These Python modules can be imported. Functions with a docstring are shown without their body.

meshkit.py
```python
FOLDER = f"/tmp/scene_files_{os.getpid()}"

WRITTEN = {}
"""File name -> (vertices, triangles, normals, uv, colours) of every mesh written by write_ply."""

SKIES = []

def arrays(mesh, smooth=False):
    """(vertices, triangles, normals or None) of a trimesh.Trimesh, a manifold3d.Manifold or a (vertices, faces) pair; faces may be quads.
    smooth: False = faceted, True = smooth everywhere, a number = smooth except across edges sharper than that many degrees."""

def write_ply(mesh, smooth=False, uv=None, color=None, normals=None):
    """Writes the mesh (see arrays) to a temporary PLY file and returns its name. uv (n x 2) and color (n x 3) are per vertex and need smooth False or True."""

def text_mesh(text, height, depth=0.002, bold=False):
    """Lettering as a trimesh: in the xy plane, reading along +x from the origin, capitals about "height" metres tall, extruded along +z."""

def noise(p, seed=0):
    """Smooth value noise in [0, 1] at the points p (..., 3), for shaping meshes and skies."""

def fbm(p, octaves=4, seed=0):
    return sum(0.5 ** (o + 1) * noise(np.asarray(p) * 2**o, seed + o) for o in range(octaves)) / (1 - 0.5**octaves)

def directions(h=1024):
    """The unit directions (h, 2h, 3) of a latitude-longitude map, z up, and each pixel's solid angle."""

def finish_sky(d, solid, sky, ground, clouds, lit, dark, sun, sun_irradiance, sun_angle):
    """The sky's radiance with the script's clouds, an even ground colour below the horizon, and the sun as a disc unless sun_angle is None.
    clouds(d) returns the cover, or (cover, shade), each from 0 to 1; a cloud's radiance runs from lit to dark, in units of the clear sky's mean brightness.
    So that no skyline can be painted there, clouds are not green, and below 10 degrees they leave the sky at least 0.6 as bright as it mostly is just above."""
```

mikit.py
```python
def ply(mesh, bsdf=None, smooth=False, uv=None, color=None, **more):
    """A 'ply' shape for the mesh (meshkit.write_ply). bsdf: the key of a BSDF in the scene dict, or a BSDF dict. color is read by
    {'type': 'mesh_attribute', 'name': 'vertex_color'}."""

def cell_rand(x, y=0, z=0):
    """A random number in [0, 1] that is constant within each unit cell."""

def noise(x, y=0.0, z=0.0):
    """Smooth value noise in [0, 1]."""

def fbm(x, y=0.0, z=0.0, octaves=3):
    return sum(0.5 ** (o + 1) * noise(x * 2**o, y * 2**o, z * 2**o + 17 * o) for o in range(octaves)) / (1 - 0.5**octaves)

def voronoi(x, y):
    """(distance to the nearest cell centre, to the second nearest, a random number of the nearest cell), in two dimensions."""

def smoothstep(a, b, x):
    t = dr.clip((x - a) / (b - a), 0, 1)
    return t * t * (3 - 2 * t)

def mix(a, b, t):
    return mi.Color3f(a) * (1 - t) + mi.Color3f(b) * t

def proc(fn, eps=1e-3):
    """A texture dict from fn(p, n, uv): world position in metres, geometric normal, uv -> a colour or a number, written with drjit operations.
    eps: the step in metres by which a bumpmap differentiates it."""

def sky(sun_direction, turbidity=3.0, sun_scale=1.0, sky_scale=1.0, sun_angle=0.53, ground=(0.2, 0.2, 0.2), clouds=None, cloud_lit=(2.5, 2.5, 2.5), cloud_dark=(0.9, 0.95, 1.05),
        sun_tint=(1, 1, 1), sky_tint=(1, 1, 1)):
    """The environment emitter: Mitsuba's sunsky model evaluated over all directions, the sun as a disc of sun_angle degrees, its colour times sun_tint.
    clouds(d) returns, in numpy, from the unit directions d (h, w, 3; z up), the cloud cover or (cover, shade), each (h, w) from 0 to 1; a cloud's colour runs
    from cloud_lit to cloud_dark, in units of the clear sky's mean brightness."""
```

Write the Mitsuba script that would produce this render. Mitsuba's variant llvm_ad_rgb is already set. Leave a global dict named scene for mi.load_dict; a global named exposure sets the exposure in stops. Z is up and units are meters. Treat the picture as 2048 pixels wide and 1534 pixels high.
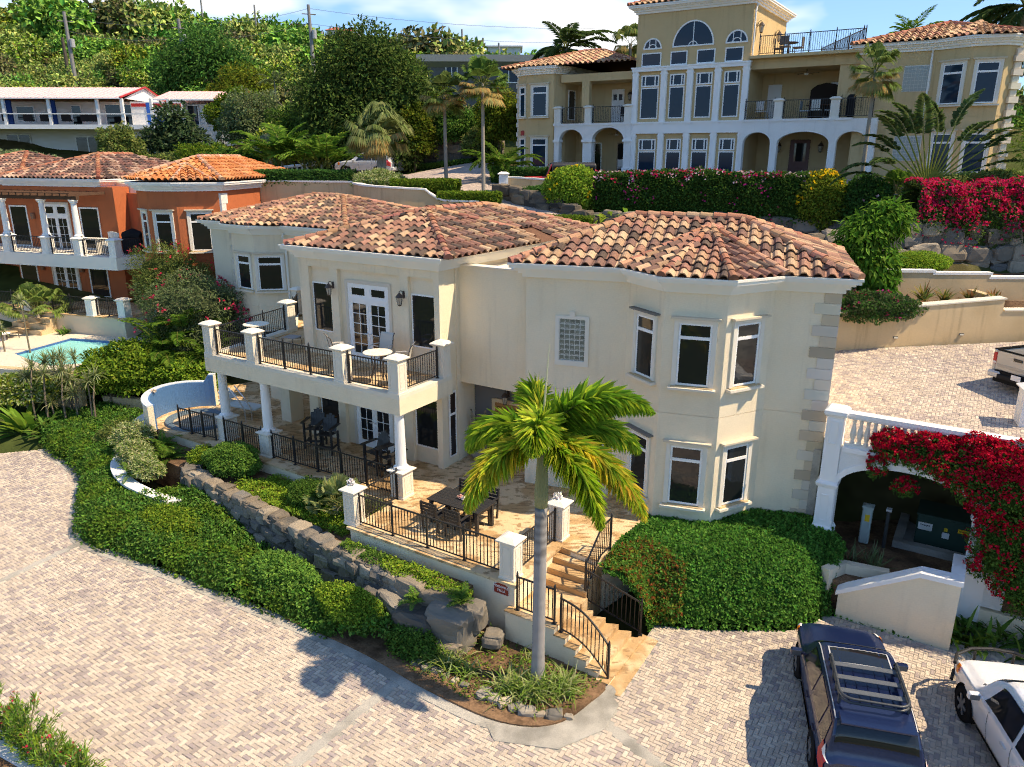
import math
import numpy as np, drjit as dr, mitsuba as mi, mikit, meshkit
from scipy.interpolate import RBFInterpolator
from shapely.geometry import Polygon, Point, LineString
from shapely import contains_xy
T = mi.ScalarTransform4f
PI = math.pi
scene, labels = {}, {}
# ---- camera: x right, y away, z up, metres; the drone hovers 10 m over the terrace -------------
PITCH, ROLL = math.radians(16.92), math.radians(0.14)
_f = np.array([0, math.cos(PITCH), -math.sin(PITCH)]); _r = np.array([1.0, 0, 0]); _u = np.cross(_r, _f)
_u2 = -_r*math.sin(ROLL) + _u*math.cos(ROLL)
EYE = np.array([0, 0, 10.2])
scene['camera'] = {'type': 'perspective', 'fov': 68.64, 'fov_axis': 'x', 'near_clip': 0.1, 'far_clip': 3000.0,
                   'to_world': T().look_at(origin=EYE.tolist(), target=(EYE+_f).tolist(), up=_u2.tolist())}
# ---- sky and sun --------------------------------------------------------------------------------
SUN_AZ, SUN_EL = math.radians(-13.0), math.radians(53)
SUN = [math.cos(SUN_EL)*math.cos(SUN_AZ), math.cos(SUN_EL)*math.sin(SUN_AZ), math.sin(SUN_EL)]
def clouds(d):
    el = np.maximum(d[..., 2], 0.02)
    az = np.arctan2(d[..., 0], d[..., 1])
    p = np.stack([d[..., 0]/(el+.22)*2.1, d[..., 1]/(el+.22)*2.1, el*5], -1)
    n = meshkit.fbm(p+7.3, 5, 3)
    m = meshkit.fbm(p*2.7+1.9, 4, 9)
    lump = np.exp(-((az+.34)/.17)**2-((el-.20)/.07)**2)*.36 + np.exp(-((az-.46)/.15)**2-((el-.20)/.05)**2)*.22 + np.exp(-((az-.08)/.10)**2-((el-.15)/.03)**2)*.22
    c = np.clip((n*.72+m*.28+lump-.545)/.20, 0, 1)
    return c*.92, np.clip((m-.45)*1.2, 0, .5)*c
scene['sky'] = mikit.sky(SUN, turbidity=2.2, sky_scale=1.15, sun_scale=1.0, clouds=clouds, cloud_lit=(3.0, 2.95, 2.85), cloud_dark=(1.7, 1.72, 1.78),
                         ground=(0.26, 0.25, 0.23), sky_tint=(.92, 1.0, 1.06), sun_tint=(1.0, .96, .88))
exposure = 2.2
# ---- materials ----------------------------------------------------------------------------------
noise, fbm, mix, sstep = mikit.noise, mikit.fbm, mikit.mix, mikit.smoothstep
def two(b): return {'type': 'twosided', 'bsdf': b}
def f_col(p, n, uv):                       # each face's own paint colour, kept in its uv as (red.green, blue)
    r = dr.floor(uv.x)
    return mi.Color3f(r/1023, uv.x-r, uv.y)
VC = mikit.proc(f_col); scene['m_vertex'] = two({'type': 'diffuse', 'reflectance': {'type': 'mesh_attribute', 'name': 'vertex_color'}})
USES_COLOR = {'m_rough', 'm_satin', 'm_paint', 'm_leaf', 'm_leaf_far', 'm_metal'}
def coloured(v, f, c, mat, smooth=False):
    """the ply of a mesh with its colours; faces of one colour carry it in their uv"""
    if mat not in USES_COLOR: return mikit.ply((v, f), mat, smooth=smooth)
    if not np.allclose(c[f[:, 0]], c[f[:, 1]], atol=1e-4) or not np.allclose(c[f[:, 0]], c[f[:, 2]], atol=1e-4):
        if smooth: return mikit.ply((v, f), 'm_vertex', smooth=smooth, color=c)
        cc = c[f].mean(1); v, c, f = v[f.ravel()], np.repeat(cc, 3, 0), np.arange(3*len(f)).reshape(-1, 3)
    return mikit.ply((v, f), mat, smooth=smooth, uv=np.c_[np.floor(c[:, 0]*1023+.5)+np.clip(c[:, 1], 0, .995), c[:, 2]])
scene['m_rough'] = two({'type': 'diffuse', 'reflectance': VC})
scene['m_satin'] = two({'type': 'principled', 'base_color': VC, 'roughness': .42, 'specular': .5})
scene['m_paint'] = two({'type': 'principled', 'base_color': VC, 'roughness': .22, 'specular': .5, 'clearcoat': 1.0, 'clearcoat_gloss': .97, 'metallic': .12})
scene['m_leaf'] = {'type': 'principledthin', 'base_color': VC, 'roughness': .48, 'spec_trans': 0.0, 'diff_trans': .75, 'eta': 1.4}
scene['m_leaf_far'] = two({'type': 'diffuse', 'reflectance': VC})
scene['m_metal'] = two({'type': 'principled', 'base_color': VC, 'roughness': .3, 'metallic': .85})
scene['m_glass'] = two({'type': 'principled', 'base_color': {'type': 'rgb', 'value': [.012, .014, .016]}, 'roughness': .03, 'specular': .62})
scene['m_glass_blue'] = two({'type': 'principled', 'base_color': {'type': 'rgb', 'value': [.010, .026, .050]}, 'roughness': .06, 'specular': .28})
def stucco(base, tint, streak=.12, sc=1.0):
    def fn(p, n, uv):
        g = fbm(p.x*38, p.y*38, p.z*38, octaves=2)
        w = fbm(p.x*1.1*sc, p.y*1.1*sc, p.z*.8*sc, octaves=3)
        s = fbm(p.x*7*sc, p.y*7*sc, p.z*.45*sc, octaves=3)
        c = mix(base, tint, sstep(.35, .8, w)*.55)
        return c*(.93+.14*g)*(1-streak*sstep(.52, .85, s))
    return two({'type': 'bumpmap', 'arbitrary': {'type': 'texture'}} ) if 0 else two({'type': 'diffuse', 'reflectance': mikit.proc(fn)})
scene['m_cream'] = stucco((.80, .70, .515), (.74, .635, .45), .08)
scene['m_yellow'] = stucco((.58, .44, .235), (.52, .39, .20), .12)
scene['m_orange'] = stucco((.47, .15, .065), (.42, .13, .055), .13)
scene['m_tan'] = stucco((.60, .46, .27), (.47, .345, .185), .20)
scene['m_white'] = stucco((.80, .79, .76), (.74, .72, .68), .10)
def f_trav(p, n, uv):
    w = fbm(p.x*1.6, p.y*1.6, p.z, octaves=3); v = fbm(p.x*5+w*3, p.y*9, p.z*5, octaves=3)
    c = mix((.66, .50, .30), (.48, .32, .16), sstep(.42, .62, w))
    return mix(c, (.27, .165, .08), sstep(.52, .72, v)*.75)*(.92+.16*noise(p.x*40, p.y*40, p.z*40))
scene['m_trav'] = two({'type': 'diffuse', 'reflectance': mikit.proc(f_trav)})
def f_conc(p, n, uv):
    w = fbm(p.x*2, p.y*2, p.z*2, octaves=4)
    return mix((.42, .40, .35), (.25, .24, .21), sstep(.35, .75, w))*(.85+.3*noise(p.x*60, p.y*60, p.z*60))
scene['m_conc'] = two({'type': 'diffuse', 'reflectance': mikit.proc(f_conc)})
def f_soil(p, n, uv):
    w = fbm(p.x*3, p.y*3, p.z*3, octaves=4)
    return mix((.23, .145, .085), (.10, .065, .04), sstep(.3, .7, w))*(.6+.8*noise(p.x*30, p.y*30, p.z*30))
scene['m_soil'] = two({'type': 'diffuse', 'reflectance': mikit.proc(f_soil)})
def f_hill(p, n, uv):
    w = fbm(p.x*.16, p.y*.16, p.z*.16, octaves=4)
    return mix((.052, .07, .022), (.10, .085, .04), sstep(.4, .7, w))*(.7+.6*noise(p.x*3, p.y*3, p.z*3))
scene['m_hill'] = two({'type': 'diffuse', 'reflectance': mikit.proc(f_hill)})
def f_pave(p, n, uv):                      # far paving, too small to tell the bricks apart
    a = .5373; x, y = (p.x*.843-p.y*a)/.2, (p.x*a+p.y*.843)/.1
    c = mikit.cell_rand(x+.5*dr.select(mikit.cell_rand(0, y) > .5, 1., 0.), y)
    w = fbm(p.x*.5, p.y*.5, octaves=3)
    return mix(mix((.30, .25, .23), (.56, .46, .38), c), (.33, .29, .26), sstep(.4, .8, w)*.5)
scene['m_pave_far'] = two({'type': 'diffuse', 'reflectance': mikit.proc(f_pave)})
def f_water(p, n, uv):
    w = fbm(p.x*1.2, p.y*1.2, octaves=2)
    return mix((.16, .52, .50), (.27, .62, .57), w)
scene['m_pool'] = two({'type': 'principled', 'base_color': mikit.proc(f_water), 'roughness': .06, 'specular': .28})
# ---- helpers ------------------------------------------------------------------------------------
def rotz(deg):
    a = math.radians(deg); c, s = math.cos(a), math.sin(a)
    return np.array([[c, -s, 0], [s, c, 0], [0, 0, 1.0]])
I3 = np.eye(3)
class Fr:                                  # a building's own axes: turn about z, then shift
    def __init__(s, deg, o=(0, 0, 0), parent=None):
        s.R, s.o = rotz(deg), np.array(o, float)
        if parent is not None: s.o = parent.R@s.o+parent.o; s.R = parent.R@s.R
    def __call__(s, v): return np.asarray(v, float)@s.R.T + s.o
FW = Fr(0); FV = Fr(-32.5); FL = Fr(-18.5); FG = Fr(14, (-11.72, 19.18, 0), FV)
def numbered(k):
    if k not in scene and k not in labels: return k
    i = 1
    while f'{k}_{i:03d}' in scene or f'{k}_{i:03d}' in labels: i += 1
    return f'{k}_{i:03d}'
class MB:
    def __init__(s, fr=FW, c=(.8, .8, .8)):
        s.fr, s.c, s.V, s.F, s.C, s.n = fr, c, [], [], [], 0
    def add(s, v, f, c=None):
        v = np.asarray(v, float).reshape(-1, 3); f = np.asarray(f, int)
        if f.ndim == 2 and f.shape[1] == 4: f = np.vstack([f[:, [0, 1, 2]], f[:, [0, 2, 3]]])
        c = np.asarray(s.c if c is None else c, float)
        s.V.append(s.fr(v)); s.F.append(f+s.n); s.C.append(np.broadcast_to(c, (len(v), 3)).copy() if c.ndim == 1 else c); s.n += len(v)
        return s
    def box(s, x0, y0, z0, x1, y1, z1, c=None):
        v = [[x, y, z] for z in (z0, z1) for y in (y0, y1) for x in (x0, x1)]
        return s.add(v, [[0, 2, 3, 1], [4, 5, 7, 6], [0, 1, 5, 4], [2, 6, 7, 3], [0, 4, 6, 2], [1, 3, 7, 5]], c)
    def cbox(s, c, size, rz=0, tilt=None, col=None, bev=0):
        a = np.array(size, float)/2
        if bev:
            b = min(bev, *(a*.45)); v = []
            for ax in range(3):
                for sx in (-1, 1):
                    for sy in (-1, 1):
                        for sz in (-1, 1):
                            q = np.array([sx, sy, sz])*a - np.array([sx, sy, sz])*b*(np.arange(3) != ax); v.append(q)
            import scipy.spatial as sp
            v = np.array(v); h = sp.ConvexHull(v); f = h.simplices.copy(); n = h.equations[:, :3]
            fl = np.einsum('ij,ij->i', np.cross(v[f[:, 1]]-v[f[:, 0]], v[f[:, 2]]-v[f[:, 0]]), n) < 0
            f[fl] = f[fl][:, ::-1]
        else:
            v = np.array([[x, y, z] for z in (-a[2], a[2]) for y in (-a[1], a[1]) for x in (-a[0], a[0])])
            f = np.array([[0, 2, 3, 1], [4, 5, 7, 6], [0, 1, 5, 4], [2, 6, 7, 3], [0, 4, 6, 2], [1, 3, 7, 5]])
        R = rotz(rz) if tilt is None else rotz(rz)@tilt
        return s.add(v@R.T+np.array(c), f, col)
    def prism(s, poly, z0, z1, c=None, cap=True):
        poly = np.asarray(poly, float)
        if np.sum(poly[:, 0]*np.roll(poly[:, 1], -1)-np.roll(poly[:, 0], -1)*poly[:, 1]) < 0: poly = poly[::-1]
        n = len(poly); z0 = np.broadcast_to(z0, n); z1 = np.broadcast_to(z1, n); i = np.arange(n); j = (i+1) % n
        v = np.vstack([np.c_[poly, z0], np.c_[poly, z1]])
        s.add(v, np.stack([i, j, j+n, i+n], 1), c)
        if cap:
            tr = tri2d(poly)
            s.add(v[n:], tr, c); s.add(v[:n], tr[:, ::-1], c)
        return s
    def face(s, pts, c=None):
        pts = np.asarray(pts, float); k = len(pts)
        return s.add(pts, [[0, i, i+1] for i in range(1, k-1)], c)
    def tube(s, pts, r, k=6, c=None, cap=True):
        p = np.asarray(pts, float); r = np.broadcast_to(r, len(p))
        t = np.gradient(p, axis=0); t /= np.linalg.norm(t, axis=1, keepdims=True)+1e-12
        a = np.cross(t, np.where(np.abs(t[:, 2:]) < .9, [0, 0, 1.], [1., 0, 0])); a /= np.linalg.norm(a, axis=1, keepdims=True)+1e-12
        for i in range(1, len(a)):
            if a[i]@a[i-1] < 0: a[i] = -a[i]
        b = np.cross(t, a); ang = (np.arange(k)+.5)*2*PI/k
        v = p[:, None]+r[:, None, None]*(np.cos(ang)[None, :, None]*a[:, None]+np.sin(ang)[None, :, None]*b[:, None])
        i, j = np.meshgrid(np.arange(len(p)-1), np.arange(k), indexing='ij')
        f = np.stack([i*k+j, i*k+(j+1) % k, (i+1)*k+(j+1) % k, (i+1)*k+j], -1).reshape(-1, 4)
        f = np.vstack([f[:, [0, 1, 2]], f[:, [0, 2, 3]]])
        if cap:
            e = (len(p)-1)*k; f = np.vstack([f, [[0, q+1, q] for q in range(1, k-1)], [[e, e+q, e+q+1] for q in range(1, k-1)]])
        return s.add(v.reshape(-1, 3), f, c)
    def lathe(s, prof, o=(0, 0, 0), k=12, c=None, rz=0, sx=1, sy=1):
        prof = np.asarray(prof, float); a = np.arange(k)*2*PI/k+rz
        v = np.stack([prof[:, :1]*np.cos(a)*sx, prof[:, :1]*np.sin(a)*sy, np.repeat(prof[:, 1:], k, 1)], -1)+np.array(o)
        i, j = np.meshgrid(np.arange(len(prof)-1), np.arange(k), indexing='ij')
        f = np.stack([i*k+j, i*k+(j+1) % k, (i+1)*k+(j+1) % k, (i+1)*k+j], -1).reshape(-1, 4)
        f = np.vstack([f[:, [0, 1, 2]], f[:, [0, 2, 3]]])
        e = (len(prof)-1)*k; f = np.vstack([f, [[0, q+1, q] for q in range(1, k-1)], [[e, e+q, e+q+1] for q in range(1, k-1)]])
        return s.add(v.reshape(-1, 3), f, c)
    def sqlathe(s, prof, o, c=None, rz=0):  # square posts and caps
        return s.lathe([(r*math.sqrt(2), z) for r, z in prof], o, 4, c, PI/4+math.radians(rz))
    def rep(s, v, f, R, t, cols):           # copies of a template: R (N,3,3), t (N,3), colours (N,3)
        N, n = len(t), len(v)
        if N == 0: return s
        vv = (np.einsum('kij,nj->kni', R, v) if R.ndim == 3 else np.broadcast_to(v@R.T, (N, n, 3)))+t[:, None]
        ff = (f[None]+np.arange(N)[:, None, None]*n).reshape(-1, f.shape[1])
        return s.add(vv.reshape(-1, 3), ff, np.repeat(cols, n, 0))
    def mesh(s): return np.vstack(s.V), np.vstack(s.F), np.clip(np.vstack(s.C), 0, 1)
    def put(s, key, mat='m_rough', parent=None, smooth=False, **kw):
        if not s.n: return None
        key = numbered((parent+'__' if parent else '')+key)
        scene[key] = coloured(*s.mesh(), mat, smooth)
        if kw: labels[key] = {k.replace('cat', 'category'): x for k, x in kw.items() if x}
        return key
def tri2d(poly):
    import mapbox_earcut
    p = np.asarray(poly, float)
    return np.asarray(mapbox_earcut.triangulate_float64(p, np.array([len(p)], np.uint32))).reshape(-1, 3)
def thing(name, label, cat, group=None):
    k = numbered(name); labels[k] = {'label': label, 'category': cat}
    if group: labels[k]['group'] = group
    return k
def struct(mb, name, mat): return mb.put(name, mat, kind='structure')
def vary(rng, base, n, s=.12): 
    b = np.asarray(base, float); b = b[rng.integers(0, len(b), n)] if b.ndim == 2 else np.repeat(b[None], n, 0)
    return np.clip(b*(1+rng.normal(0, s, (n, 1)))*(1+rng.normal(0, s*.3, (n, 3))), .003, .95)
def unit(v): return v/(np.linalg.norm(v, axis=-1, keepdims=True)+1e-12)
def dist_key(P): return np.linalg.norm(np.asarray(P)-EYE, axis=-1)
# ---- the setting: terrain, paving, decks ----------------------------------------------------------
def vw(p): return FV([[*p[:2], p[2] if len(p) > 2 else 0]])[0]
ctrl = np.array([(-60,8,-2.2),(-40,10,-2.2),(-26,22,-2.2),(0,6,-2.2),(13,8,-2.2),(40,8,-2.2),(0,16,-2.1),(9,17,-2),(-12,20,-2.1),(-20,27,-2.1),
 (-3,24,-.9),(-8,27,-.9),(2,26,-.9),(-14,31,-.9),(-6,33,-.9),(11.2,19.5,-.95),(9.5,17.8,-1.9),(14,17.5,-2),(12.2,21,-.8),(-11,28,-1),
 (-22,42,1.1),(-30,36,.1),(-24,32,0),(-17,35,-.3),(-40,40,.8),(-36,32,0),(-25,52,6),(-35,56,6),(-48,50,5),(-13,42,5),(-14,48,8),(-60,40,1),
 (-6,41.4,5.5),(0,39,4.5),(3,33,1.5),(6,30,1),(10,26,2.0),(13,25,2.6),(-6,47,8.1),(-1,43,7.4),(-10,55,8.2),(-4,55,8.5),(-14,60,8.1),(-3,60,9.3),(2,52,8.6),(2.7,44.6,7.9),(-.6,46,8.2),
 (5,46,8.8),(15,43,8.8),(20,38,8.6),(26,37,8.6),(20,50,9),(30,50,9),(14,22,1.9),(22,24,2.5),(12,28,2.6),(20,28,3.0),(16,31.8,4.8),(22,32.0,4.9),(28,32.4,4.9),(17,34.0,7.5),(26,34.4,7.5),(8,36.6,5.0),(12,35.2,4.8),(15,34.2,4.7),(5,37.4,5.6),
 (-40,76,9.5),(-30,74,9.5),(-48,66,8),(-27,62,8.3),(-60,70,9),(-15,66,9.0),(-3,80,14.2),(4,66,11),(-12,72,11.5),(15,70,12),(40,60,10),(60,90,12),
 (-120,150,24),(-93,150,28.5),(-68,150,31),(-50,150,27.5),(-42,150,25),(-31,150,20.5),(-20,150,20),(0,150,20),(12,150,19.5),(30,150,17),(70,150,14),
 (-75,110,21),(-55,110,21.5),(-40,108,20),(-20,105,18.5),(0,105,18),(20,110,16.5),(-60,90,14),(-100,100,15),(-110,60,2),(-60,20,-1),
 (-53,260,43.5),(-80,220,34),(-20,220,27),(10,220,24),(50,220,18),(-140,220,22),(-53,330,24),(60,330,5),(-160,330,20)], float)
_rbf = RBFInterpolator(ctrl[:, :2], ctrl[:, 2], kernel='linear', smoothing=0.0)
def hgt(P): return _rbf(np.asarray(P, float).reshape(-1, 2))
xs = np.r_[np.linspace(-400, -130, 8), np.linspace(-120, 60, 121), np.linspace(75, 300, 6)]; ys = np.r_[np.linspace(-60, 4, 6), np.linspace(6, 60, 55), np.linspace(62, 160, 50), np.linspace(170, 420, 26)]
gx, gy = np.meshgrid(xs, ys); gz = hgt(np.c_[gx.ravel(), gy.ravel()])
gz = np.where(gy.ravel() > 62, gz+(meshkit.fbm(np.c_[gx.ravel(), gy.ravel(), 0*gz]*.06, 4, 2)-.5)*5, gz)
ny, nx = gx.shape; i, j = np.meshgrid(np.arange(ny-1), np.arange(nx-1), indexing='ij'); q = i*nx+j
mb = MB(); mb.add(np.c_[gx.ravel(), gy.ravel(), gz], np.stack([q, q+1, q+nx+1, q+nx], -1).reshape(-1, 4)); key = mb.put('hillside', 'm_hill', smooth=True, kind='structure')
far = MB(); far.face([(-3000, -3000, -30), (3000, -3000, -30), (3000, 3000, -30), (-3000, 3000, -30)]); struct(far, 'ground', 'm_hill')

ZD = -1.55
def smooth_line(pts, n=8):
    p = np.asarray(pts, float); P = np.vstack([2*p[0]-p[1], p, 2*p[-1]-p[-2]]); out = []
    for k in range(1, len(P)-2):
        for t in np.arange(n)/n:
            a, b, c, d = P[k-1:k+3]
            out.append(.5*(2*b+(c-a)*t+(2*a-5*b+4*c-d)*t*t+(3*b-3*c+d-a)*t**3))
    return np.array(out+[p[-1]])
EDGE = smooth_line([(-44, 17.5), (-38, 15.7), (-32.5, 14.2), (-29, 13.6), (-27.3, 13.05), (-25.6, 12.0), (-24.4, 11.3), (-23.3, 10.75), (-22.2, 10.65), (-20.3, 10.85), (-16.6, 11.1), (-12, 11.3), (-9.4, 11.1), (-7.4, 11.15), (-6.35, 11.75), (-6.0, 12.85), (-5.92, 13.3)], 6)
EDGE2 = np.vstack([[(-5.92, 15.75)], smooth_line([(-5.95, 16.3), (-4.9, 16.75), (-3.8, 17.4), (-2.7, 18.17), (-2.3, 19.1)], 5), [(-2.06, 19.27), (.61, 19.25), (.68, 20.7), (4.5, 20.75), (9, 20.9)]])
PAVED = np.vstack([EDGE, EDGE2, [(7, 12), (-1, 6), (-9, 3), (-15.5, 1.5), (-26, 6), (-44, 12)]])
mb = MB(FV); mb.prism(PAVED, -2.3, ZD); mb.c = (.36, .32, .27); DRIVE = struct(mb, 'driveway', 'm_conc')
def pavers(poly, zfun, holder, fr, rng, n_parts, bounds, holes=(), pal=((.52, .445, .36), (.48, .41, .335), (.39, .335, .30), (.345, .295, .275), (.43, .37, .32), (.55, .475, .385))):
    x0, y0, x1, y1 = bounds; s = .1
    X, Y = np.meshgrid(np.arange(int(x0/s), int(x1/s)), np.arange(int(y0/s), int(y1/s)))
    X, Y = X.ravel(), Y.ravel(); k = (X-Y) % 4
    h = k == 0; vv = k == 2
    C = np.vstack([np.c_[X[h]+1., Y[h]+.5], np.c_[X[vv]+.5, Y[vv]+0.]])*s; A = np.r_[np.zeros(h.sum()), np.ones(vv.sum())]
    P = Polygon(poly).buffer(-.06)
    for q in holes: P = P.difference(q)
    ok = contains_xy(P, C[:, 0], C[:, 1]); C, A = C[ok], A[ok]
    W3 = fr(np.c_[C, zfun(C)])
    q = (W3-EYE)@np.array([_r, _u2, _f]).T                     # leave out what lies far outside the view
    ok = (q[:, 2] > 1) & (np.abs(q[:, 0]) < .76*q[:, 2]) & (np.abs(q[:, 1]) < .60*q[:, 2]); C, A, W3 = C[ok], A[ok], W3[ok]
    d = np.argsort(dist_key(W3)); C, A = C[d], A[d]; N = len(C)
    pat = meshkit.fbm(np.c_[C*.55, 0*A], 3, 5)
    pal = np.array(pal); idx = np.where(rng.random(N) < .35+.9*(pat-.45), rng.choice([2, 3, 4], N), rng.choice([0, 1, 5], N)); col = pal[idx]*(1+rng.normal(0, .06, (N, 1)))*(.90+.2*meshkit.fbm(np.c_[C*1.7, 0*A], 3, 8))[:, None]
    a, b, e, hgt_ = .0965, .0465, .007, .03
    tv = np.array([[-a, -b, 0], [a, -b, 0], [a, b, 0], [-a, b, 0], [-a+e, -b+e, .008], [a-e, -b+e, .008], [a-e, b-e, .008], [-a+e, b-e, .008]]); tv[:4, 2] = -.012
    tf = np.array([[4, 5, 6], [4, 6, 7], [0, 1, 5], [0, 5, 4], [1, 2, 6], [1, 6, 5], [2, 3, 7], [2, 7, 6], [3, 0, 4], [3, 4, 7]])
    ang = A*PI/2+rng.normal(0, .012, N); c_, s_ = np.cos(ang), np.sin(ang); o = 0*c_
    tilt = rng.normal(0, .006, (2, N))
    R = np.stack([np.stack([c_, -s_, o], -1), np.stack([s_, c_, o], -1), np.stack([tilt[0], tilt[1], o+1], -1)], 1)
    if len(C): 
        g = (zfun(C+[.05, 0])-zfun(C))/.05, (zfun(C+[0, .05])-zfun(C))/.05
        R[:, 2, 0] += g[0]*c_+g[1]*s_; R[:, 2, 1] += -g[0]*s_+g[1]*c_
    t = np.c_[C, zfun(C)+.006+rng.normal(0, .0025, N)]
    for kk in range(min(n_parts, N)):
        m = MB(fr); m.rep(tv, tf, R[kk:kk+1], t[kk:kk+1], col[kk:kk+1]); m.put('paver', 'm_rough', holder)
    m = MB(fr); m.rep(tv, tf, R[n_parts:], t[n_parts:], col[n_parts:]); m.put('paver_field', 'm_rough', holder, kind='stuff')
rng = np.random.default_rng(11)
def band(a, b, w):
    a, b = np.array(a, float), np.array(b, float); t = unit(b-a); n = np.array([-t[1], t[0]])*w/2
    return np.array([a-n, b-n, b+n, a+n])
BANDS = [band((-10.15, 11.4), (-10.35, 3.0), .26), band((-22.9, 10.75), (-22.2, 5.0), .24), band((-5.9, 12.55), (-2.2, 11.2), .30), band((-2.2, 11.2), (3.5, 9), .3)]
kerb = Polygon(np.vstack([EDGE, EDGE[::-1]+[0, -.02]])).buffer(.24); 
apron = Polygon([(-6.0, 13.4), (-5.95, 12.4), (-6.6, 11.4), (-7.6, 11.0), (-7.2, 10.7), (-6.0, 11.2), (-5.45, 12.2), (-5.5, 13.0)]).buffer(.05)
strip = Polygon([(-5.95, 13.3), (-5.55, 13.3), (-5.6, 15.7), (-6.1, 15.75)])
holes = [Polygon(b) for b in BANDS]+[kerb, apron, strip]
pavers(PAVED, lambda C: np.full(len(C), ZD), DRIVE, FV, rng, 300, (-40, 1.5, 8, 20), holes)
for b in BANDS:
    m = MB(FV); m.prism(b, ZD-.05, ZD+.012); m.put('concrete_band', 'm_conc', DRIVE)
m = MB(FV)
for g in getattr(kerb.intersection(Polygon(PAVED).buffer(.1)), 'geoms', [kerb.intersection(Polygon(PAVED).buffer(.1))]):
    m.prism(np.array(g.exterior.coords)[:-1], ZD-.05, ZD+.02)
m.put('kerb', 'm_conc', DRIVE)
m = MB(FV); m.prism(np.array(apron.exterior.coords)[:-1], ZD-.05, ZD+.026); m.put('concrete_apron', 'm_conc', DRIVE)
m = MB(FV); m.prism(np.array(strip.exterior.coords)[:-1], ZD-.05, ZD+.018); m.put('stone_threshold', 'm_trav', DRIVE)
# the upper parking deck, rising away from the balustrade
DECK = np.array([(-3.05, 20.95), (9, 20.95), (9, 37.5), (1.5, 32.7), (-4.5, 28.9), (-5.0, 27.6), (-3.2, 21.3)])
zdeck = lambda C: 2.66+.09*(np.asarray(C)[:, 1]-21)
mb = MB(FV, (.4, .35, .3)); mb.prism(DECK, zdeck(DECK)-.45, zdeck(DECK)); PDECK = struct(mb, 'parking_deck', 'm_conc')
pavers(DECK, zdeck, PDECK, FV, rng, 0, (-5.5, 20.9, 9, 37), [], pal=((.54, .46, .375), (.50, .425, .35), (.42, .355, .315), (.37, .315, .29), (.45, .385, .33), (.57, .49, .40)))
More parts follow.
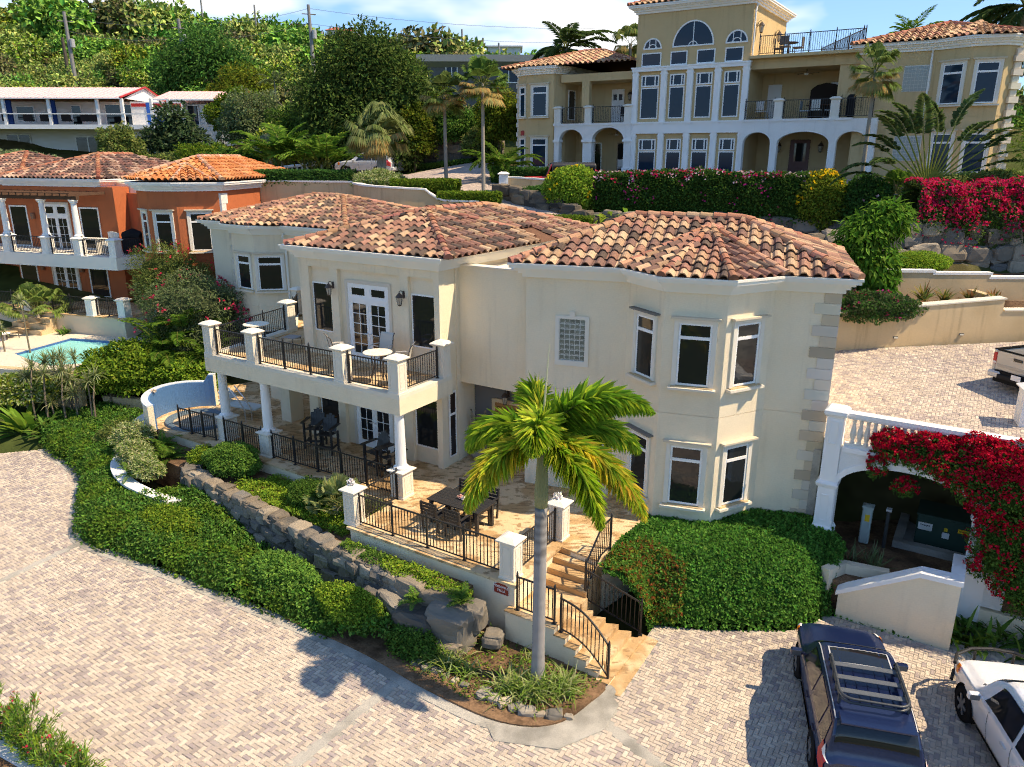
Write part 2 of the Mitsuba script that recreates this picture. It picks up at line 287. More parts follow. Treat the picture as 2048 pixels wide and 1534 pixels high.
# the upper road past the yellow villa
road = np.array([(-18, 57, 8.3), (-9, 55, 8.5), (-5.7, 48, 8.5), (-4.5, 43.6, 8.35), (-1.2, 41.6, 7.75), (2.0, 38.6, 7.35), (5, 36.3, 6.6), (9, 33.5, 5.4), (12.5, 30.2, 4.0)])
roadr = np.array([(-18, 64, 8.5), (-7.5, 62.0, 8.95), (-1.2, 59, 10.0), (0.3, 48.5, 8.9), (0.3, 44.5, 8.35), (2.2, 42.0, 7.9), (6, 39.5, 7.0), (10.5, 36.2, 5.8), (14.5, 32.5, 4.3)])
mb = MB(); n = len(road); mb.add(np.vstack([road, roadr]), [[k, n+k, n+k+1, k+1] for k in range(n-1)]); struct(mb, 'upper_road', 'm_pave_far')
mb = MB(FV); mb.prism([(-30, 38), (-19, 41.8), (-5, 41.8), (4, 38), (8, 60), (-30, 62)], 8.0, np.array([8.4, 9.05, 9.05, 8.9, 9.1, 9.1])+.0); struct(mb, 'villa_forecourt', 'm_pave_far')
# ---- leaves --------------------------------------------------------------------------------------
def leaves(mb, P, D, N, L, w, col, fold=.25, bend=0.0):
    D = unit(D); S = unit(np.cross(D, N)); U = np.cross(S, D); L = np.broadcast_to(L, len(P))[:, None]; w = np.broadcast_to(w, len(P))[:, None]
    mid = P+D*L*.5+U*bend*L
    v = np.stack([P, mid-S*w*.5+U*w*fold, P+D*L-U*bend*L, mid+S*w*.5+U*w*fold], 1)
    k = np.arange(len(P))[:, None]*4
    f = np.concatenate([k+[0, 2, 1], k+[0, 3, 2]], 1).reshape(-1, 3)
    return mb.add(v.reshape(-1, 3), f, np.repeat(col, 4, 0))
G_DARK = 1.3*np.array([(.034, .085, .018), (.046, .105, .022), (.028, .066, .018), (.062, .130, .028)])
G_MID = 1.3*np.array([(.095, .175, .030), (.070, .145, .026), (.125, .215, .036), (.052, .110, .022)])
G_LIME = 1.2*np.array([(.21, .31, .03), (.155, .26, .028), (.26, .35, .04), (.11, .20, .025)])
G_YEL = np.array([(.23, .29, .03), (.17, .25, .03), (.12, .19, .025), (.29, .31, .04)])
G_OLIVE = 1.35*np.array([(.140, .175, .045), (.110, .150, .04), (.18, .20, .06), (.080, .120, .03)])
G_GREY = 1.3*np.array([(.14, .185, .08), (.11, .155, .06), (.18, .215, .105)])
G_VAR = np.array([(.42, .46, .20), (.30, .38, .12), (.13, .22, .04), (.50, .52, .28)])
MAG = np.array([(.50, .012, .055), (.60, .02, .09), (.42, .008, .03), (.66, .03, .10)])
def rdir(rng, n): return unit(rng.normal(size=(n, 3)))
def blob(mb, rng, c, rad, n, L, pal, asp=.55, lump=.35, shell=.28, droop=.2, flat=-.5, seed=0, core=True, freq=2.2, s=.2):
    """a leafy mass: leaves through the outer shell of a lumpy ellipsoid, over a twiggy core"""
    c, rad = np.array(c, float), np.broadcast_to(np.array(rad, float), 3)
    d = rdir(rng, n); d[:, 2] = np.where(d[:, 2] < flat, -d[:, 2]*rng.random(n), d[:, 2]); d = unit(d)
    k = 1+lump*2*(meshkit.fbm(d*freq+seed*7.7+20, 3, seed)-.5)
    r = k*(1-shell*rng.random(n)**1.5)
    P = c+d*r[:, None]*rad
    D = unit(d*.7+rdir(rng, n)*.8+[0, 0, -droop]); N = unit(d+rdir(rng, n)*.6+[0, 0, .6])
    LL = L*(.7+.6*rng.random(n))
    leaves(mb, P, D, N, LL, LL*asp, vary(rng, pal, n, s))
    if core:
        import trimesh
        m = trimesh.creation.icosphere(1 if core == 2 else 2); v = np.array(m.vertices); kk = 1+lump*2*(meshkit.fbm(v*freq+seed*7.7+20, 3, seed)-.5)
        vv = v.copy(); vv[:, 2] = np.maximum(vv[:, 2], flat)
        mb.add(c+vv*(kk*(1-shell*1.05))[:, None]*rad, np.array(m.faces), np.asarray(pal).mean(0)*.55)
def flowers(mb, rng, c, rad, n, size, pal, lump=.35, seed=0, freq=2.2, top=-.3, clump=0):
    c, rad = np.array(c, float), np.broadcast_to(np.array(rad, float), 3)
    d = rdir(rng, n)
    if clump: d = unit(np.repeat(rdir(rng, n//clump+1), clump, 0)[:n]+rng.normal(0, .09, (n, 3)))
    d[:, 2] = np.where(d[:, 2] < top, -d[:, 2], d[:, 2])
    k = 1+lump*2*(meshkit.fbm(d*freq+seed*7.7+20, 3, seed)-.5)
    P = c+d*(k*(1+rng.normal(0, .02, n)))[:, None]*rad
    for _ in range(2): leaves(mb, P, rdir(rng, n), unit(d+rdir(rng, n)*.5), size*(.7+.6*rng.random(n)), size*.8, vary(rng, pal, n, .15))
def cover(mb, rng, poly, zf, n, L, pal, asp=.6, amp=.06, up=.9, s=.2, base=True, patch=None):
    """ground cover: leaves on a surface z = zf(points) over a polygon of the builder's frame"""
    P = Polygon(poly); x0, y0, x1, y1 = P.bounds; m = int(n*(x1-x0)*(y1-y0)/P.area)
    q = np.c_[rng.uniform(x0, x1, m), rng.uniform(y0, y1, m)]; q = q[contains_xy(P, q[:, 0], q[:, 1])]; n = len(q)
    e = .03; z = zf(q); gxx, gyy = (zf(q+[e, 0])-z)/e, (zf(q+[0, e])-z)/e
    nr = unit(np.c_[-gxx, -gyy, np.ones(n)]); lump = (meshkit.fbm(np.c_[q*3, z*3], 3, 4)-.5)*amp*2
    X = np.c_[q, z]+nr*(lump+amp*.7*rng.random(n))[:, None]
    D = unit(rdir(rng, n)*.9+nr*.3); N = unit(nr*up+rdir(rng, n)*.5+[0, 0, .2]); LL = L*(.5+.95*rng.random(n)**1.3)
    col = vary(rng, pal, n, s)
    if patch is not None:
        w = meshkit.fbm(np.c_[q*.9, 0*z], 3, 14) > .55; col[w] = vary(rng, patch, int(w.sum()), s)
    leaves(mb, X, D, N, LL, LL*asp, col)
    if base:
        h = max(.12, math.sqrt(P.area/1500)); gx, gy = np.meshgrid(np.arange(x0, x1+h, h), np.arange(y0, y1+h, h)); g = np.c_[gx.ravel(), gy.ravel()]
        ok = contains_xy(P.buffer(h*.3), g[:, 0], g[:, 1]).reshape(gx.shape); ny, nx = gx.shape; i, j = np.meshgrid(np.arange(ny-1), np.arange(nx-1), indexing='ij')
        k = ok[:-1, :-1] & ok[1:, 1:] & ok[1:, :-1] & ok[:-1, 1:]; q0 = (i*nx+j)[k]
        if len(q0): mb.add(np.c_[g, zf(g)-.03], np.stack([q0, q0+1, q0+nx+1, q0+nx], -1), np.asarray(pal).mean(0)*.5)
def dist_to(line):
    a, b = np.asarray(line[:-1], float), np.asarray(line[1:], float)
    def f(q):
        best = np.full(len(q), 1e9)
        for s, e in zip(a, b):
            d = e-s; t = np.clip(((q-s)@d)/(d@d), 0, 1); best = np.minimum(best, np.linalg.norm(q-s-t[:, None]*d, axis=1))
        return best
    return f
# ---- builders shared by the houses ----------------------------------------------------------------
WHITE = (.80, .80, .78); CREAMY = (.76, .70, .58); STONE = (.62, .55, .43); BLACK = (.018, .018, .02); TRIM = (.74, .70, .60)
TILE_PAL = np.array([(.44, .30, .19), (.37, .245, .155), (.30, .165, .125), (.20, .125, .10), (.125, .095, .078), (.49, .35, .225), (.33, .19, .135)])
TILE_ORANGE = np.array([(.52, .22, .085), (.47, .18, .07), (.56, .26, .11), (.42, .15, .06), (.50, .24, .12)])
TILE_CLAY = np.array([(.40, .17, .10), (.45, .23, .14), (.31, .12, .08), (.36, .17, .11)])
def tile_template(w, L):
    u = np.array([-.5, -.36, -.30, -.19, 0, .19, .30, .36, .5])*w; z = np.array([0, .0, .035, .085, .105, .085, .035, .0, 0])*(w/.34)
    a = np.c_[u, np.full(9, -.03), z+.045]; b = np.c_[u*np.r_[1, 1, .92, .9, 1, .9, .92, 1, 1], np.full(9, L+.03), z*.86+.0]; c = a-[0, 0, .045]; c[:, 1] += .02
    i = np.arange(8)
    f = np.vstack([np.stack([i, i+1, i+10, i+9], 1), np.stack([i+18, i+19, i+1, i], 1)])
    return np.vstack([a, b, c]), np.vstack([f[:, [0, 1, 2]], f[:, [0, 2, 3]]])
class Roof:
    def __init__(s, fr, holder, rng, pal=TILE_PAL, cappal=None, w=.345, L=.42, dark=.5, mark='roof'):
        s.fr, s.h, s.rng, s.pal, s.w, s.L, s.dark = fr, holder, rng, pal, w, L, dark
        s.cappal = pal if cappal is None else cappal
        s.deck = MB(fr, (.16, .09, .06)); s.R, s.t, s.c = [], [], []; s.caps = []; s.mark = mark
    def face(s, pts):
        p = np.asarray(pts, float); e = unit(p[1]-p[0]); n = unit(np.cross(p[1]-p[0], p[2]-p[0])); n = n if n[2] > 0 else -n; up = np.cross(n, e)
        s.deck.face(p)
        q = np.c_[(p-p[0])@e, (p-p[0])@up]; P = Polygon(q); x0, y0, x1, y1 = P.bounds
        nx, ny = int((x1-x0)/s.w)+1, int((y1-y0)/s.L)+1
        X, Y = np.meshgrid((np.arange(nx)+.5)*s.w+x0, np.arange(ny)*s.L+y0); X, Y = X.ravel(), Y.ravel()
        ok = contains_xy(P.buffer(.05), X, Y+s.L*.45); X, Y = X[ok], Y[ok]; N = len(X)
        if not N: return
        rng = s.rng; jit = rng.normal(0, .006, (N, 3))
        R = np.broadcast_to(np.stack([e, up, n], 1), (N, 3, 3))@(np.eye(3)+np.cross(np.eye(3)[None], rng.normal(0, .016, (N, 1, 3))))
        t = p[0]+X[:, None]*e+Y[:, None]*up+n*.012+jit
        m = meshkit.fbm(t*.8, 3, 6)
        k = np.where(rng.random(N) < s.dark*(m-.30)*2.2, rng.choice([3, 4, 2] if len(s.pal) > 5 else [3, 1, 3], N), rng.integers(0, len(s.pal), N))
        s.R.append(R); s.t.append(t); s.c.append(s.pal[k]*(1+rng.normal(0, .10, (N, 1))))
    def cap(s, a, b, r=.135):
        a, b = np.asarray(a, float), np.asarray(b, float); n = max(1, int(round(np.linalg.norm(b-a)/.40)))
        d = unit(b-a); S = unit(np.cross(d, [0, 0, 1.])); U = np.cross(S, d)
        for k in range(n):
            m = MB(s.fr); c = vary(s.rng, s.cappal, 1, .12)[0]; ang = np.linspace(-.15, PI+.15, 8); L = np.linalg.norm(b-a)/n
            A = a+d*(L*k-.03); B = a+d*(L*(k+1)+.03)
            ra = np.array([A+S*math.cos(x)*r*1.08+U*(math.sin(x)*r*1.08+.05) for x in ang]); rb = np.array([B+S*math.cos(x)*r*.92+U*(math.sin(x)*r*.92+.03) for x in ang])
            i = np.arange(7); m.add(np.vstack([ra, rb]), np.stack([i, i+1, i+9, i+8], 1), c); m.face(ra[::-1], c*.6); m.face(rb, c*.7)
            s.caps.append((a+d*L*k, m))
    def finish(s, n_parts, name='roof', mat='m_rough', cap_parts=True):
        h = s.deck.put(name, mat, s.h); tv, tf = tile_template(s.w, s.L)
        if s.t:
            R, t, c = np.concatenate(s.R), np.concatenate(s.t), np.concatenate(s.c)
            d = np.argsort(dist_key(s.fr(t))); R, t, c = R[d], t[d], c[d]; k = min(n_parts, len(t))
            for i in range(k): MB(s.fr).rep(tv, tf, R[i:i+1], t[i:i+1], c[i:i+1]).put('tile', mat, h)
            MB(s.fr).rep(tv, tf, R[k:], t[k:], c[k:]).put('tile_field', mat, h, kind='stuff')
        if cap_parts:
            for _, m in s.caps: m.put('ridge_tile', mat, h)
        else:
            m = MB(FW)
            for _, q in s.caps: m.add(*q.mesh())
            m.put('ridge_tiles', mat, h, kind='stuff')
        return h
def hip(roof, x0, x1, y0, y1, z, slope, axis=None, faces='fblr', skip_caps=''):
    """hip roof on a rectangle; the ridge runs along the longer side"""
    w, d = x1-x0, y1-y0; h = min(w, d)/2
    if (axis or ('x' if w >= d else 'y')) == 'x': a, b = (x0+h, (y0+y1)/2, z+h*slope), (x1-h, (y0+y1)/2, z+h*slope)
    else: a, b = ((x0+x1)/2, y0+h, z+h*slope), ((x0+x1)/2, y1-h, z+h*slope)
    ax = axis or ('x' if w >= d else 'y')
    A, B, C, D = (x0, y0, z), (x1, y0, z), (x1, y1, z), (x0, y1, z)
    F = {'f': [A, B, b, a] if ax == 'x' else [A, B, a], 'r': [B, C, b] if ax == 'x' else [B, C, b, a], 'b': [C, D, a, b] if ax == 'x' else [C, D, b], 'l': [D, A, a] if ax == 'x' else [D, A, a, b]}
    for k, f in F.items():
        if k in faces: roof.face(f)
        else: roof.deck.face(f)
    for s, (p, q) in {'1': (A, a), '2': (B, b if ax == 'x' else a), '3': (C, b), '4': (D, a if ax == 'x' else b), '0': (a, b)}.items():
        if s not in skip_caps and np.linalg.norm(np.subtract(p, q)) > .1: roof.cap(p, q)
    return a, b
def buf(poly, d): return np.array(Polygon(poly).buffer(d, join_style=2, mitre_limit=3).exterior.coords)[:-1]
def cornice(fr, foot, z, holder, steps=((.10, -.02, .10), (.20, .10, .20), (.30, .20, .27), (.42, .27, .36), (.46, .36, .42)), c=(.78, .75, .66), name='cornice'):
    m = MB(fr, c)
    for d, a, b in steps: m.prism(buf(foot, d), z+a, z+b)
    return m.put(name, 'm_satin', holder)
class Loc(Fr):                                 # a wall's own axes: x along it, y into it, from p0 towards p1
    def __init__(s, fr, p0, p1): d = np.subtract(p1, p0); super().__init__(math.degrees(math.atan2(d[1], d[0])), (p0[0], p0[1], 0), fr)
def window(fr, holder, x0, x1, z0, z1, trans=.77, fw=.055, proud=.03, stone=True, glass='m_glass', split=0, fc=WHITE, name='window', stain=False, sill=True, label=None):
    """frame, pane(s), stone surround, lintel and sill; y < 0 is outside"""
    y = -proud; m = MB(fr, fc); zt = z0+(z1-z0)*trans if trans else None
    m.box(x0, y, z0, x0+fw, .02, z1); m.box(x1-fw, y, z0, x1, .02, z1); m.box(x0+fw, y, z0, x1-fw, .02, z0+fw); m.box(x0+fw, y, z1-fw, x1-fw, .02, z1)
    if zt: m.box(x0+fw, y-.008, zt-fw*.8, x1-fw, .02, zt+fw*.8)
    for k in range(1, split): xx = x0+(x1-x0)*k/split; m.box(xx-fw*.5, y-.004, z0+fw, xx+fw*.5, .02, z1-fw)
    h = m.put(name, 'm_satin', holder, label=label) if label else m.put(name, 'm_satin', holder)
    for a, b in ([(z0+fw, zt-fw*.8), (zt+fw*.8, z1-fw)] if zt else [(z0+fw, z1-fw)]):
        MB(fr).box(x0+fw, -.012, a, x1-fw, .02, b).put('pane', glass, h)
    if stone:
        s = MB(fr, TRIM); w = .13
        s.box(x0-w, -.055, z0-.02, x0-.003, .02, z1+.003); s.box(x1+.003, -.055, z0-.02, x1+w, .02, z1+.003); s.box(x0-w, -.057, z1+.003, x1+w, .02, z1+.10); s.put('surround', 'm_rough', h)
        s = MB(fr, (.70, .66, .57)); s.box(x0-w-.05, -.12, z1+.10, x1+w+.05, .02, z1+.13); s.box(x0-w-.09, -.17, z1+.13, x1+w+.09, .02, z1+.18, (.62, .55, .42) if not stain else (.2, .19, .17)); s.put('lintel', 'm_rough', h)
        if sill:
            s = MB(fr, (.72, .66, .54)); s.box(x0-w-.07, -.20, z0-.12, x1+w+.07, .02, z0-.05); s.box(x0-w, -.13, z0-.05, x1+w, .02, z0-.022, (.55, .42, .24)); s.put('sill', 'm_rough', h)
    return h
def french(fr, holder, x0, x1, z0, z1, ztr=None, rows=4, proud=.03, name='french_door', stone=.12, fc=WHITE):
    """two glazed leaves, each a grid of panes, under an optional transom light"""
    f = .075; top = ztr or z1; m = MB(fr, fc); y = -proud; xm = (x0+x1)/2
    m.box(x0, y, z0, x0+f, .02, z1); m.box(x1-f, y, z0, x1, .02, z1); m.box(x0+f, y, z1-f, x1-f, .02, z1)
    h = m.put(name, 'm_satin', holder)
    if ztr:
        t = MB(fr, fc); t.box(x0+f, y-.01, ztr-.03, x1-f, .02, ztr+.06); t.box(xm-.05, y, ztr+.06, xm+.05, .02, z1-f); t.put('transom_bar', 'm_satin', h)
        for a, b in ((x0+f, xm-.05), (xm+.05, x1-f)):
            t = MB(fr, fc); zz0, zz1 = ztr+.06, z1-f; t.box(a, y+.006, zz0, b, .02, zz0+.09); t.box(a, y+.006, zz1-.07, b, .02, zz1); t.box(a, y+.006, zz0+.09, a+.10, .02, zz1-.07); t.box(b-.10, y+.006, zz0+.09, b, .02, zz1-.07); t.put('transom_frame', 'm_satin', h)
            MB(fr).box(a+.10, -.008, zz0+.09, b-.10, .02, zz1-.07).put('pane', 'm_glass', h)
    for a, b in ((x0+f, xm-.005), (xm+.005, x1-f)):
        t = MB(fr, fc); s = .11; k = .24; zt = top-.03-(f if not ztr else 0)
        t.box(a, y+.004, z0+.01, a+s, .02, zt); t.box(b-s, y+.004, z0+.01, b, .02, zt); t.box(a+s, y+.004, z0+.01, b-s, .02, z0+k); t.box(a+s, y+.004, zt-s, b-s, .02, zt)
        gx, gz = (b-s-a-s)/2, (zt-s-z0-k)/rows
        t.box(a+s+gx-.012, y+.010, z0+k, a+s+gx+.012, .02, zt-s)
        for r in range(1, rows): t.box(a+s, y+.012, z0+k+gz*r-.012, b-s, .02, z0+k+gz*r+.012)
        hd = -1 if a < xm-.2 else 1; hx = b-s*.5 if hd < 0 else a+s*.5
        t.cbox((hx, y-.05, z0+1.0), (.02, .10, .025), col=(.55, .55, .55)); t.cbox((hx+hd*.05, y-.09, z0+1.0), (.12, .02, .025), col=(.55, .55, .55)); t.put('door_leaf', 'm_satin', h)
        for c in range(2):
            for r in range(rows): MB(fr).box(a+s+gx*c+.012, -.010, z0+k+gz*r+.012, a+s+gx*(c+1)-.012, .02, z0+k+gz*(r+1)-.012).put('pane', 'm_glass', h)
    if stone:
        s = MB(fr, (.66, .60, .49)); w = stone
        s.box(x0-w, -.045, z0, x0-.003, .02, z1+.003); s.box(x1+.003, -.045, z0, x1+w, .02, z1+.003); s.box(x0-w, -.047, z1+.003, x1+w, .02, z1+w); s.put('surround', 'm_rough', h)
    return h
def pier(fr, holder, x, y, z0, z1, w=.42, c=CREAMY, rz=0, name='post', mat='m_rough', cap=(.80, .75, .64), label=None, cat=None, group=None, panel=True, big=1.0):
    """a square post with recessed panels and a stepped pyramid cap"""
    q = Fr(rz, (x, y, 0), fr); m = MB(q, c); h = w/2; b = z1-.17*big
    m.sqlathe([(h+.02, z0), (h+.02, z0+.06), (h, z0+.07), (h, b)], (0, 0, 0))
    if panel:
        for k in range(4):
            t = MB(Fr(90*k, (0, 0, 0), q), np.array(c)*1.0); p, e = h*.62, .012
            for bx in ((-p, -p+.02, z0+.16, b-.10), (p-.02, p, z0+.16, b-.10)): t.box(bx[0], -h-e, bx[2], bx[1], -h+.002, bx[3])
            t.box(-p+.02, -h-e, z0+.16, p-.02, -h+.002, z0+.18); t.box(-p+.02, -h-e, b-.12, p-.02, -h+.002, b-.10); m.add(*[t.mesh()[0]@np.linalg.inv(q.R).T-0 if 0 else (t.mesh()[0]-q.o)@q.R, t.mesh()[1], t.mesh()[2]])
    k = MB(q, cap); k.sqlathe([(h, b), (h+.05, b+.02), (h+.08, b+.05), (h+.08, b+.08), (h*.75, z1-.01), (h*.5, z1)], (0, 0, 0))
    if holder is None:
        key = thing(name, label, cat, group); m.put('shaft', mat, key); k.put('cap', mat, key); return key
    key = m.put(name, mat, holder); k.put('cap', mat, key); return key
def railing(fr, p0, p1, z, h=.95, holder=None, n_post=None, label=None, group=None, gap=.11, name='railing', ends=(True, True), lift=.09, z2=None, c=BLACK, arc=None, r=.018):
    """black metal railing: posts with finials, two rails, thin balusters"""
    p0, p1 = np.array(p0, float), np.array(p1, float); z2 = z if z2 is None else z2; L = np.linalg.norm(p1-p0); d = (p1-p0)/L
    key = thing(name, label, 'railing', group) if holder is None else None
    if arc is None: P = lambda t: (*(p0+(p1-p0)*t), z+(z2-z)*t)
    else: P = arc
    N = 2 if arc is None else 12
    ts = np.linspace(0, 1, N)
    top = MB(fr, c); top.tube([np.add(P(t), (0, 0, h)) for t in ts], .026, 4); bot = MB(fr, c); bot.tube([np.add(P(t), (0, 0, lift)) for t in ts], .02, 4)
    if key is None: key = top.put(name, 'm_satin', holder)
    else: top.put('top_rail', 'm_satin', key)
    bot.put('bottom_rail', 'm_satin', key)
    k = max(2, int(round(L/1.15))+1) if n_post is None else n_post; k = max(k, 2)
    for i, t in enumerate(np.linspace(.0, 1, k)):
        if (i == 0 and not ends[0]) or (i == k-1 and not ends[1]): continue
        m = MB(fr, c); q = P(t); m.cbox((q[0], q[1], q[2]+h/2+.03), (.045, .045, h+.06), math.degrees(math.atan2(d[1], d[0]))); m.lathe([(.018, 0), (.03, .03), (.02, .06), (.004, .10)], (q[0], q[1], q[2]+h+.06), 6); m.cbox((q[0], q[1], q[2]+.01), (.11, .11, .02), math.degrees(math.atan2(d[1], d[0]))); m.put('post', 'm_satin', key)
    b = MB(fr, c); nb = int(L/gap)
    for t in (np.arange(nb)+.5)/nb:
        q = np.array(P(t)); b.tube([q+[0, 0, lift], q+[0, 0, h]], r*.72, 4, cap=False)
    b.put('balusters', 'm_satin', key, kind='stuff')
    return key
def lantern(fr, x, y, z, ang, label, s=1.0, hang=True, c=(.055, .04, .032), group=None, holder=None):
    """wall lantern: back plate, scroll arm, hipped hood, tapered glass cage; local -y points off the wall"""
    q = Fr(ang, (x, y, z), fr); key = thing('wall_lantern', label, 'lantern', group) if holder is None else None
    m = MB(q, c); m.lathe([(.0, -.13), (.05, -.11), (.06, 0), (.05, .11), (.0, .13)], (0, -.01, 0), 8, sy=.4)
    m.tube([(0, -.02, .0), (0, -.06, .10*s), (0, -.14, .15*s), (0, -.22, .13*s), (0, -.22, .08*s)], .013, 6)
    if key: m.put('bracket', 'm_satin', key)
    else: key = m.put('wall_lantern', 'm_satin', holder)
    m = MB(q, c); o = (0, -.22, -.06); m.lathe([(.135*s, .0), (.13*s, .02), (.06*s, .11*s), (.03*s, .13*s), (.012, .17*s)], o, 8); m.lathe([(.03, -.29*s), (.06*s, -.27*s), (.07*s, -.25*s), (.07*s, -.24*s)], o, 8)
    for k in range(6):
        a = k*PI/3; m.tube([np.add(o, (.105*s*math.cos(a), .105*s*math.sin(a), 0)), np.add(o, (.065*s*math.cos(a), .065*s*math.sin(a), -.25*s))], .007, 4)
    m.put('hood', 'm_satin', key); MB(q, (.42, .38, .30)).lathe([(.06*s, -.24*s), (.098*s, 0)], o, 8).put('glass', 'm_satin', key)
    return key
def column(fr, holder, x, y, z0, zp, z1, r=.17, c=(.80, .80, .78), ped=CREAMY):
    m = MB(fr, c); m.lathe([(r+.07, zp), (r+.07, zp+.05), (r+.02, zp+.08), (r, zp+.12), (r*.98, zp+(z1-zp)*.35), (r*.86, z1-.12), (r*.95, z1-.10), (r*.95, z1-.06), (r+.05, z1-.03), (r+.05, z1)], (x, y, 0), 20)
    key = m.put('column', 'm_satin', holder, ) ; pier(fr, key, x, y, z0, zp, .5, ped, name='pedestal', big=.7); return key
# ---- the cream villa ----------------------------------------------------------------------------
rng = np.random.default_rng(3)
VILLA = thing('main_villa', 'two storey cream stucco villa with brown barrel tile roofs and a columned balcony', 'villa')
ZE = 6.75
F_FOOT = [(-20.9, 18.58), (-14.6, 18.58), (-14.6, 28.6), (-20.9, 28.6)]
BL_FOOT = [(-32.6, 23.6), (-30.7, 23.6), (-30.1, 22.85), (-28.45, 22.75), (-27.4, 23.6), (-20.9, 23.6), (-20.9, 30.6), (-32.6, 30.6)]
G_FOOT = [(0, 0), (3.1, 0), (4.3, -1.2), (5.95, -1.2), (7.1, 0), (8.75, 0), (8.75, 5.6), (0, 5.6)]
m = MB(FV); m.prism([(-20.88, 18.73), (-14.62, 18.73), (-14.62, 28.6), (-20.88, 28.6)], -.4, ZE)
for x0, x1 in ((-20.9, -20.43), (-19.39, -19.03), (-16.22, -15.86), (-14.8, -14.6)): m.box(x0, 18.58, -.3, x1, 18.74, 6.44)
m.box(-20.9, 18.58, 6.44, -14.6, 18.74, ZE); m.box(-20.9, 18.582, 2.45, -14.6, 18.74, 3.3)
m.box(-14.62, 18.582, -.3, -14.58, 18.86, ZE-.01); m.box(-14.62, 19.45, -.3, -14.58, 19.65, ZE-.01)
m.put('wall', 'm_cream', VILLA)
m = MB(FV); m.prism(BL_FOOT, -.4, 3.40); m.prism(BL_FOOT, 3.42, ZE); m.prism(buf(BL_FOOT, -.02), 3.38, 3.44); m.put('wall', 'm_cream', VILLA)
m = MB(FG); m.prism(G_FOOT, -1.0, 3.292); m.prism(G_FOOT, 3.308, ZE); m.prism(buf(G_FOOT, -.02), 3.28, 3.32); m.put('wall', 'm_cream', VILLA)
m = MB(FV); m.box(-14.6, 19.65, 2.84, -11.75, 20.0, 6.78); m.box(-14.6, 20.0, 2.84, -11.9, 21.0, 3.1); m.put('wall', 'm_cream', VILLA)
m = MB(FV, (.165, .165, .165)); m.box(-14.6, 20.5, -.1, -11.95, 20.7, 2.84); m.put('grey_entry_wall', 'm_rough', VILLA, label='dark grey wall round the entry door')
m = MB(FV, (.74, .71, .63)); m.prism([(-14.6, 20.0), (-11.9, 20.0), (-13.6, 27.5), (-14.6, 27.5)], 6.45, 6.55); m.put('flat_roof', 'm_rough', VILLA)
m = MB(FV, (.78, .73, .62)); m.box(-14.6, 19.62, 6.78, -11.75, 20.02, 6.82); m.put('parapet_coping', 'm_rough', VILLA)
cornice(FV, F_FOOT, ZE, VILLA); cornice(FV, BL_FOOT, ZE, VILLA); cornice(FG, G_FOOT, ZE, VILLA)
# roofs
r = Roof(FV, VILLA, rng, cappal=np.array([(.42, .25, .15), (.36, .18, .11), (.40, .20, .14), (.30, .13, .10)])); z = 7.16; sl = .32
A, B = (-21.15, 18.28, z), (-13.95, 18.28, z); P1 = (-17.5, 21.75, z+3.5*sl); P2 = (-17.4, 25.4, z+3.5*sl); C, D = (-14.0, 29.2, z), (-21.1, 29.2, z)
zn = lambda x: z+(-13.95-x)*sl
r.face([A, B, P1]); r.face([B, (-13.95, 23.9, z), (-15.0, 24.0, zn(-15)), (-15.0, 25.4, zn(-15)), (-14.0, 25.4, z), C, P2, P1]); r.face([D, A, P1, P2]); r.deck.face([C, D, P2])
for a, b in ((A, P1), (B, P1), (C, P2), (P1, P2)): r.cap(a, b)
r.cap((-15.1, 24.0, zn(-15.1)+.03), (-17.2, 21.9, P1[2]+.02), .08)
ROOF_F = r
rb = Roof(FV, VILLA, rng, cappal=np.array([(.44, .27, .16), (.38, .20, .12), (.42, .22, .15)])); x0, x1, y0, y1 = -32.9, -23.1, 23.22, 31
a, b = hip(rb, x0, x1, y0, y1, z, .28, faces='fr', skip_caps='4')
ap = (-29.1, 25.1, z+.62); e0, e1, e2, e3 = (-31.1, 23.2, z), (-30.15, 22.45, z), (-28.3, 22.35, z), (-26.9, 23.2, z)
for p, q in ((e0, e1), (e1, e2), (e2, e3)): rb.face([p, q, ap])
for p in (e0, e1, e2): rb.cap(p, ap, .11)
rg = Roof(FG, VILLA, rng, dark=.3, cappal=np.array([(.44, .26, .16), (.40, .20, .13), (.34, .16, .11), (.47, .30, .19)])); sl = .385
a, b = hip(rg, -.36, 9.1, -.36, 5.9, z, sl, faces='flr')
ap = (5.15, 2.05, z+1.0); E = [(2.95, -.36, z), (4.22, -1.6, z), (6.03, -1.6, z), (7.3, -.36, z)]
for p, q in zip(E[:-1], E[1:]): rg.face([p, q, ap])
for p in E: rg.cap(np.add(p, (0, 0, .015)) if p in (E[0], E[3]) else p, ap, .12)
rg.finish(150); ROOF_F.finish(110); rb.finish(40)
# quoins on the right corner of the bay wing, and on the rear left wing
for k in range(22):
    z0 = .1+k*.302; w, d = ((.62, .40), (.40, .62))[k % 2]; c = vary(rng, [(.60, .54, .43), (.55, .46, .33), (.66, .61, .51), (.48, .40, .29)], 1, .06)[0]
    MB(FG, c).box(8.75-w, -.03, z0, 8.78, d, z0+.292).put('quoin', 'm_rough', VILLA)
for k in range(11):
    z0 = 3.5+k*.29; w = (.34, .2)[k % 2]; MB(FV, vary(rng, (.66, .62, .54), 1, .05)[0]).cbox((-30.4, 23.2, z0+.13), (w, w, .262), -38).put('quoin', 'm_rough', VILLA)
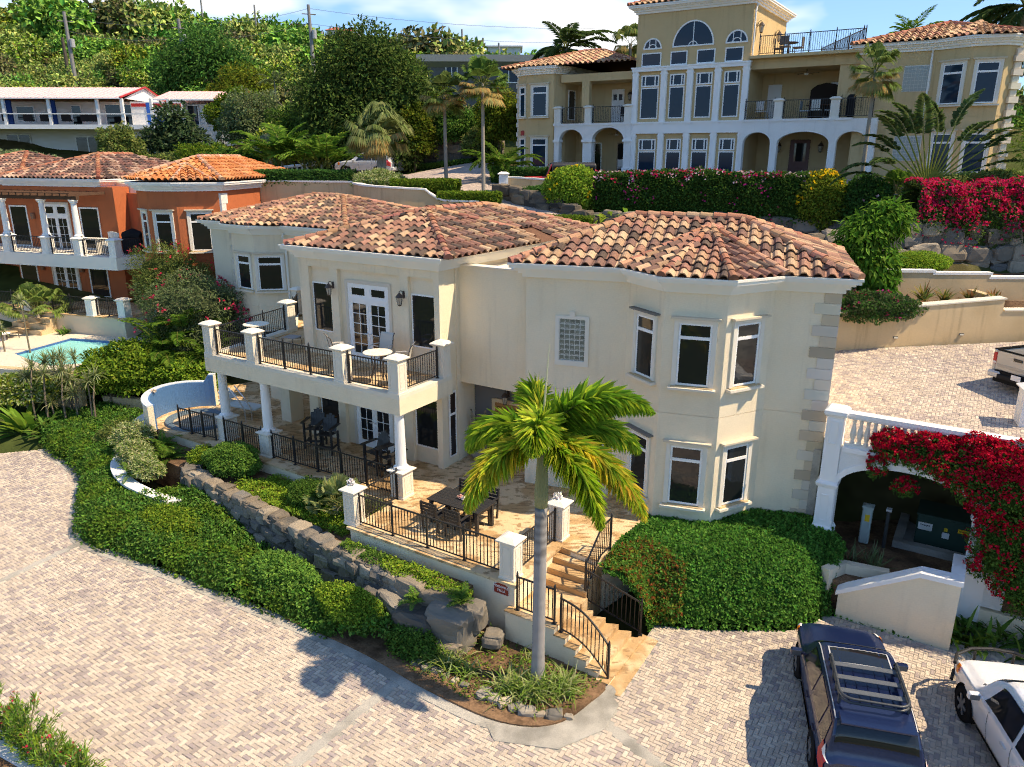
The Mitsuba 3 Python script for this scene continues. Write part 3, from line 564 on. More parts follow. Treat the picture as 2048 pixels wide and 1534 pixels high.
# bay windows of the right wing, above and below
def W(fr, p0, p1): return Loc(fr, p0, p1)
lf, cf, rf = W(FG, (3.1, 0), (4.3, -1.2)), W(FG, (4.3, -1.2), (5.95, -1.2)), W(FG, (5.95, -1.2), (7.1, 0))
for q, x0, x1, st in ((lf, .52, 1.32, True), (cf, .42, 1.30, False), (rf, .36, 1.20, False)):
    window(q, VILLA, x0, x1, 4.16, 5.90, stain=st); window(q, VILLA, x0, x1, .60, 2.36, stain=st)
for q, x0, x1 in ((W(FV, (-30.1, 22.85), (-28.45, 22.75)), .35, 1.25), (W(FV, (-28.45, 22.75), (-27.4, 23.6)), .1, 1.18)):
    window(q, VILLA, x0, x1, 4.2, 5.75); window(q, VILLA, x0, x1, .7, 2.3)
# glass block window in a coral stone surround
q = W(FG, (0, 0), (3.1, 0)); m = MB(q, TRIM)
for bx in ((.94, 4.08, 1.07, 5.62), (1.86, 4.08, 1.98, 5.62), (1.07, 5.52, 1.86, 5.62), (1.07, 4.08, 1.86, 4.24)): m.box(bx[0], -.05, bx[1], bx[2], .01, bx[3])
m.box(1.38, -.07, 5.60, 1.54, .01, 5.76); m.box(1.07, -.012, 4.24, 1.86, .01, 5.52, (.70, .70, .66)); h = m.put('glass_block_window', 'm_rough', VILLA, label='glass block window with a coral stone surround')
for i in range(5):
    for j in range(8):
        x, zz = 1.075+i*.157, 4.245+j*.16; p = MB(q, np.array((.16, .17, .13))*rng.uniform(.7, 1.3)); p.box(x+.012, -.024, zz+.012, x+.145, .0, zz+.148); p.box(x+.03, -.030, zz+.03, x+.127, -.024, zz+.05, (.42, .43, .38)); p.put('pane', 'm_satin', h)
# upper and lower doors and windows of the front wing
q = Loc(FV, (-20.9, 18.73), (-14.6, 18.73)); X = lambda v: v+20.9
french(q, VILLA, X(-18.68), X(-16.82), 3.29, 5.98, 5.44, rows=5); french(q, VILLA, X(-18.60), X(-16.88), .02, 2.12, None, rows=4)
for x0, x1 in ((-20.41, -19.41), (-15.84, -14.82)):
    window(q, VILLA, X(x0), X(x1), 4.10, 5.88, trans=None, stone=False, fw=.05); window(q, VILLA, X(x0), X(x1), .58, 2.36, trans=None, stone=False, fw=.05)
q = Loc(FV, (-14.58, 18.58), (-14.58, 19.65)); window(q, VILLA, .38, .76, .30, 2.62, trans=.66, stone=False, fw=.05, proud=.02)
lantern(FV, -19.24, 18.58, 5.86, 0, 'upper wall lantern left of the balcony french doors'); lantern(FV, -16.04, 18.58, 5.84, 0, 'upper wall lantern right of the balcony french doors')
lantern(FV, -13.2, 20.5, 2.42, 0, 'wall lantern hanging over the wooden entry door')
# wooden entry door
q = Loc(FV, (-14.6, 20.5), (-11.9, 20.5)); m = MB(q, (.33, .155, .045)); m.box(.88, -.05, .02, 1.82, .01, 2.05); h = m.put('entry_door', 'm_satin', VILLA, label='brown panelled wooden entry door')
for i in range(2):
    for z0, z1 in ((.15, .75), (.85, 1.45), (1.53, 1.92)):
        p = MB(q, (.24, .10, .028)); x = .97+i*.41; p.box(x, -.056, z0, x+.34, -.04, z1, (.13, .05, .015)); p.box(x+.04, -.066, z0+.04, x+.30, -.05, z1-.04, (.36, .165, .05)); p.put('door_panel', 'm_satin', h)
m = MB(q, (.60, .47, .29)); m.box(.75, -.06, 0, .88, .01, 2.16); m.box(1.82, -.06, 0, 1.95, .01, 2.16); m.box(.88, -.062, 2.05, 1.82, .01, 2.18); m.put('door_surround', 'm_rough', h)
# downpipe of the rear wing
m = MB(FV, (.76, .74, .68)); m.tube([(-27.25, 23.5, 6.8), (-27.2, 23.35, 6.65), (-27.2, 23.5, 6.4), (-27.2, 23.5, 3.2)], .05, 8); m.put('downpipe', 'm_satin', VILLA)
# balcony
BAL = [(-23.25, 15.98), (-14.13, 15.98), (-14.13, 18.6), (-20.9, 18.6), (-20.9, 23.6), (-26.2, 23.3), (-26.0, 22.3), (-24.0, 20.7)]
m = MB(FV); m.prism(BAL, 2.77, 3.27); m.put('balcony', 'm_cream', VILLA); BALC = VILLA+'__balcony'
ring = Polygon(BAL).difference(Polygon(BAL).buffer(-.34, join_style=2)); 
m = MB(FV, (.74, .68, .55))
for x0, y0, x1, y1 in ((-23.25, 15.982, -14.13, 16.32), (-14.47, 16.32, -14.132, 18.58)): m.box(x0, y0, 3.2, x1, y1, 3.385)
e = band((-23.12, 16.1), (-23.85, 20.7), .34); m.prism(e, 3.2, 3.384); m.prism(band((-23.9, 20.7), (-25.95, 22.6), .34), 3.2, 3.386); m.put('ledge', 'm_rough', BALC)
m = MB(FV); m.prism(buf(BAL, -.02), 3.268, 3.276); m.put('floor_tiles', 'm_trav', BALC)
PST = [(-14.36, 16.2), (-16.6, 16.2), (-20.75, 16.2), (-23.02, 16.2), (-14.36, 18.36), (-23.86, 20.45), (-25.9, 22.85)]
for x, y in PST: pier(FV, BALC, x, y, 3.38, 4.58, .40)
for (a, b), n in (((0, 1), 2), ((1, 2), 4), ((2, 3), 2), ((0, 4), 2), ((3, 5), 4), ((5, 6), 3)):
    p, q = np.array(PST[a]), np.array(PST[b]); d = unit(q-p)*.25; railing(FV, p+d, q-d, 3.38, .92, BALC, n)
railing(FV, (-25.6, 22.9), (-22.6, 23.5), 3.38, .92, BALC, 3)
for x, y in ((-14.41, 16.25), (-20.5, 16.27), (-23.1, 16.5)): column(FV, VILLA, x, y, 0, .95, 2.77)
m = MB(FV); m.box(-23.05, 19.0, -.1, -22.5, 19.65, 2.77); m.put('pillar', 'm_cream', VILLA); m = MB(FV); m.box(-25.75, 20.75, -.1, -25.1, 21.2, 2.77); m.put('pillar', 'm_cream', VILLA); m = MB(FV); m.box(-21.9, 20.6, -.1, -21.4, 21.2, 2.77); m.put('pillar', 'm_cream', VILLA)
# ---- terrace, stairs and their railings -------------------------------------------------------------
TER = [(-27.1, 15.75), (-14.32, 15.75), (-14.32, 13.86), (-8.74, 13.86), (-8.74, 16.12), (-7.55, 16.02), (-7.2, 17.8), (-6.9, 20), (-9, 21.5), (-14.6, 21), (-20.9, 24), (-27.5, 24.5), (-29.3, 19.5), (-28.6, 17.0), (-27.9, 16.2)]
m = MB(FV); m.prism(TER, -1.7, -.05); m.put('terrace', 'm_cream', kind='structure')
m = MB(FV); m.prism(TER, -.05, 0); m.put('stone_floor', 'm_trav', 'terrace')
m = MB(FV, (.66, .53, .36)); m.prism([(-14.4, 13.78), (-8.66, 13.78), (-8.66, 16.4), (-9.0, 16.4), (-9.0, 14.16), (-14.4, 14.16)], -.06, .012); m.prism([(-27.1, 15.68), (-14.4, 15.68), (-14.4, 16.0), (-27.1, 16.0)], -.06, .013); m.put('ledge', 'm_trav', 'terrace')
rr = .165
m = MB(FV)
for k in range(4): m.box(-8.74, 16.1-.3*(k+1), -1.7, -7.5+.04*k, 16.12-.3*k if k else 16.3, -rr*(k+1)+.0)
m.put('stone_stairs', 'm_trav', kind='structure'); ST = 'stone_stairs'
m = MB(FV); m.box(-8.74, 13.95, -1.7, -7.42, 14.9, -.66+.001); m.put('landing', 'm_trav', ST)
for k in range(5):
    m = MB(FV); x = -7.42+.30*k; m.prism([(x, 13.95), (x+.3, 13.95-.02*k), (x+.3, 14.9+.13*(k+1)), (x, 14.9+.13*k)], -1.7, -.66-rr*(k+1)+.001); m.put('step', 'm_trav', ST)
for k in range(4):
    m = MB(FV, (.50, .30, .13)); m.box(-8.70, 16.088-.3*k, -rr*(k+1)+.012, -7.54+.04*k, 16.1-.3*k, -rr*k-.03); m.put('riser', 'm_rough', ST)
m = MB(FV)
m.box(-8.86, 13.62, -1.75, -7.46, 13.96, -.66+.004)
for k in range(5): m.box(-7.46+.305*k, 13.62-.03*k, -1.75, -7.46+.305*(k+1), 13.96, -.66-rr*(k+1)+.006)
m.put('stepped_wall', 'm_cream', kind='structure')
m = MB(FV, (.66, .52, .35)); m.box(-8.88, 13.58, -.66, -7.44, 13.98, -.645)
for k in range(5): m.box(-7.46+.305*k-.01, 13.58-.03*k, -.66-rr*(k+1), -7.46+.305*(k+1)+.01, 13.98, -.645-rr*(k+1))
m.put('coping', 'm_trav', 'stepped_wall')
for x, y, lab in ((-14.38, 14.12, 'cream gate post with white shells on its cap, left front corner of the dining terrace'), (-9.0, 14.10, 'cream gate post above the red name sign at the stairs'), (-8.98, 16.55, 'cream gate post behind the palm trunk at the top of the stairs')):
    pier(FV, None, x, y, 0, 1.18, .42, label=lab, cat='gate post', name='gate_post')
RL = [((-14.18, 14.12), (-9.22, 14.10), 0, 5, 'long black railing along the front of the dining terrace'), ((-14.36, 14.36), (-14.38, 15.98), 0, 2, 'short black railing between the shell topped post and the white column'),
      ((-8.98, 14.34), (-8.98, 16.3), 0, 3, 'short black railing behind the palm trunk'), ((-20.22, 16.14), (-14.68, 16.14), 0, 6, 'long black railing under the balcony beside the tall black chairs'),
      ((-22.8, 16.14), (-20.76, 16.14), 0, 3, 'black railing panel between the two left white columns'), ((-25.4, 16.05), (-23.36, 16.14), 0, 4, 'black railing in front of the round spa pool')]
for a, b, z0, n, lab in RL: railing(FV, a, b, z0, .93, None, n, lab, name='railing')
railing(FV, (-8.62, 13.8), (-7.56, 13.8), -.65, .93, None, 2, 'short black handrail beside the stair landing, left of the trunk', name='stair_railing')
def arc1(t): return (-7.38+1.36*t, 13.8-.16*t*t, -.82-.70*t+.16*math.sin(PI*t))
railing(FV, (-7.38, 13.8), (-6.02, 13.6), -.82, .92, None, 2, 'arched black handrail descending the outer side of the stairs', arc=arc1, name='stair_railing')
def arc2(t): return (-7.46+1.38*t, 15.25+.42*t, -.80-.72*t)
railing(FV, (-7.46, 15.25), (-6.08, 15.67), -.8, .92, None, 2, 'sloping black handrail against the ivy hedge, lower flight', arc=arc2, name='stair_railing')
def arc3(t): return (-7.5+.0*t, 16.75-1.45*t, 0 if t < .4 else -.66*(t-.4)/.6)
railing(FV, (-7.5, 16.75), (-7.55, 15.3), 0, .92, None, 2, 'black handrail along the right of the upper stair flight', arc=arc3, name='stair_railing')
# ---- walls with openings: a shape drawn in (x, z), given thickness along y ---------------------------
def slab(mb, g, y0, y1, c=None):
    import mapbox_earcut
    for P in getattr(g, 'geoms', [g]):
        rings = [np.array(P.exterior.coords)[:-1]]+[np.array(h.coords)[:-1] for h in P.interiors]
        p = np.vstack(rings); tr = np.asarray(mapbox_earcut.triangulate_float64(p, np.cumsum([len(r) for r in rings]).astype(np.uint32))).reshape(-1, 3)
        a, b = np.c_[p[:, 0], np.full(len(p), y0), p[:, 1]], np.c_[p[:, 0], np.full(len(p), y1), p[:, 1]]
        mb.add(a, tr, c); mb.add(b, tr[:, ::-1], c)
        for r in rings:
            n = len(r); i = np.arange(n); j = (i+1) % n
            mb.add(np.vstack([np.c_[r[:, 0], np.full(n, y0), r[:, 1]], np.c_[r[:, 0], np.full(n, y1), r[:, 1]]]), np.stack([i, i+n, j+n, j], 1), c)
    return mb
def arch(x0, x1, zb, zs, zt, n=14):
    a = np.linspace(0, PI, n); c, w = (x0+x1)/2, (x1-x0)/2
    return Polygon([(x0, zb)]+[(x1, zb)]+[(c+w*math.cos(t), zs+(zt-zs)*math.sin(t)) for t in a])
def rect(x0, z0, x1, z1): return Polygon([(x0, z0), (x1, z0), (x1, z1), (x0, z1)])
# ---- the orange villa on the left ------------------------------------------------------------------
rng = np.random.default_rng(8)
OV = thing('orange_villa', 'burnt orange stucco villa with white columned balcony and clay tile roofs at the left', 'villa')
m = MB(FL); m.box(-43.2, 34, 1.0, -35.85, 44, 8.5); m.box(-52, 35, 1.0, -43.0, 44, 8.5); m.put('wall', 'm_orange', OV)
m = MB(FL); m.box(-35.9, 33.75, 1.0, -34.75, 34.9, 8.45); m.prism([(-34.8, 34.7), (-31.2, 34.0), (-31.2, 40), (-35.9, 40), (-35.9, 34.7)], 1.0, 8.1); m.put('wall', 'm_orange', OV)
FO = Fr(10.5, (-26.3, 32.45, 0), FL); OFOOT = [(-5.0, .35), (-3.8, -.62), (-2.25, -.62), (-.35, .35), (-.35, 9.6), (-5.0, 9.6)]
m = MB(FO); m.prism(OFOOT, 0, 4.9); m.prism(OFOOT, 4.92, 8.55); m.prism(buf(OFOOT, -.02), 4.88, 4.94); m.put('wall', 'm_orange', OV)
for f, fr in ((OFOOT, FO), ([(-43.1, 34), (-35.85, 34), (-35.85, 44), (-43.1, 44)], FL), ([(-52, 35), (-43.1, 35), (-43.1, 44), (-52, 44)], FL)): cornice(fr, f, 8.45, OV, c=(.78, .77, .74))
m = MB(FL, (.76, .68, .56)); m.box(-35.8, 34.95, 8.1, -31.6, 38, 8.62); m.put('parapet', 'm_rough', OV)
r1 = Roof(FL, OV, rng, dark=.55, pal=np.array([(.37, .24, .17), (.30, .15, .11), (.22, .12, .10), (.15, .10, .09), (.12, .085, .075), (.45, .32, .24), (.33, .20, .15)]), cappal=TILE_CLAY); hip(r1, -43.45, -35.5, 33.62, 44.3, 8.86, .33, axis='y', faces='flr', skip_caps='34'); hip(r1, -52.3, -42.6, 34.62, 44.3, 8.86, .30, axis='x', faces='fr', skip_caps='34'); r1.finish(60, cap_parts=False)
r2 = Roof(FO, OV, rng, dark=.1, pal=TILE_ORANGE, cappal=np.array([(.55, .33, .22), (.50, .28, .17)])); hip(r2, -5.4, .05, -.05, 10, 8.96, .40, axis='y', faces='flr', skip_caps='3')
ap = (-2.9, 1.75, 8.96+.74); E = [(-5.2, -.04, 8.96), (-3.95, -1.0, 8.96), (-2.1, -1.0, 8.96), (-.5, -.04, 8.96)]
for p, q in zip(E[:-1], E[1:]): r2.face([p, q, ap])
for p in E[1:]: r2.cap(p, ap, .10)
r2.finish(60, cap_parts=False)
for q, a, b in ((Loc(FO, (-5.0, .35), (-3.8, -.62)), .5, 1.15), (Loc(FO, (-3.8, -.62), (-2.25, -.62)), .32, 1.18), (Loc(FO, (-2.25, -.62), (-.35, .35)), .55, 1.5)):
    window(q, OV, a, b, 5.45, 7.35); window(q, OV, a, b, 1.7, 3.4)
for k in range(13):
    z0 = 1.3+k*.54; w = (.62, .40)[k % 2]; m = MB(FO, (.72, .70, .65)); m.box(-.35-w, .31, z0, -.31, .35+w, z0+.525); m.box(-.35-(1.02-w), .318, z0+.27, -.317, .35+1.02-w, z0+.525) if 0 else None; m.put('quoin', 'm_rough', OV)
q = Loc(FO, (-.35, .35), (-.35, 9.6)); window(q, OV, .75, 1.05, 6.0, 6.6, trans=None, stone=False)
q = Loc(FL, (-43.2, 34), (-35.85, 34)); X = lambda v: v+43.2
for x0, x1 in ((-43.1, -41.7), (-37.7, -36.25)):
    window(q, OV, X(x0)+.02, X(x1), 4.9, 7.3, trans=None, stone=False, fw=.09); window(q, OV, X(x0)+.02, X(x1), 2.1, 3.85, trans=None, stone=False, fw=.09)
french(q, OV, X(-40.42), X(-38.55), 4.55, 7.42, 6.75, rows=4); french(q, OV, X(-40.42), X(-38.55), 1.92, 4.0, None, rows=4)
for x, z in ((-41.2, 6.75), (-41.15, 3.75), (-38.1, 3.75), (-43.4, 6.5)):
    m = MB(FL, (.25, .13, .08)); m.lathe([(.08, -.22), (.12, -.2), (.13, .1), (.04, .16)], (x, 33.9, z), 8); m.put('wall_lamp', 'm_satin', OV)
m = MB(FL, (.77, .74, .66)); m.prism([(-52, 31.5), (-32.9, 31.5), (-31.9, 33.9), (-34.8, 34.6), (-52, 34.6)], 4.22, 4.9); m.put('balcony', 'm_rough', OV); OB = OV+'__balcony'
PX = [(-33.1, 31.75), (-35.55, 31.75), (-37.85, 31.75), (-40.75, 31.75), (-43.6, 31.75), (-46.4, 31.75), (-32.15, 33.6)]
for x, y in PX: pier(FL, OB, x, y, 4.9, 5.92, .46, (.79, .77, .72), cap=(.80, .79, .75))
for a, b in ((0, 1), (1, 2), (2, 3), (3, 4), (4, 5), (0, 6)):
    p, q = np.array(PX[a]), np.array(PX[b]); d = unit(q-p)*.25; railing(FL, p+d, q-d, 4.9, .92, OB, 2)
for x in (-35.55, -37.85, -40.75, -43.6):
    m = MB(FL, (.80, .80, .78)); m.lathe([(.23, 5.92), (.23, 5.98), (.17, 6.03), (.165, 6.6), (.14, 7.66), (.19, 7.70), (.19, 7.76), (.24, 7.80), (.24, 7.86)], (x, 31.78, 0), 16); m.put('column', 'm_satin', OB)
m = MB(FL, (.10, .062, .042)); m.box(-50, 31.68, 7.86, -35.2, 31.88, 8.06); m.put('pergola_beam', 'm_rough', OB)
for k in range(22): m = MB(FL, (.11, .066, .045)); x = -35.4-.52*k; m.box(x, 31.3, 8.06, x+.07, 34.0, 8.20); m.put('pergola_rafter', 'm_rough', OB)
m = MB(FL, (.12, .07, .045)); m.box(-50, 31.2, 8.203, -35.1, 31.32, 8.24); m.put('pergola_batten', 'm_rough', OB)
# terrace, pool deck and pool of the orange villa
m = MB(FL, (.62, .52, .38)); m.prism([(-52, 30.1), (-31.5, 30.1), (-30.5, 34.5), (-52, 35)], .3, 1.92); m.put('patio', 'm_rough', kind='structure')
m = MB(FL); m.prism([(-52, 30.05), (-31.45, 30.05), (-30.5, 34.5), (-52, 35)], 1.92, 1.96); m.put('paving', 'm_trav', 'patio')
m = MB(FL, (.66, .58, .46)); pd = Polygon([(-44, 23.6), (-33.5, 23.3), (-28.5, 24.2), (-27.6, 25.5), (-28.8, 31.2), (-44, 31.2)]); pool = Polygon([(-34.2, 25.8), (-34.35, 29.15), (-29.2, 29.6), (-28.2, 26.3), (-30.8, 24.6)])
class XY(Fr):
    def __init__(s, p): s.p = p
    def __call__(s, v): return s.p(np.asarray(v, float)[:, [0, 2, 1]])
mm = MB(XY(FL), (.66, .58, .46)); slab(mm, pd.difference(pool), .45, .93); mm.put('pool_deck', 'm_rough', kind='structure')
m = MB(FL); m.prism(np.array(pool.exterior.coords)[:-1], .3, .80); m.put('water', 'm_pool', 'pool_deck', kind='structure', label='turquoise pool water')
m = MB(XY(FL), (.06, .13, .32)); slab(m, pool.buffer(.0).difference(pool.buffer(-.06)), .78, .90); m.put('waterline_tiles', 'm_satin', 'pool_deck')
m = MB(FL); m.prism(band((-36, 23.5), (-28.2, 24.1), .3), -1.5, .95); m.prism(band((-44, 23.4), (-36, 23.5), .3), -1.5, .95); key = thing('pool_retaining_wall', 'tan retaining wall below the turquoise pool', 'wall'); m.put('wall', 'm_tan', key)
for x, y, l in ((-36.6, 25.2, 'white gate post at the left corner of the pool deck'), (-31.75, 30.45, 'white post at the right end of the patio railing'), (-33.75, 30.3, 'white post in the middle of the patio railing'), (-38.2, 30.3, 'white post beside the patio steps')): pier(FL, None, x, y, .9 if y < 30 else 1.96, 1.95 if y < 30 else 3.0, .46, (.79, .77, .71), label=l, cat='gate post', name='gate_post')
railing(FL, (-33.5, 30.35), (-32.0, 30.4), 1.96, .93, None, 3, 'black railing panel on the patio, right of its fan palm')
railing(FL, (-36.6, 30.35), (-34.0, 30.35), 1.96, .93, None, 3, 'black railing panel on the patio, behind its fan palm')
railing(FL, (-41.5, 30.3), (-38.45, 30.3), 1.96, .93, None, 4, 'black railing panel at the left edge of the patio')
for k in range(3): m = MB(FL); m.box(-38.6, 29.0-.0+.35*k, .9, -36.2, 30.2, 1.2+.25*k); m.put('patio_step', 'm_trav', 'patio')
# ---- the yellow villa on the hill ------------------------------------------------------------------
rng = np.random.default_rng(9)
UV = thing('yellow_villa', 'large ochre yellow hillside villa with white arcades, tall tower windows and roof terrace', 'villa')
Y = 44.0; U = FV
m = MB(U); m.box(-19.45, Y, 8.9, -12.8, 51, 18.12); m.put('tower_wall', 'm_yellow', UV)
LF = [(-28.2, 45.2), (-27.9, 44.5), (-26.9, 43.9), (-24.9, 43.9), (-24.5, 44.7), (-24.5, 51), (-28.2, 51)]; RF = [(-7.2, 44), (-3.8, 44), (-2.3, 43.35), (-.95, 43.6), (-.5, 44.3), (-.5, 52), (-7.2, 52)]
m = MB(U); m.prism(LF, 8.9, 12.0); m.prism(buf(LF, -.02), 11.9, 12.1); m.prism(LF, 12.03, 15.25); m.put('left_wing_wall', 'm_yellow', UV)
m = MB(U); m.prism(RF, 8.9, 12.0); m.prism(buf(RF, -.02), 11.9, 12.1); m.prism(RF, 12.03, 15.25); m.put('right_wing_wall', 'm_yellow', UV)
m = MB(U); m.box(-24.5, 46.3, 8.9, -19.45, 51, 15.0); m.box(-24.5, 44.1, 14.55, -19.45, 46.3, 15.0); m.box(-23.0, 44.05, 12.1, -22.5, 44.4, 14.55); m.box(-12.8, 47, 8.9, -7.2, 52, 15.2); m.box(-12.8, 44.2, 14.7, -7.2, 47, 15.2); m.box(-12.8, 43.7, 15.2, -7.0, 51, 15.35); m.box(-8.2, 44.3, 12.1, -7.15, 47, 14.75); m.put('gallery_wall', 'm_yellow', UV)
A1 = rect(-24.75, 8.9, -19.45, 12.05); 
for a in ((-24.4, -22.7, 11.05, 11.76), (-22.08, -19.92, 11.05, 11.84)): A1 = A1.difference(arch(a[0], a[1], 8.9, a[2], a[3]))
m = MB(U); slab(m, A1, 43.75, 44.15); m.box(-24.8, 43.7, 11.98, -19.45, 46.3, 12.1); m.put('left_arcade', 'm_white', UV)
A2 = rect(-12.85, 8.9, -6.0, 12.05)
for a in ((-12.7, -11.2, 10.85, 11.44), (-10.85, -8.2, 10.85, 11.44), (-7.85, -6.35, 10.85, 11.42)): A2 = A2.difference(arch(a[0], a[1], 8.9, a[2], a[3]))
m = MB(U); slab(m, A2, 43.6, 44.0); m.box(-12.85, 43.55, 11.98, -7.2, 47, 12.1); m.put('right_arcade', 'm_white', UV)
for x0, x1, zs in ((-24.72, -24.4, 11.0), (-22.7, -22.08, 11.0), (-19.92, -19.5, 11.0)):
    m = MB(U, WHITE); m.box(x0-.07, 43.66, zs, x1+.07, 44.16, zs+.14); m.put('pier_moulding', 'm_satin', UV); m = MB(U, WHITE); m.box(x0-.05, 43.68, 8.9, x1+.05, 44.14, 9.5); m.put('pier_base', 'm_satin', UV)
m = MB(U, WHITE); m.box(-19.6, 43.8, 11.45, -12.7, 44.02, 12.05); m.box(-19.65, 43.74, 12.0, -12.65, 44.03, 12.1); m.box(-19.6, 43.78, 14.88, -12.7, 44.02, 15.05); m.box(-19.65, 43.74, 15.05, -12.65, 44.03, 15.12); m.put('tower_band', 'm_satin', UV)
PXS = (-19.38, -17.62, -16.06, -14.46, -12.9)
for x in PXS:
    m = MB(U, WHITE); m.box(x-.17, 43.82, 12.1, x+.17, 44.02, 14.88); m.box(x-.21, 43.8, 14.68, x+.21, 44.02, 14.76); m.box(x-.17, 43.82, 8.9, x+.17, 44.02, 11.45); m.box(x-.21, 43.8, 11.28, x+.21, 44.02, 11.36); m.put('pilaster', 'm_satin', UV)
q = Loc(U, (-19.45, Y), (-12.8, Y))
for k, (a, b) in enumerate(zip(PXS[:-1], PXS[1:])):
    x0, x1 = a+.33+19.45, b-.33+19.45; f = .07
    for z0, z1, g in ((12.28, 14.0, 1), (9.25, 10.45, 1)): window(q, UV, x0, x1, z0, z1, trans=None, stone=False, fw=.06, glass='m_glass_blue')
    for z0, z1 in ((14.05, 14.68), (10.5, 11.15)):
        m = MB(q, WHITE); m.box(x0, -.04, z0, x1, .01, z0+f); m.box(x0, -.04, z1-f, x1, .01, z1)
        xs_ = (x0, x0+.20*(x1-x0), x0+.75*(x1-x0), x1-f)
        for xx in xs_: m.box(xx, -.04, z0+f, xx+f, .01, z1-f)
        h = m.put('transom_window', 'm_satin', UV); MB(q).box(x0+.02, -.015, z0+.02, x1-.02, .008, z1-.02).put('pane', 'm_glass_blue', h)
    window(q, UV, x0-.05, x1+.05, 15.1 if 0 else 15.15, 15.88, trans=None, stone=False, fw=.06, glass='m_glass_blue')
for x0, x1, z0, z1, n in ((-17.26, -14.85, 16.08, 17.42, 2), (-19.02, -17.9, 16.06, 16.66, 3), (-14.2, -12.98, 16.08, 16.74, 3)):
    x0, x1 = x0+19.45, x1+19.45; o = arch(x0, x1, z0, z0, z1, 24); i = o.buffer(-.07, join_style=2); m = MB(q, WHITE); slab(m, o.difference(i), -.05, .01)
    for k in range(1, n): xx = x0+(x1-x0)*k/n; slab(m, i.intersection(rect(xx-.02, z0, xx+.02, z1)), -.04, .005)
    c = arch((x0+x1)/2-.28, (x0+x1)/2+.28, z0, z0, z0+.28, 16); slab(m, c.difference(c.buffer(-.04)).intersection(i), -.042, .006)
    h = m.put('arched_window', 'm_satin', UV); slab(MB(q), i.buffer(.01), -.012, .009).put('pane', 'm_glass_blue', h)
for f, z in ((LF, 15.1), (RF, 15.1), ([(-19.45, Y), (-12.8, Y), (-12.8, 51), (-19.45, 51)], 17.98)): cornice(U, f, z, UV, c=(.78, .76, .70))
ru = Roof(U, UV, rng, dark=.2, pal=TILE_PAL[[0, 1, 5, 2, 0, 1]]*1.15, cappal=TILE_CLAY)
hip(ru, -28.6, -19.5, 43.6, 51.4, 15.5, .30, faces='fr', skip_caps='34', axis='x'); ru.face([(-27.3, 43.45, 15.5), (-24.6, 43.45, 15.5), (-26, 46.0, 16.2)])
hip(ru, -7.6, .1, 43.5, 52.4, 15.5, .30, faces='fl', axis='y', skip_caps='3'); ru.face([(-3.9, 43.5, 15.5), (-2.3, 42.9, 15.5), (-2.4, 46.3, 16.5)]); ru.face([(-2.3, 42.9, 15.5), (-.6, 43.1, 15.5), (-2.4, 46.3, 16.5)])
hip(ru, -19.9, -12.4, 43.6, 51.4, 18.4, .33, faces='fl', axis='x', skip_caps='34'); ru.finish(0, cap_parts=False)
for fr, ws in ((Loc(U, (-27.9, 44.5), (-26.9, 43.9)), ((.3, .95),)), (Loc(U, (-26.9, 43.9), (-24.9, 43.9)), ((.45, 1.5),)), (Loc(U, (-3.8, 44), (-2.3, 43.35)), ((.42, 1.35),)), (Loc(U, (-2.3, 43.35), (-.95, 43.6)), ((.28, 1.2),))):
    for a, b in ws: window(fr, UV, a, b, 12.6, 14.4, glass='m_glass_blue'); window(fr, UV, a, b, 9.45, 11.25, glass='m_glass_blue')
window(Loc(U, (-24.48, 44.75), (-24.48, 46.3)), UV, .3, 1.2, 12.4, 14.2, trans=None, stone=False)
q = Loc(U, (-24.5, 46.3), (-19.45, 46.3)); m = MB(q, (.74, .73, .70)); m.box(2.5, -.06, 12.12, 3.35, .01, 14.2); m.box(2.62, -.075, 13.55, 2.85, -.05, 13.9, (.03, .03, .035)); m.box(3.0, -.075, 13.55, 3.23, -.05, 13.9, (.03, .03, .035)); m.put('balcony_door', 'm_satin', UV)
window(q, UV, .9, 1.9, 9.1, 11.0, trans=None, stone=False, split=2); window(q, UV, 3.0, 3.9, 8.95, 11.0, trans=None, stone=False, fc=(.35, .25, .16))
q = Loc(U, (-12.8, 47), (-7.2, 47)); m = MB(q, (.72, .71, .68)); m.box(3.75, -.06, 12.12, 4.45, .01, 14.1); m.put('gallery_door', 'm_satin', UV); m = MB(q, (.72, .71, .68)); m.box(.35, -.06, 12.12, 1.1, .01, 14.1); m.put('gallery_door', 'm_satin', UV)
m = MB(q, (.10, .03, .022)); m.box(1.9, -.06, 8.95, 3.0, .01, 11.1); h = m.put('front_door', 'm_satin', UV, label='dark red glazed front door under the right arcade'); MB(q).box(2.15, -.07, 9.9, 2.8, -.05, 10.9).put('pane', 'm_glass', h)
for z0 in (13.25, 9.98):
    q = Loc(U, (-7.2, 44), (-3.8, 44)); m = MB(q, (.60, .58, .52)); m.box(2.05, -.02, z0, 3.28, .01, z0+1.2); h = m.put('glass_block_window', 'm_satin', UV)
    for i in range(7):
        for j in range(7): p = MB(q, (.33, .36, .33)); p.box(2.08+i*.169, -.034, z0+.02+j*.166, 2.23+i*.169, -.01, z0+.165+j*.166); p.put('pane', 'm_satin', h)
for x, y in ((-24.55, 43.95), (-22.4, 43.95), (-19.75, 43.95)): pier(U, UV, x, y, 12.1, 13.15, .42, (.77, .74, .66), name='balcony_post')
for x, y in ((-10.95, 43.8), (-8.1, 43.8)): pier(U, UV, x, y, 12.1, 13.15, .42, (.77, .74, .66), name='balcony_post')
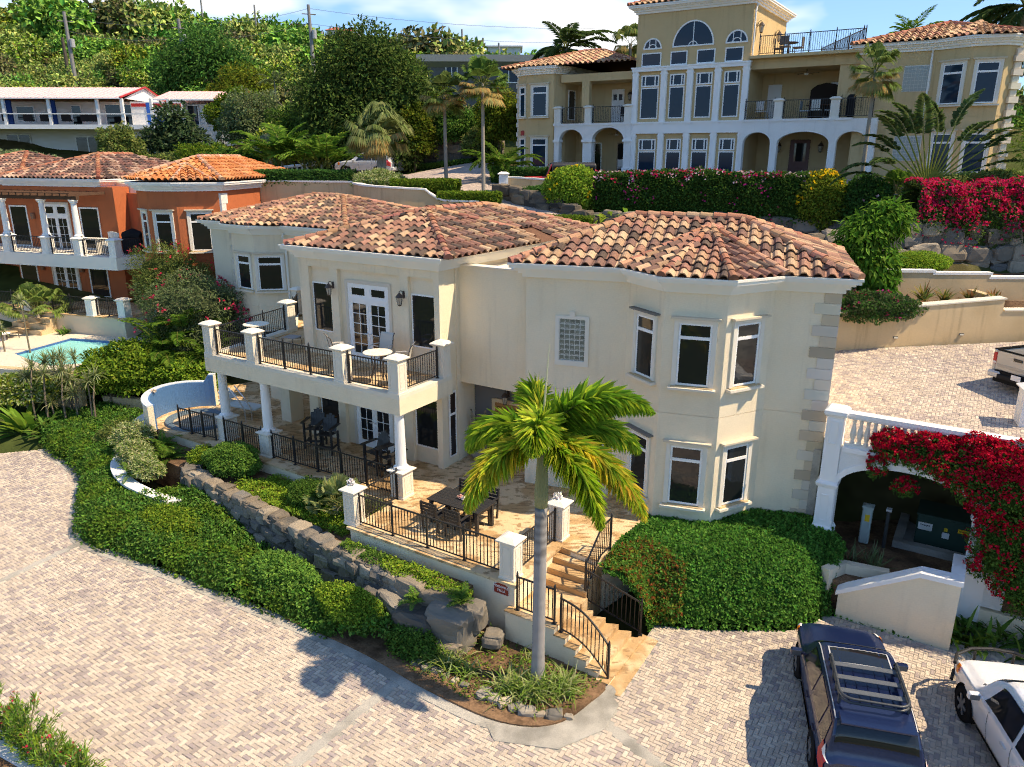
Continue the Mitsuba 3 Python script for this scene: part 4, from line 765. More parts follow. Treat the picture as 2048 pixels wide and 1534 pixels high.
for a, b, y, z in ((-24.3, -22.65, 43.95, 12.1), (-22.15, -20.0, 43.95, 12.1), (-12.75, -11.2, 43.8, 12.1), (-10.7, -8.35, 43.8, 12.1), (-7.85, -6.3, 43.8, 12.1), (-12.3, -7.2, 43.85, 15.35)): railing(U, (a, y), (b, y), z, .95, UV, max(2, int((b-a)/1.2)+1))
railing(U, (-7.1, 43.9), (-10.5, 50.5), 15.35, .95, UV, 4)
for k in range(20):
    z0 = 9.0+k*.3; w = (.5, .32)[k % 2]; m = MB(U, vary(rng, (.68, .62, .50), 1, .05)[0]); m.cbox((-.52, 44.25, z0+.14), (w, w, .28), 40); m.put('quoin', 'm_rough', UV)
    if k < 20: m = MB(U, (.72, .70, .64)); m.cbox((-28.15, 45.0, z0+.14), (w*.7, w*.7, .28), 20); m.put('quoin', 'm_rough', UV)
for x, y, z in ((-12.75, 44.7, 17.0), (-12.75, 48.5, 17.0)): lantern(U, x, y, z, 90, None, 1.3, holder=UV)
for x, y, z in ((-20.7, 46.3, 13.9), (-11.5, 47, 10.8), (-9.2, 47, 10.8)): lantern(U, x, y, z, 0, None, 1.2, holder=UV)
m = MB(U, (.76, .75, .70)); m.tube([(-12.7, 44.25, 18.0), (-12.72, 44.1, 17.6), (-12.72, 44.1, 15.4)], .05, 6); m.put('downpipe', 'm_satin', UV)
m = MB(U, (.76, .75, .70)); m.tube([(-4.0, 43.75, 15.2), (-4.0, 43.9, 14.9), (-4.0, 43.92, 12)], .05, 6); m.put('downpipe', 'm_satin', UV)
for x in (-21.2, -10.1):
    m = MB(U, (.12, .08, .05)); z = 14.5 if x > -15 else 11.5; m.tube([(x, 45.5, z+.3), (x, 45.5, z)], .03, 6)
    for k in range(5): a = k*2*PI/5; m.cbox((x+.4*math.cos(a), 45.5+.4*math.sin(a), z), (.55, .12, .015), math.degrees(a))
    m.lathe([(.0, -.1), (.12, -.08), (.12, -.01)], (x, 45.5, z), 8, (.7, .68, .6)); m.put('ceiling_fan', 'm_satin', UV)
# ---- white house with the red metal roof, and the grey house ------------------------------------------
WH = thing('white_house', 'long white hillside house with a red metal roof and open verandas', 'house'); f = 75
m = MB(FW, (.76, .76, .74)); m.box(-60, f+3, 8.5, -36.4, f+9, 15.1); m.box(-36.4, f+1.0, 8.5, -31.5, f+9, 15.0); m.box(-34, f+2.5, 8.5, -26.6, f+9, 14.9); m.box(-60, f-1.2, 12.45, -31.8, f+3, 12.85); m.put('wall', 'm_rough', WH)
for x0, x1, y0, y1, z, rz in ((-60, -36.2, f-1.3, f+9.5, 15.2, 1.3), (-34.2, -26.2, f+1.0, f+9.5, 15.25, 1.0)):
    m = MB(FW, (.70, .46, .43)); ym = (y0+y1)/2
    m.add([(x0, y0, z), (x1, y0, z), (x1, ym, z+rz), (x0, ym, z+rz), (x0, y1, z), (x1, y1, z)], [[0, 1, 2, 3], [3, 2, 5, 4]])
    m.add([(x0, y0, z-.12), (x1, y0, z-.12), (x1, y0, z), (x0, y0, z)], [[0, 1, 2, 3]], (.78, .78, .76))
    for x in np.arange(x0, x1, .6): m.tube([(x, y0, z+.02), (x, ym, z+rz+.02)], .03, 4, (.66, .40, .38))
    m.tube([(x1, y0, z+.03), (x1, ym, z+rz+.03), (x1, y1, z+.03)], .09, 4, (.42, .035, .04)); m.put('roof', 'm_satin', WH)
    m = MB(FW, (.77, .77, .75)); m.add([(x1-.2, y0+1.2, z), (x1-.2, y1, z), (x1-.2, ym, z+rz-.1)], [[0, 1, 2]]); m.put('gable', 'm_rough', WH)
for x in (-47.2, -43.0, -38.5, -36.2, -31.9, -33.5): m = MB(FW, (.78, .78, .76)); m.box(x-.12, f-1.15, 12.85, x+.12, f-.9, 15.15); m.put('veranda_post', 'm_rough', WH)
m = MB(FW, (.72, .72, .70)); m.box(-60, f-1.2, 13.75, -31.8, f-1.1, 13.85); m.put('handrail', 'm_rough', WH)
for x0, x1, z0, z1, y in ((-48.6, -46.8, 13.3, 14.7, f+2.95), (-43.2, -42.2, 12.9, 14.8, f+2.95), (-39.9, -36.8, 12.9, 14.9, f+2.95), (-33.3, -31.9, 12.9, 14.8, f+2.4), (-31.6, -30.5, 12.9, 14.8, f+2.4), (-29.9, -28.6, 12.9, 14.8, f+2.4), (-43.2, -38.4, 10.2, 11.9, f+2.9), (-32.9, -30.0, 10.3, 11.9, f+.9), (-50, -47.6, 10.2, 12.1, f+2.9)): window(Loc(FW, (x0, y), (x1, y)), WH, 0, x1-x0, z0, z1, trans=None, stone=False, split=max(1, int((x1-x0)/1.1)), fw=.09)
m = MB(FW, (.02, .10, .42)); m.box(-34.9, f+.93, 12.9, -34.2, f+1.02, 14.9); m.put('blue_door', 'm_satin', WH, label='bright blue door on the deck')
m = MB(FW, (.45, .04, .04)); m.box(-36.3, f+.95, 14.55, -31.6, f+1.0, 14.85); m.put('red_beam', 'm_rough', WH)
m = MB(FW, (.26, .13, .06)); m.box(-45.5, f+2.92, 12.9, -44.7, f+3.0, 14.8); m.put('brown_door', 'm_rough', WH)
for x in (-47.0, -42.9): m = MB(FW, (.02, .04, .13)); m.box(x-.1, f-.9, 12.9, x+.35, f-.7, 15.0); m.put('curtain', 'm_rough', WH)
GH = thing('grey_house', 'flat roofed dark grey house half hidden behind the trees', 'house')
m = MB(FW, (.15, .15, .14)); m.box(-8.2, 78, 13, 10, 90, 18.6); m.put('wall', 'm_rough', GH); m = MB(FW, (.27, .29, .28)); m.box(-9.2, 77.2, 18.75, 10.5, 91, 19.35); m.add([(-9.2, 77.2, 18.75), (-8.2, 78, 18.3), (10, 78, 18.3), (10.5, 77.2, 18.75)], [[0, 1, 2, 3]]); m.add([(-9.2, 77.2, 18.75), (-9.2, 91, 18.75), (-8.2, 90, 18.3), (-8.2, 78, 18.3)], [[0, 1, 2, 3]]); m.put('roof', 'm_rough', GH)
for x0, x1, z0, z1 in ((-6.5, -5.3, 17.3, 18.45), (-1.4, .6, 16.9, 18.35), (1.0, 3.0, 16.9, 18.35)): window(Loc(FW, (x0, 78), (x1, 78)), GH, 0, x1-x0, z0, z1, trans=None, stone=False, split=2, fw=.1, glass='m_glass_blue')
# ---- rock walls: every stone its own piece ------------------------------------------------------------
import trimesh
_ico = trimesh.creation.icosphere(2); _iv, _if = np.array(_ico.vertices), np.array(_ico.faces)
ROCK = np.array([(.19, .175, .15), (.25, .225, .185), (.14, .135, .125), (.30, .26, .20), (.21, .18, .14), (.115, .11, .10)])
def stone(fr, c, size, rz, rng, pal=ROCK, sub=None):
    v = np.sign(_iv)*np.abs(_iv)**.45; v = v/np.abs(v).max(0); k = rng.uniform(0, 50)
    v = v*(1+.50*(meshkit.fbm(_iv*1.3+k, 2)[:, None]-.5)+.26*(meshkit.fbm(np.round(_iv*2.2)/1.3+k, 2)[:, None]-.5)+.16*(meshkit.fbm(_iv*5+k, 2)[:, None]-.5))*np.array(size)/2
    col = pal[rng.integers(0, len(pal))]*rng.uniform(.75, 1.2); w = np.clip((meshkit.fbm(_iv*2.2+k+30, 3)-.5)*4, 0, 1)[:, None]; cc = np.clip(col*(.45+1.1*meshkit.fbm(_iv*3.5+k+9, 4))[:, None]*(1-w*.6)+np.array([.30, .24, .16])*w*.6, .01, .8)
    m = MB(fr); m.add(v@(rotz(rz)@np.array(Fr(0).R)).T+np.array(c), _if, cc); return m
def rock_wall(fr, path, zlo, zhi, size, label, rng, depth=.4, name='rock_wall', parts=True, back=True, lean=.12, pal=ROCK):
    path = np.asarray(path, float); seg = np.r_[0, np.cumsum(np.linalg.norm(np.diff(path, axis=0), axis=1))]; L = seg[-1]
    P = lambda s: np.array([np.interp(s, seg, path[:, 0]), np.interp(s, seg, path[:, 1])])
    zl = lambda s: np.interp(s/L, np.linspace(0, 1, len(np.atleast_1d(zlo))), np.atleast_1d(zlo)); zh = lambda s: np.interp(s/L, np.linspace(0, 1, len(np.atleast_1d(zhi))), np.atleast_1d(zhi))
    key = thing(name, label, 'rock wall'); allm = MB(FW); n = 0
    if back:
        b = MB(fr, (.075, .065, .055)); ss = np.linspace(0, L, max(2, int(L/1.0)))
        for s0, s1 in zip(ss[:-1], ss[1:]):
            d = unit(P(min(s1, L))-P(s0)); nn = np.array([-d[1], d[0]])*(depth*.45+.12); a, e = P(s0)+nn*.6, P(s1)+nn*.6
            b.prism([a, e, e+nn, a+nn], min(zl(s0), zl(s1))-.2, min(zh(s0), zh(s1))-.08)
        b.put('mortar_core', 'm_rough', key)
    row = 0; z = 0.0
    while z < 1:
        s = -rng.uniform(0, size*.6); hh = None
        while s < L:
            w = size*rng.uniform(.65, 1.45); H = max(.1, zh(min(max(s, 0), L))-zl(min(max(s, 0), L))); h = min(size*.68, H)*rng.uniform(.85, 1.2); c = min(max(s+w/2, 0), L)
            d = unit(P(min(c+.2, L))-P(max(c-.2, 0))); nn = np.array([-d[1], d[0]]); q = P(c)+nn*(lean*(z*H)+rng.uniform(-.06, .06)); zz = zl(c)+z*H+h*.45
            if zz-h*.5 < zh(c):
                m = stone(fr, (q[0], q[1], min(zz, zh(c)-h*.15)), (w*1.06, depth*rng.uniform(.9, 1.3), h*1.12), math.degrees(math.atan2(d[1], d[0]))+rng.normal(0, 6), rng, pal)
                if parts: m.put('stone', 'm_rough', key)
                else: allm.add(*m.mesh())
            s += w*.93
        z += size*.60/max(.3, float(np.mean(np.atleast_1d(zhi))-np.mean(np.atleast_1d(zlo)))); row += 1
    if not parts: allm.put('stones', 'm_rough', key, kind='stuff')
    return key
rng = np.random.default_rng(21)
RW = [(-22.7, 14.5), (-22.3, 14.05), (-19.4, 13.75), (-17.0, 13.45), (-15.0, 13.2), (-13.3, 13.15), (-11.6, 12.95)]
RWK = rock_wall(FV, RW, -1.65, [-.28, -.30, -.33, -.38, -.42, -.48, -.52], .50, 'long grey stone retaining wall below the terrace planting bed', rng, .5)
for x, y, z, w, d, h in ((-11.6, 12.75, -1.15, 1.3, .9, 1.0), (-10.7, 12.5, -1.1, 1.2, .9, 1.1), (-9.95, 12.75, -.95, 1.3, .9, 1.0), (-10.4, 13.0, -.55, 1.1, .6, .5), (-11.3, 13.0, -.5, .9, .5, .45), (-9.45, 13.1, -.75, .6, .6, .7), (-12.4, 12.85, -1.2, 1.0, .7, .8), (-9.75, 12.45, -1.35, .8, .6, .5), (-8.95, 13.2, -1.25, .5, .45, .35)):
    stone(FV, (x, y, z), (w, d, h), rng.uniform(-25, 25), rng).put('stone', 'm_rough', RWK)
for k in range(15):
    t = k/14; x, y = -10.1+3.9*t, 11.62-.1*math.sin(t*PI)+(max(0, t-.8)*1.6); s = rng.uniform(.16, .34)
    if rng.random() < .9: tag = stone(FV, (x, y+.12, ZD+.06), (s*1.2, s*.8, s*.7), rng.uniform(0, 90), rng, ROCK*1.4).put('stone', 'm_rough', RWK)
# planting beds
m = MB(FV); m.prism([(-22.9, 14.4), (-19.5, 13.95), (-17, 13.7), (-14.3, 13.5), (-14.3, 15.8), (-27.0, 15.8), (-26, 14.6)], -1.5, -.42); m.prism([(-14.4, 13.45), (-11.5, 13.1), (-10.1, 13.1), (-10.0, 13.9), (-14.4, 13.9)], -1.5, -.45); m.prism([*map(tuple, EDGE[EDGE[:, 0] > -15]), (-6.1, 13.75), (-9.2, 13.9), (-15, 13.3)], -2.2, -1.485); m.put('planting_bed', 'm_soil', kind='structure')
m = MB(FV); sp = smooth_line([(-27.0, 14.6), (-26.2, 13.75), (-25.2, 13.2), (-24.0, 12.85), (-22.7, 12.75), (-21.4, 12.8)], 5)
n = np.array([-.2, -1.]); inn = sp+[.14, .26]
m.prism(np.vstack([sp, inn[::-1]]), -1.6, -.72); k = thing('curved_planter_wall', 'low curved planter wall with white coping left of the stone wall', 'wall'); m.put('wall', 'm_tan', k)
m = MB(FV, (.78, .77, .74)); m.prism(np.vstack([sp+[-.05, -.08], (inn+[.05, .06])[::-1]]), -.72, -.64); m.put('coping', 'm_rough', k)
# ---- the arched bridge wall with its balustrade -----------------------------------------------------
BW = thing('arched_bridge_wall', 'white arched wall carrying a balustrade, right of the cream villa', 'wall')
A = rect(-2.65, -.9, 1.6, 2.66).difference(arch(-2.62, .62, -1.2, 1.55, 2.32, 20)); m = MB(FV, WHITE); slab(m, A, 20.72, 21.05); m.put('wall', 'm_white', BW)
ar = arch(-2.62, .62, -1.2, 1.55, 2.32, 20); m = MB(FV, WHITE); slab(m, ar.buffer(.16).difference(ar).intersection(rect(-2.7, 1.55, .8, 2.6)), 20.69, 20.72); m.box(-2.6, 20.66, 2.58, 6, 21.1, 2.70); m.put('moulding', 'm_satin', BW)
for x, z0, z1 in ((-2.87, -.5, 1.5), (.85, -.7, 1.45)):
    m = MB(FV, WHITE); w = .22; y = 20.86; sx = .27 if x < 0 else .2
    m.sqlathe([(w+.07, z0-.6), (w+.07, z0+.62), (w+.09, z0+.66), (w+.03, z0+.78), (w, z0+.82), (w, z1-.05), (w+.05, z1), (w+.07, z1+.08), (w+.01, z1+.14), (w-.01, z1+.16), (w-.01, 3.55 if x < 0 else 2.6)], (x, y, 0))
    m.put('pier', 'm_satin', BW)
    for a, b in ((z0+.95, z1-.25), (2.75, 3.4)):
        if b < z1+2 and (x < 0 or b < 2): 
            p = MB(FV, (.77, .77, .75)); hw = .12
            for bx in ((x-hw, a, x-hw+.03, b), (x+hw-.03, a, x+hw, b), (x-hw+.03, a, x+hw-.03, a+.03), (x-hw+.03, b-.03, x+hw-.03, b)): p.box(bx[0], y-w-.015, bx[1], bx[2], y-w+.01, bx[3])
            p.put('pier_panel', 'm_satin', BW)
m = MB(FV, WHITE); m.sqlathe([(.21, 3.5), (.27, 3.55), (.29, 3.60), (.29, 3.68), (.2, 3.76), (.1, 3.78)], (-2.87, 20.86, 0)); m.put('pier_cap', 'm_satin', BW)
m = MB(FV, (.78, .77, .74)); m.box(-2.6, 20.76, 3.50, 6, 21.0, 3.56); m.box(-2.6, 20.72, 3.56, 6, 21.04, 3.66); m.put('handrail', 'm_satin', BW)
m = MB(FV, (.74, .71, .64)); m.box(-2.6, 20.78, 2.70, 6, 20.98, 2.78); m.put('plinth', 'm_satin', BW)
for k in range(20):
    m = MB(FV, (.72, .66, .55)); m.lathe([(.07, 2.78), (.07, 2.83), (.045, 2.86), (.05, 2.90), (.082, 3.02), (.085, 3.08), (.05, 3.28), (.04, 3.36), (.055, 3.40), (.045, 3.43), (.07, 3.46), (.07, 3.50)], (-2.42+k*.172, 20.88, 0), 10); m.put('baluster', 'm_satin', BW)
pier(FV, None, 1.55, 24.6, 2.9, 4.15, .55, (.79, .79, .77), label='white square gate post at the right edge of the parking deck', cat='gate post', name='gate_post', cap=(.80, .80, .78), rz=14)
m = MB(FV); m.prism([(-4.5, 26.0), (6, 26.0), (6, 26.3), (-4.5, 26.3)], -1.5, 2.8); m.prism([(-3.4, 21.2), (-3.2, 21.2), (-4.6, 26.2), (-4.8, 26.2)], -1.5, 2.3); m.put('deck_foundation', 'm_conc', kind='structure')
rock_wall(FV, [(-4.2, 25.7), (3.5, 25.7)], -.8, 2.1, .8, 'dark stone wall in the shade behind the arch', rng, .4, back=False)
m = MB(FV); m.prism([(-3.3, 19.6), (-2.1, 19.5), (.7, 20.8), (6, 20.9), (6, 26), (-4.6, 26)], -1.6, -.62); m.put('planting_bed', 'm_soil', kind='structure')
m = MB(FV); m.prism(band((-2.45, 19.4), (-2.1, 20.1), .25), -1.6, -.3); m.prism(band((-2.1, 20.1), (-1.0, 20.25), .25), -1.6, -.34); k = thing('low_bed_wall', 'low cream wall edging the soil bed under the arch', 'wall'); m.put('wall', 'm_cream', k)
# gable topped screen wall, low planter wall
g = Polygon([(-2.04, -1.7), (.62, -1.7), (.62, .30), (-.27, .27), (-2.04, -.82)]); k = thing('screen_wall', 'cream screen wall with a white raked coping in front of the arch', 'wall'); m = MB(FV); slab(m, g, 19.25, 19.5); m.put('wall', 'm_cream', k)
c = Polygon([(-2.10, -.86), (-2.10, -.74), (-.27, .38), (.66, .41), (.66, .28), (-.27, .25)]); m = MB(FV, (.80, .79, .77)); slab(m, c, 19.17, 19.58); m.box(.36, 19.58, .27, .66, 20.7, .40); m.put('coping', 'm_satin', k); m = MB(FV); m.box(.40, 19.5, -1.6, .62, 20.7, .27); m.put('return_wall', 'm_white', k)
m = MB(FV); m.prism([(.62, 20.62), (7, 20.85), (7, 21.1), (.62, 20.86)], -1.7, -.95); k = thing('low_planter_wall', 'low cream wall under the bougainvillea behind the white off-roader', 'wall'); m.put('wall', 'm_cream', k)
# transformer on its pad, utility pedestal
TB = thing('utility_cabinet', 'dark green utility cabinet with danger stickers on a concrete pad under the arch', 'utility cabinet')
m = MB(FV); m.box(-1.15, 22.3, -.7, 1.1, 22.55, -.42); m.box(-1.15, 22.55, -.7, -.9, 25, -.42); m.box(-.9, 22.55, -.7, 1.1, 25, -.56); m.put('concrete_pad', 'm_conc', TB)
m = MB(FV, (.022, .055, .042)); m.cbox((.1, 23.3, -.1), (1.5, 1.0, .92), bev=.03); m.box(-.68, 22.76, .36, .88, 23.85, .40); m.put('cabinet', 'm_satin', TB)
for x, z, w, h, c, t in ((-.42, .02, .36, .22, (.70, .70, .68), 'DANGER'), (.55, .10, .32, .12, (.80, .50, .02), 'WARNING')):
    m = MB(FV, c); m.box(x-w/2, 22.785, z-h/2, x+w/2, 22.795, z+h/2); s = m.put('sticker', 'm_satin', TB, label='warning sticker reading '+t)
    tm = meshkit.text_mesh(t, .045, .002, True); v = np.array(tm.vertices); v = np.c_[v[:, 0]-v[:, 0].mean(), v[:, 1], v[:, 2]]; q = np.c_[x+v[:, 0], 22.783-v[:, 2], z+v[:, 1]+(h*.22-.03 if h > .2 else -.02)]; MB(FV, (.02, .02, .02)).add(q, np.array(tm.faces)).put('lettering', 'm_rough', s)
m = MB(FV, (.72, .74, .76)); m.box(.02, 22.785, -.22, .20, 22.795, -.04); m.put('sticker', 'm_satin', TB); m = MB(FV, (.75, .5, .03)); m.box(.05, 22.785, -.0, .14, 22.795, .1); m.put('sticker', 'm_satin', TB)
UP = thing('utility_pedestal', 'pale grey green utility pedestal with a yellow sticker under the arch', 'utility pedestal'); m = MB(FV, (.40, .47, .44)); m.cbox((-1.88, 22.05, 0), (.26, .24, 1.15), bev=.03); m.sqlathe([(.15, .56), (.15, .60), (.05, .64)], (-1.88, 22.05, 0)); m.put('housing', 'm_satin', UP); m = MB(FV, (.75, .50, .02)); m.box(-1.92, 21.92, .15, -1.80, 21.93, .36); m.put('sticker', 'm_satin', UP)
m = MB(FV, (.05, .05, .05)); m.tube([(-1.35, 22.1, -.7), (-1.35, 22.1, .55)], .05, 8); m.box(-1.42, 22.02, .55, -1.28, 22.18, .62, (.5, .5, .5)); m.put('utility_pipe', 'm_satin', label='thin dark pipe beside the utility pedestal', cat='pipe')
# ---- retaining walls up the slope ---------------------------------------------------------------------
k = thing('deck_retaining_wall', 'tall tan retaining wall along the back of the parking deck', 'wall'); m = MB(FW)
m.prism([(11.2, 26.6), (18.0, 27.1), (18.0, 27.5), (11.2, 27.0)], 2.4, [4.72, 5.22, 5.22, 4.72]); m.prism([(18.0, 27.1), (30, 27.6), (30, 28.0), (18.0, 27.5)], 2.4, 4.78); m.prism([(17.9, 27.5), (18.2, 27.5), (18.2, 29.3), (17.9, 29.3)], 2.4, 5.2); m.put('wall', 'm_tan', k)
m = MB(FW, (.72, .66, .54)); m.prism([(11.2, 26.56), (18.05, 27.06), (18.05, 27.54), (11.2, 27.04)], [4.72, 5.22, 5.22, 4.72], [4.77, 5.27, 5.27, 4.77]); m.prism([(18.05, 27.06), (30, 27.56), (30, 28.04), (18.05, 27.54)], 4.78, 4.83); m.put('coping', 'm_rough', k)
for x, z in ((14.05, 3.85), (16.55, 3.93)):
    m = MB(FW, (.10, .10, .10)); y = 26.62+(x-11.2)*.0735; m.cbox((x, y, z), (.16, .10, .08)); m.cbox((x, y-.06, z-.01), (.13, .04, .05), col=(.6, .58, .5)); m.put('wall_light', 'm_satin', label=f'small square wall light on the deck retaining wall, {"left" if x < 15 else "right"} one', cat='wall light')
k = thing('upper_retaining_wall', 'stepped tan wall with white coping below the magenta bougainvillea', 'wall'); m = MB(FW); c = MB(FW, (.78, .77, .73))
for x0, x1, z in ((13.0, 16.6, 5.83), (16.6, 18.85, 5.74), (18.85, 30, 5.58)): m.box(x0, 29.5, 4, x1, 29.8, z); c.box(x0-.05, 29.42+.003*x0, z, x1+.05, 29.86, z+.10)
m.put('wall', 'm_tan', k); c.put('coping', 'm_rough', k)
m = MB(FW); m.prism([(11.2, 27.0), (18, 27.5), (30, 28), (30, 29.5), (12, 29.5)], 3.5, [4.6, 5.1, 4.65, 4.65, 4.75]); m.prism([(12, 29.8), (30, 29.8), (30, 32.4), (12, 31.5)], 3.5, 5.45); m.put('planting_bed', 'm_soil', kind='structure')
rock_wall(FW, [(12.0, 32.4), (17, 32.5), (22, 32.8), (29, 33.4)], 5.2, [6.6, 7.4, 7.3, 7.2], 1.0, 'big boulder retaining wall under the magenta bougainvillea', rng, .7)
rock_wall(FW, [(3.3, 38.6), (7.0, 37.8), (12, 36.4), (17, 35.0)], [6.3, 6.2, 5.6, 5.2], [7.2, 7.3, 7.2, 7.2], 1.0, 'boulder retaining wall under the long flowering hedge', rng, .7)
rock_wall(FW, [(-.8, 43.0), (.6, 41.2), (2.2, 39.6), (3.6, 38.4)], [7.9, 7.7, 7.3, 6.6], [8.5, 8.35, 8.0, 7.4], .75, 'dark boulder edging beside the upper road', rng, .7, pal=ROCK*.5, back=False)
rock_wall(FW, [(-8.0, 63.6), (-5, 62), (-1.4, 60.2)], [9.0, 9.5, 10.0], [10.3, 11.2, 11.6], 1.1, 'distant dark boulder bank beside the silver car', rng, .8, pal=ROCK*.6)
def wallrun(label, pts, zb, th=.3, mat='m_tan', cop=.09, name='retaining_wall', copc=(.76, .75, .71)):
    k = thing(name, label, 'wall'); m = MB(FW); c = MB(FW, copc)
    for i in range(len(pts)-1):
        (x0, y0, z0), (x1, y1, z1) = pts[i], pts[i+1]; d = unit(np.array([x1-x0, y1-y0])); nn = np.array([-d[1], d[0]])*th; a, b = np.array([x0, y0]), np.array([x1, y1])
        m.prism([a, b, b+nn, a+nn], zb, [z0, z1, z1, z0]); o = nn*.22; e = d*.02; c.prism([a-o-e, b-o+e, b+nn+o+e, a+nn+o-e], [z0, z1, z1, z0], [z0+cop, z1+cop, z1+cop, z0+cop])
    m.put('wall', mat, k); c.put('coping', 'm_rough', k); return k
cv = smooth_line([(-8.75, 42.6, 0), (-8.0, 41.7, 0), (-6.5, 41.3, 0), (-4.65, 41.1, 0)], 4)
wallrun('curved tan wall with white coping beyond the cream villa roof', [(p[0], p[1], 8.68-.26*k/(len(cv)-1)) for k, p in enumerate(cv)]+[(-4.45, 41.1, 8.25), (-4.0, 41.05, 7.95), (-3.6, 41.0, 7.85), (-1.8, 40.8, 7.82)], 4)
wallrun('shaded tan wall under the dark clipped hedge', [(-15, 44.0, 8.75), (-8.7, 43.2, 8.72)], 4)
wallrun('tan wall with white coping in front of the red off-roader', [(-.35, 43.6, 9.0), (4.8, 42.0, 8.72)], 6.5, name='forecourt_wall'); pier(FW, None, -.5, 43.6, 7.6, 9.32, .5, (.79, .79, .77), label='white gate post at the left end of the forecourt wall', cat='gate post', name='gate_post', cap=(.80, .80, .78))
pier(FW, None, -9.0, 62.0, 8.8, 10.6, .75, (.79, .79, .77), label='white gate post behind the silver car', cat='gate post', name='gate_post', cap=(.80, .80, .78)); pier(FW, None, -15.6, 62.0, 8.6, 9.75, .6, (.79, .79, .77), label='short white post at the low end of the distant balustrade', cat='gate post', name='gate_post', cap=(.80, .80, .78))
k = thing('distant_balustrade', 'white sloping balustrade beyond the silver car', 'balustrade'); m = MB(FW, (.78, .78, .76)); m.tube([(-22, 61.8, 8.8), (-15.6, 62, 9.55)], .12, 6); m.tube([(-15.6, 62, 9.55), (-9.1, 62, 10.2)], .12, 6); m.put('handrail', 'm_satin', k)
m = MB(FW, (.74, .72, .66))
for x in np.arange(-21.5, -9.3, .4): z = 8.8+(x+22)*.109; m.lathe([(.08, z-.7), (.12, z-.45), (.06, z-.1), (.08, z)], (x, 61.95, 0), 6)
m.put('balusters', 'm_satin', k, kind='stuff')
k = thing('roadside_planter_wall', 'low tan planter wall with white coping at the lower left corner', 'wall'); q = band((-16.4, 5.05), (-13.1, 4.95), .35)
m = MB(FV); m.prism([(-17.5, 4.0), (-15.3, 4.8), (-13.0, 5.0), (-10, 3.6), (-12, 1), (-17, 1)], -1.9, -.92); m.put('wall', 'm_tan', k); m = MB(FV, (.78, .77, .74)); m.prism([(-17.6, 3.9), (-15.35, 4.9), (-12.95, 5.1), (-9.9, 3.6), (-10.3, 3.4), (-13.1, 4.72), (-15.25, 4.5), (-17.4, 3.5)], -.92, -.80); m.put('coping', 'm_rough', k)
m = MB(FV); m.prism([(-17.2, 3.6), (-15.25, 4.5), (-13.1, 4.72), (-10.3, 3.4), (-12, 1), (-17, 1)], -1.2, -.85); m.put('planting_bed', 'm_soil', kind='structure')
# spa with its curved blue wall
SP = thing('spa_pool', 'round spa pool with a curved blue back wall at the left end of the terrace', 'spa pool')
cx, cy = -26.0, 17.25; a = np.radians(np.linspace(118, 262, 22)); R0, R1 = 1.62, 1.9; hz = 1.12-.0*a
zt = np.where(np.degrees(a) < 128, 1.35, 1.0+.12*np.sin((np.degrees(a)-118)/144*PI)); p0 = np.c_[cx+R0*1.05*np.cos(a), cy+R0*np.sin(a)]; p1 = np.c_[cx+R1*1.05*np.cos(a), cy+R1*np.sin(a)]
def ringwall(mb, p0, p1, zb, zt):
    n = len(p0); o = np.ones(n)
    v = np.vstack([np.c_[p0, zb*o], np.c_[p0, zt], np.c_[p1, zt], np.c_[p1, zb*o]]); i = np.arange(n-1)
    f = np.vstack([np.stack([i+n*r, i+1+n*r, i+1+n*((r+1) % 4), i+n*((r+1) % 4)], 1) for r in range(4)]); mb.add(v, f); 
    for e in (0, n-1): mb.add(v[[e, e+n, e+2*n, e+3*n]], [[0, 1, 2, 3]])
m = MB(FV); ringwall(m, p0+(p1-p0)*.2, p1, -.05, zt-.03); m.put('outer_wall', 'm_cream', SP)
cs = np.array([(.10, .22, .42)])*(.75+.7*meshkit.fbm(np.c_[np.arange(22)*.8, 0*a, 0*a], 3))[:, None]; m = MB(FV, (.07, .16, .33)); ringwall(m, p0, p0+(p1-p0)*.2, 0, zt); m.put('blue_tiled_face', 'm_satin', SP); m = MB(FV, (.52, .56, .58)); ringwall(m, p0+(p1-p0)*.2, p1+(p1-p0)*.1, zt*1-.03+0*a if 0 else .97, zt+.02); m.put('coping', 'm_satin', SP)
m = MB(FV, (.10, .14, .17)); m.lathe([(1.05, -.5), (1.05, .02), (1.2, .10), (1.35, .10), (1.4, 0)], (cx+.2, cy-.1, 0), 28, sy=.88); m.put('rim', 'm_satin', SP)
m = MB(FV, (.05, .09, .11)); m.lathe([(1.06, .0), (.5, .004), (.01, .005)], (cx+.2, cy-.1, -.02), 24, sy=.88); m.put('water', 'm_glass', SP)
m = MB(FV); ringwall(m, p1*1.0+(p1-p0)*.3, p1+(p1-p0)*1.6, -1.6, -.02+0*a); m.put('spa_ledge', 'm_tan', SP); m = MB(FV, (.70, .66, .58)); ringwall(m, p1+(p1-p0)*.0, p1+(p1-p0)*1.75, -.02, .045+0*a); m.put('ledge_coping', 'm_rough', SP)
m = MB(FV, (.62, .45, .30)); blob(m, rng, (-27.4, 16.4, 1.16), (.09, .06, .05), 60, .05, np.array([(.7, .55, .38)]), asp=.8); m.put('conch_shell', 'm_rough', label='pale shell lying on the spa wall', cat='shell')
k = thing('bed_edge_wall', 'tan wall in dappled shade left of the spa', 'wall'); m = MB(FV); m.prism(band((-38, 16.2), (-34.0, 17.3), .3), -1.7, -.55); m.prism(band((-33.0, 17.4), (-29.3, 18.6), .3), -1.7, -.25); m.put('wall', 'm_tan', k); m = MB(FV, (.74, .73, .69)); m.prism(band((-38, 16.2), (-34.0, 17.3), .4), -.55, -.46); m.put('coping', 'm_rough', k)
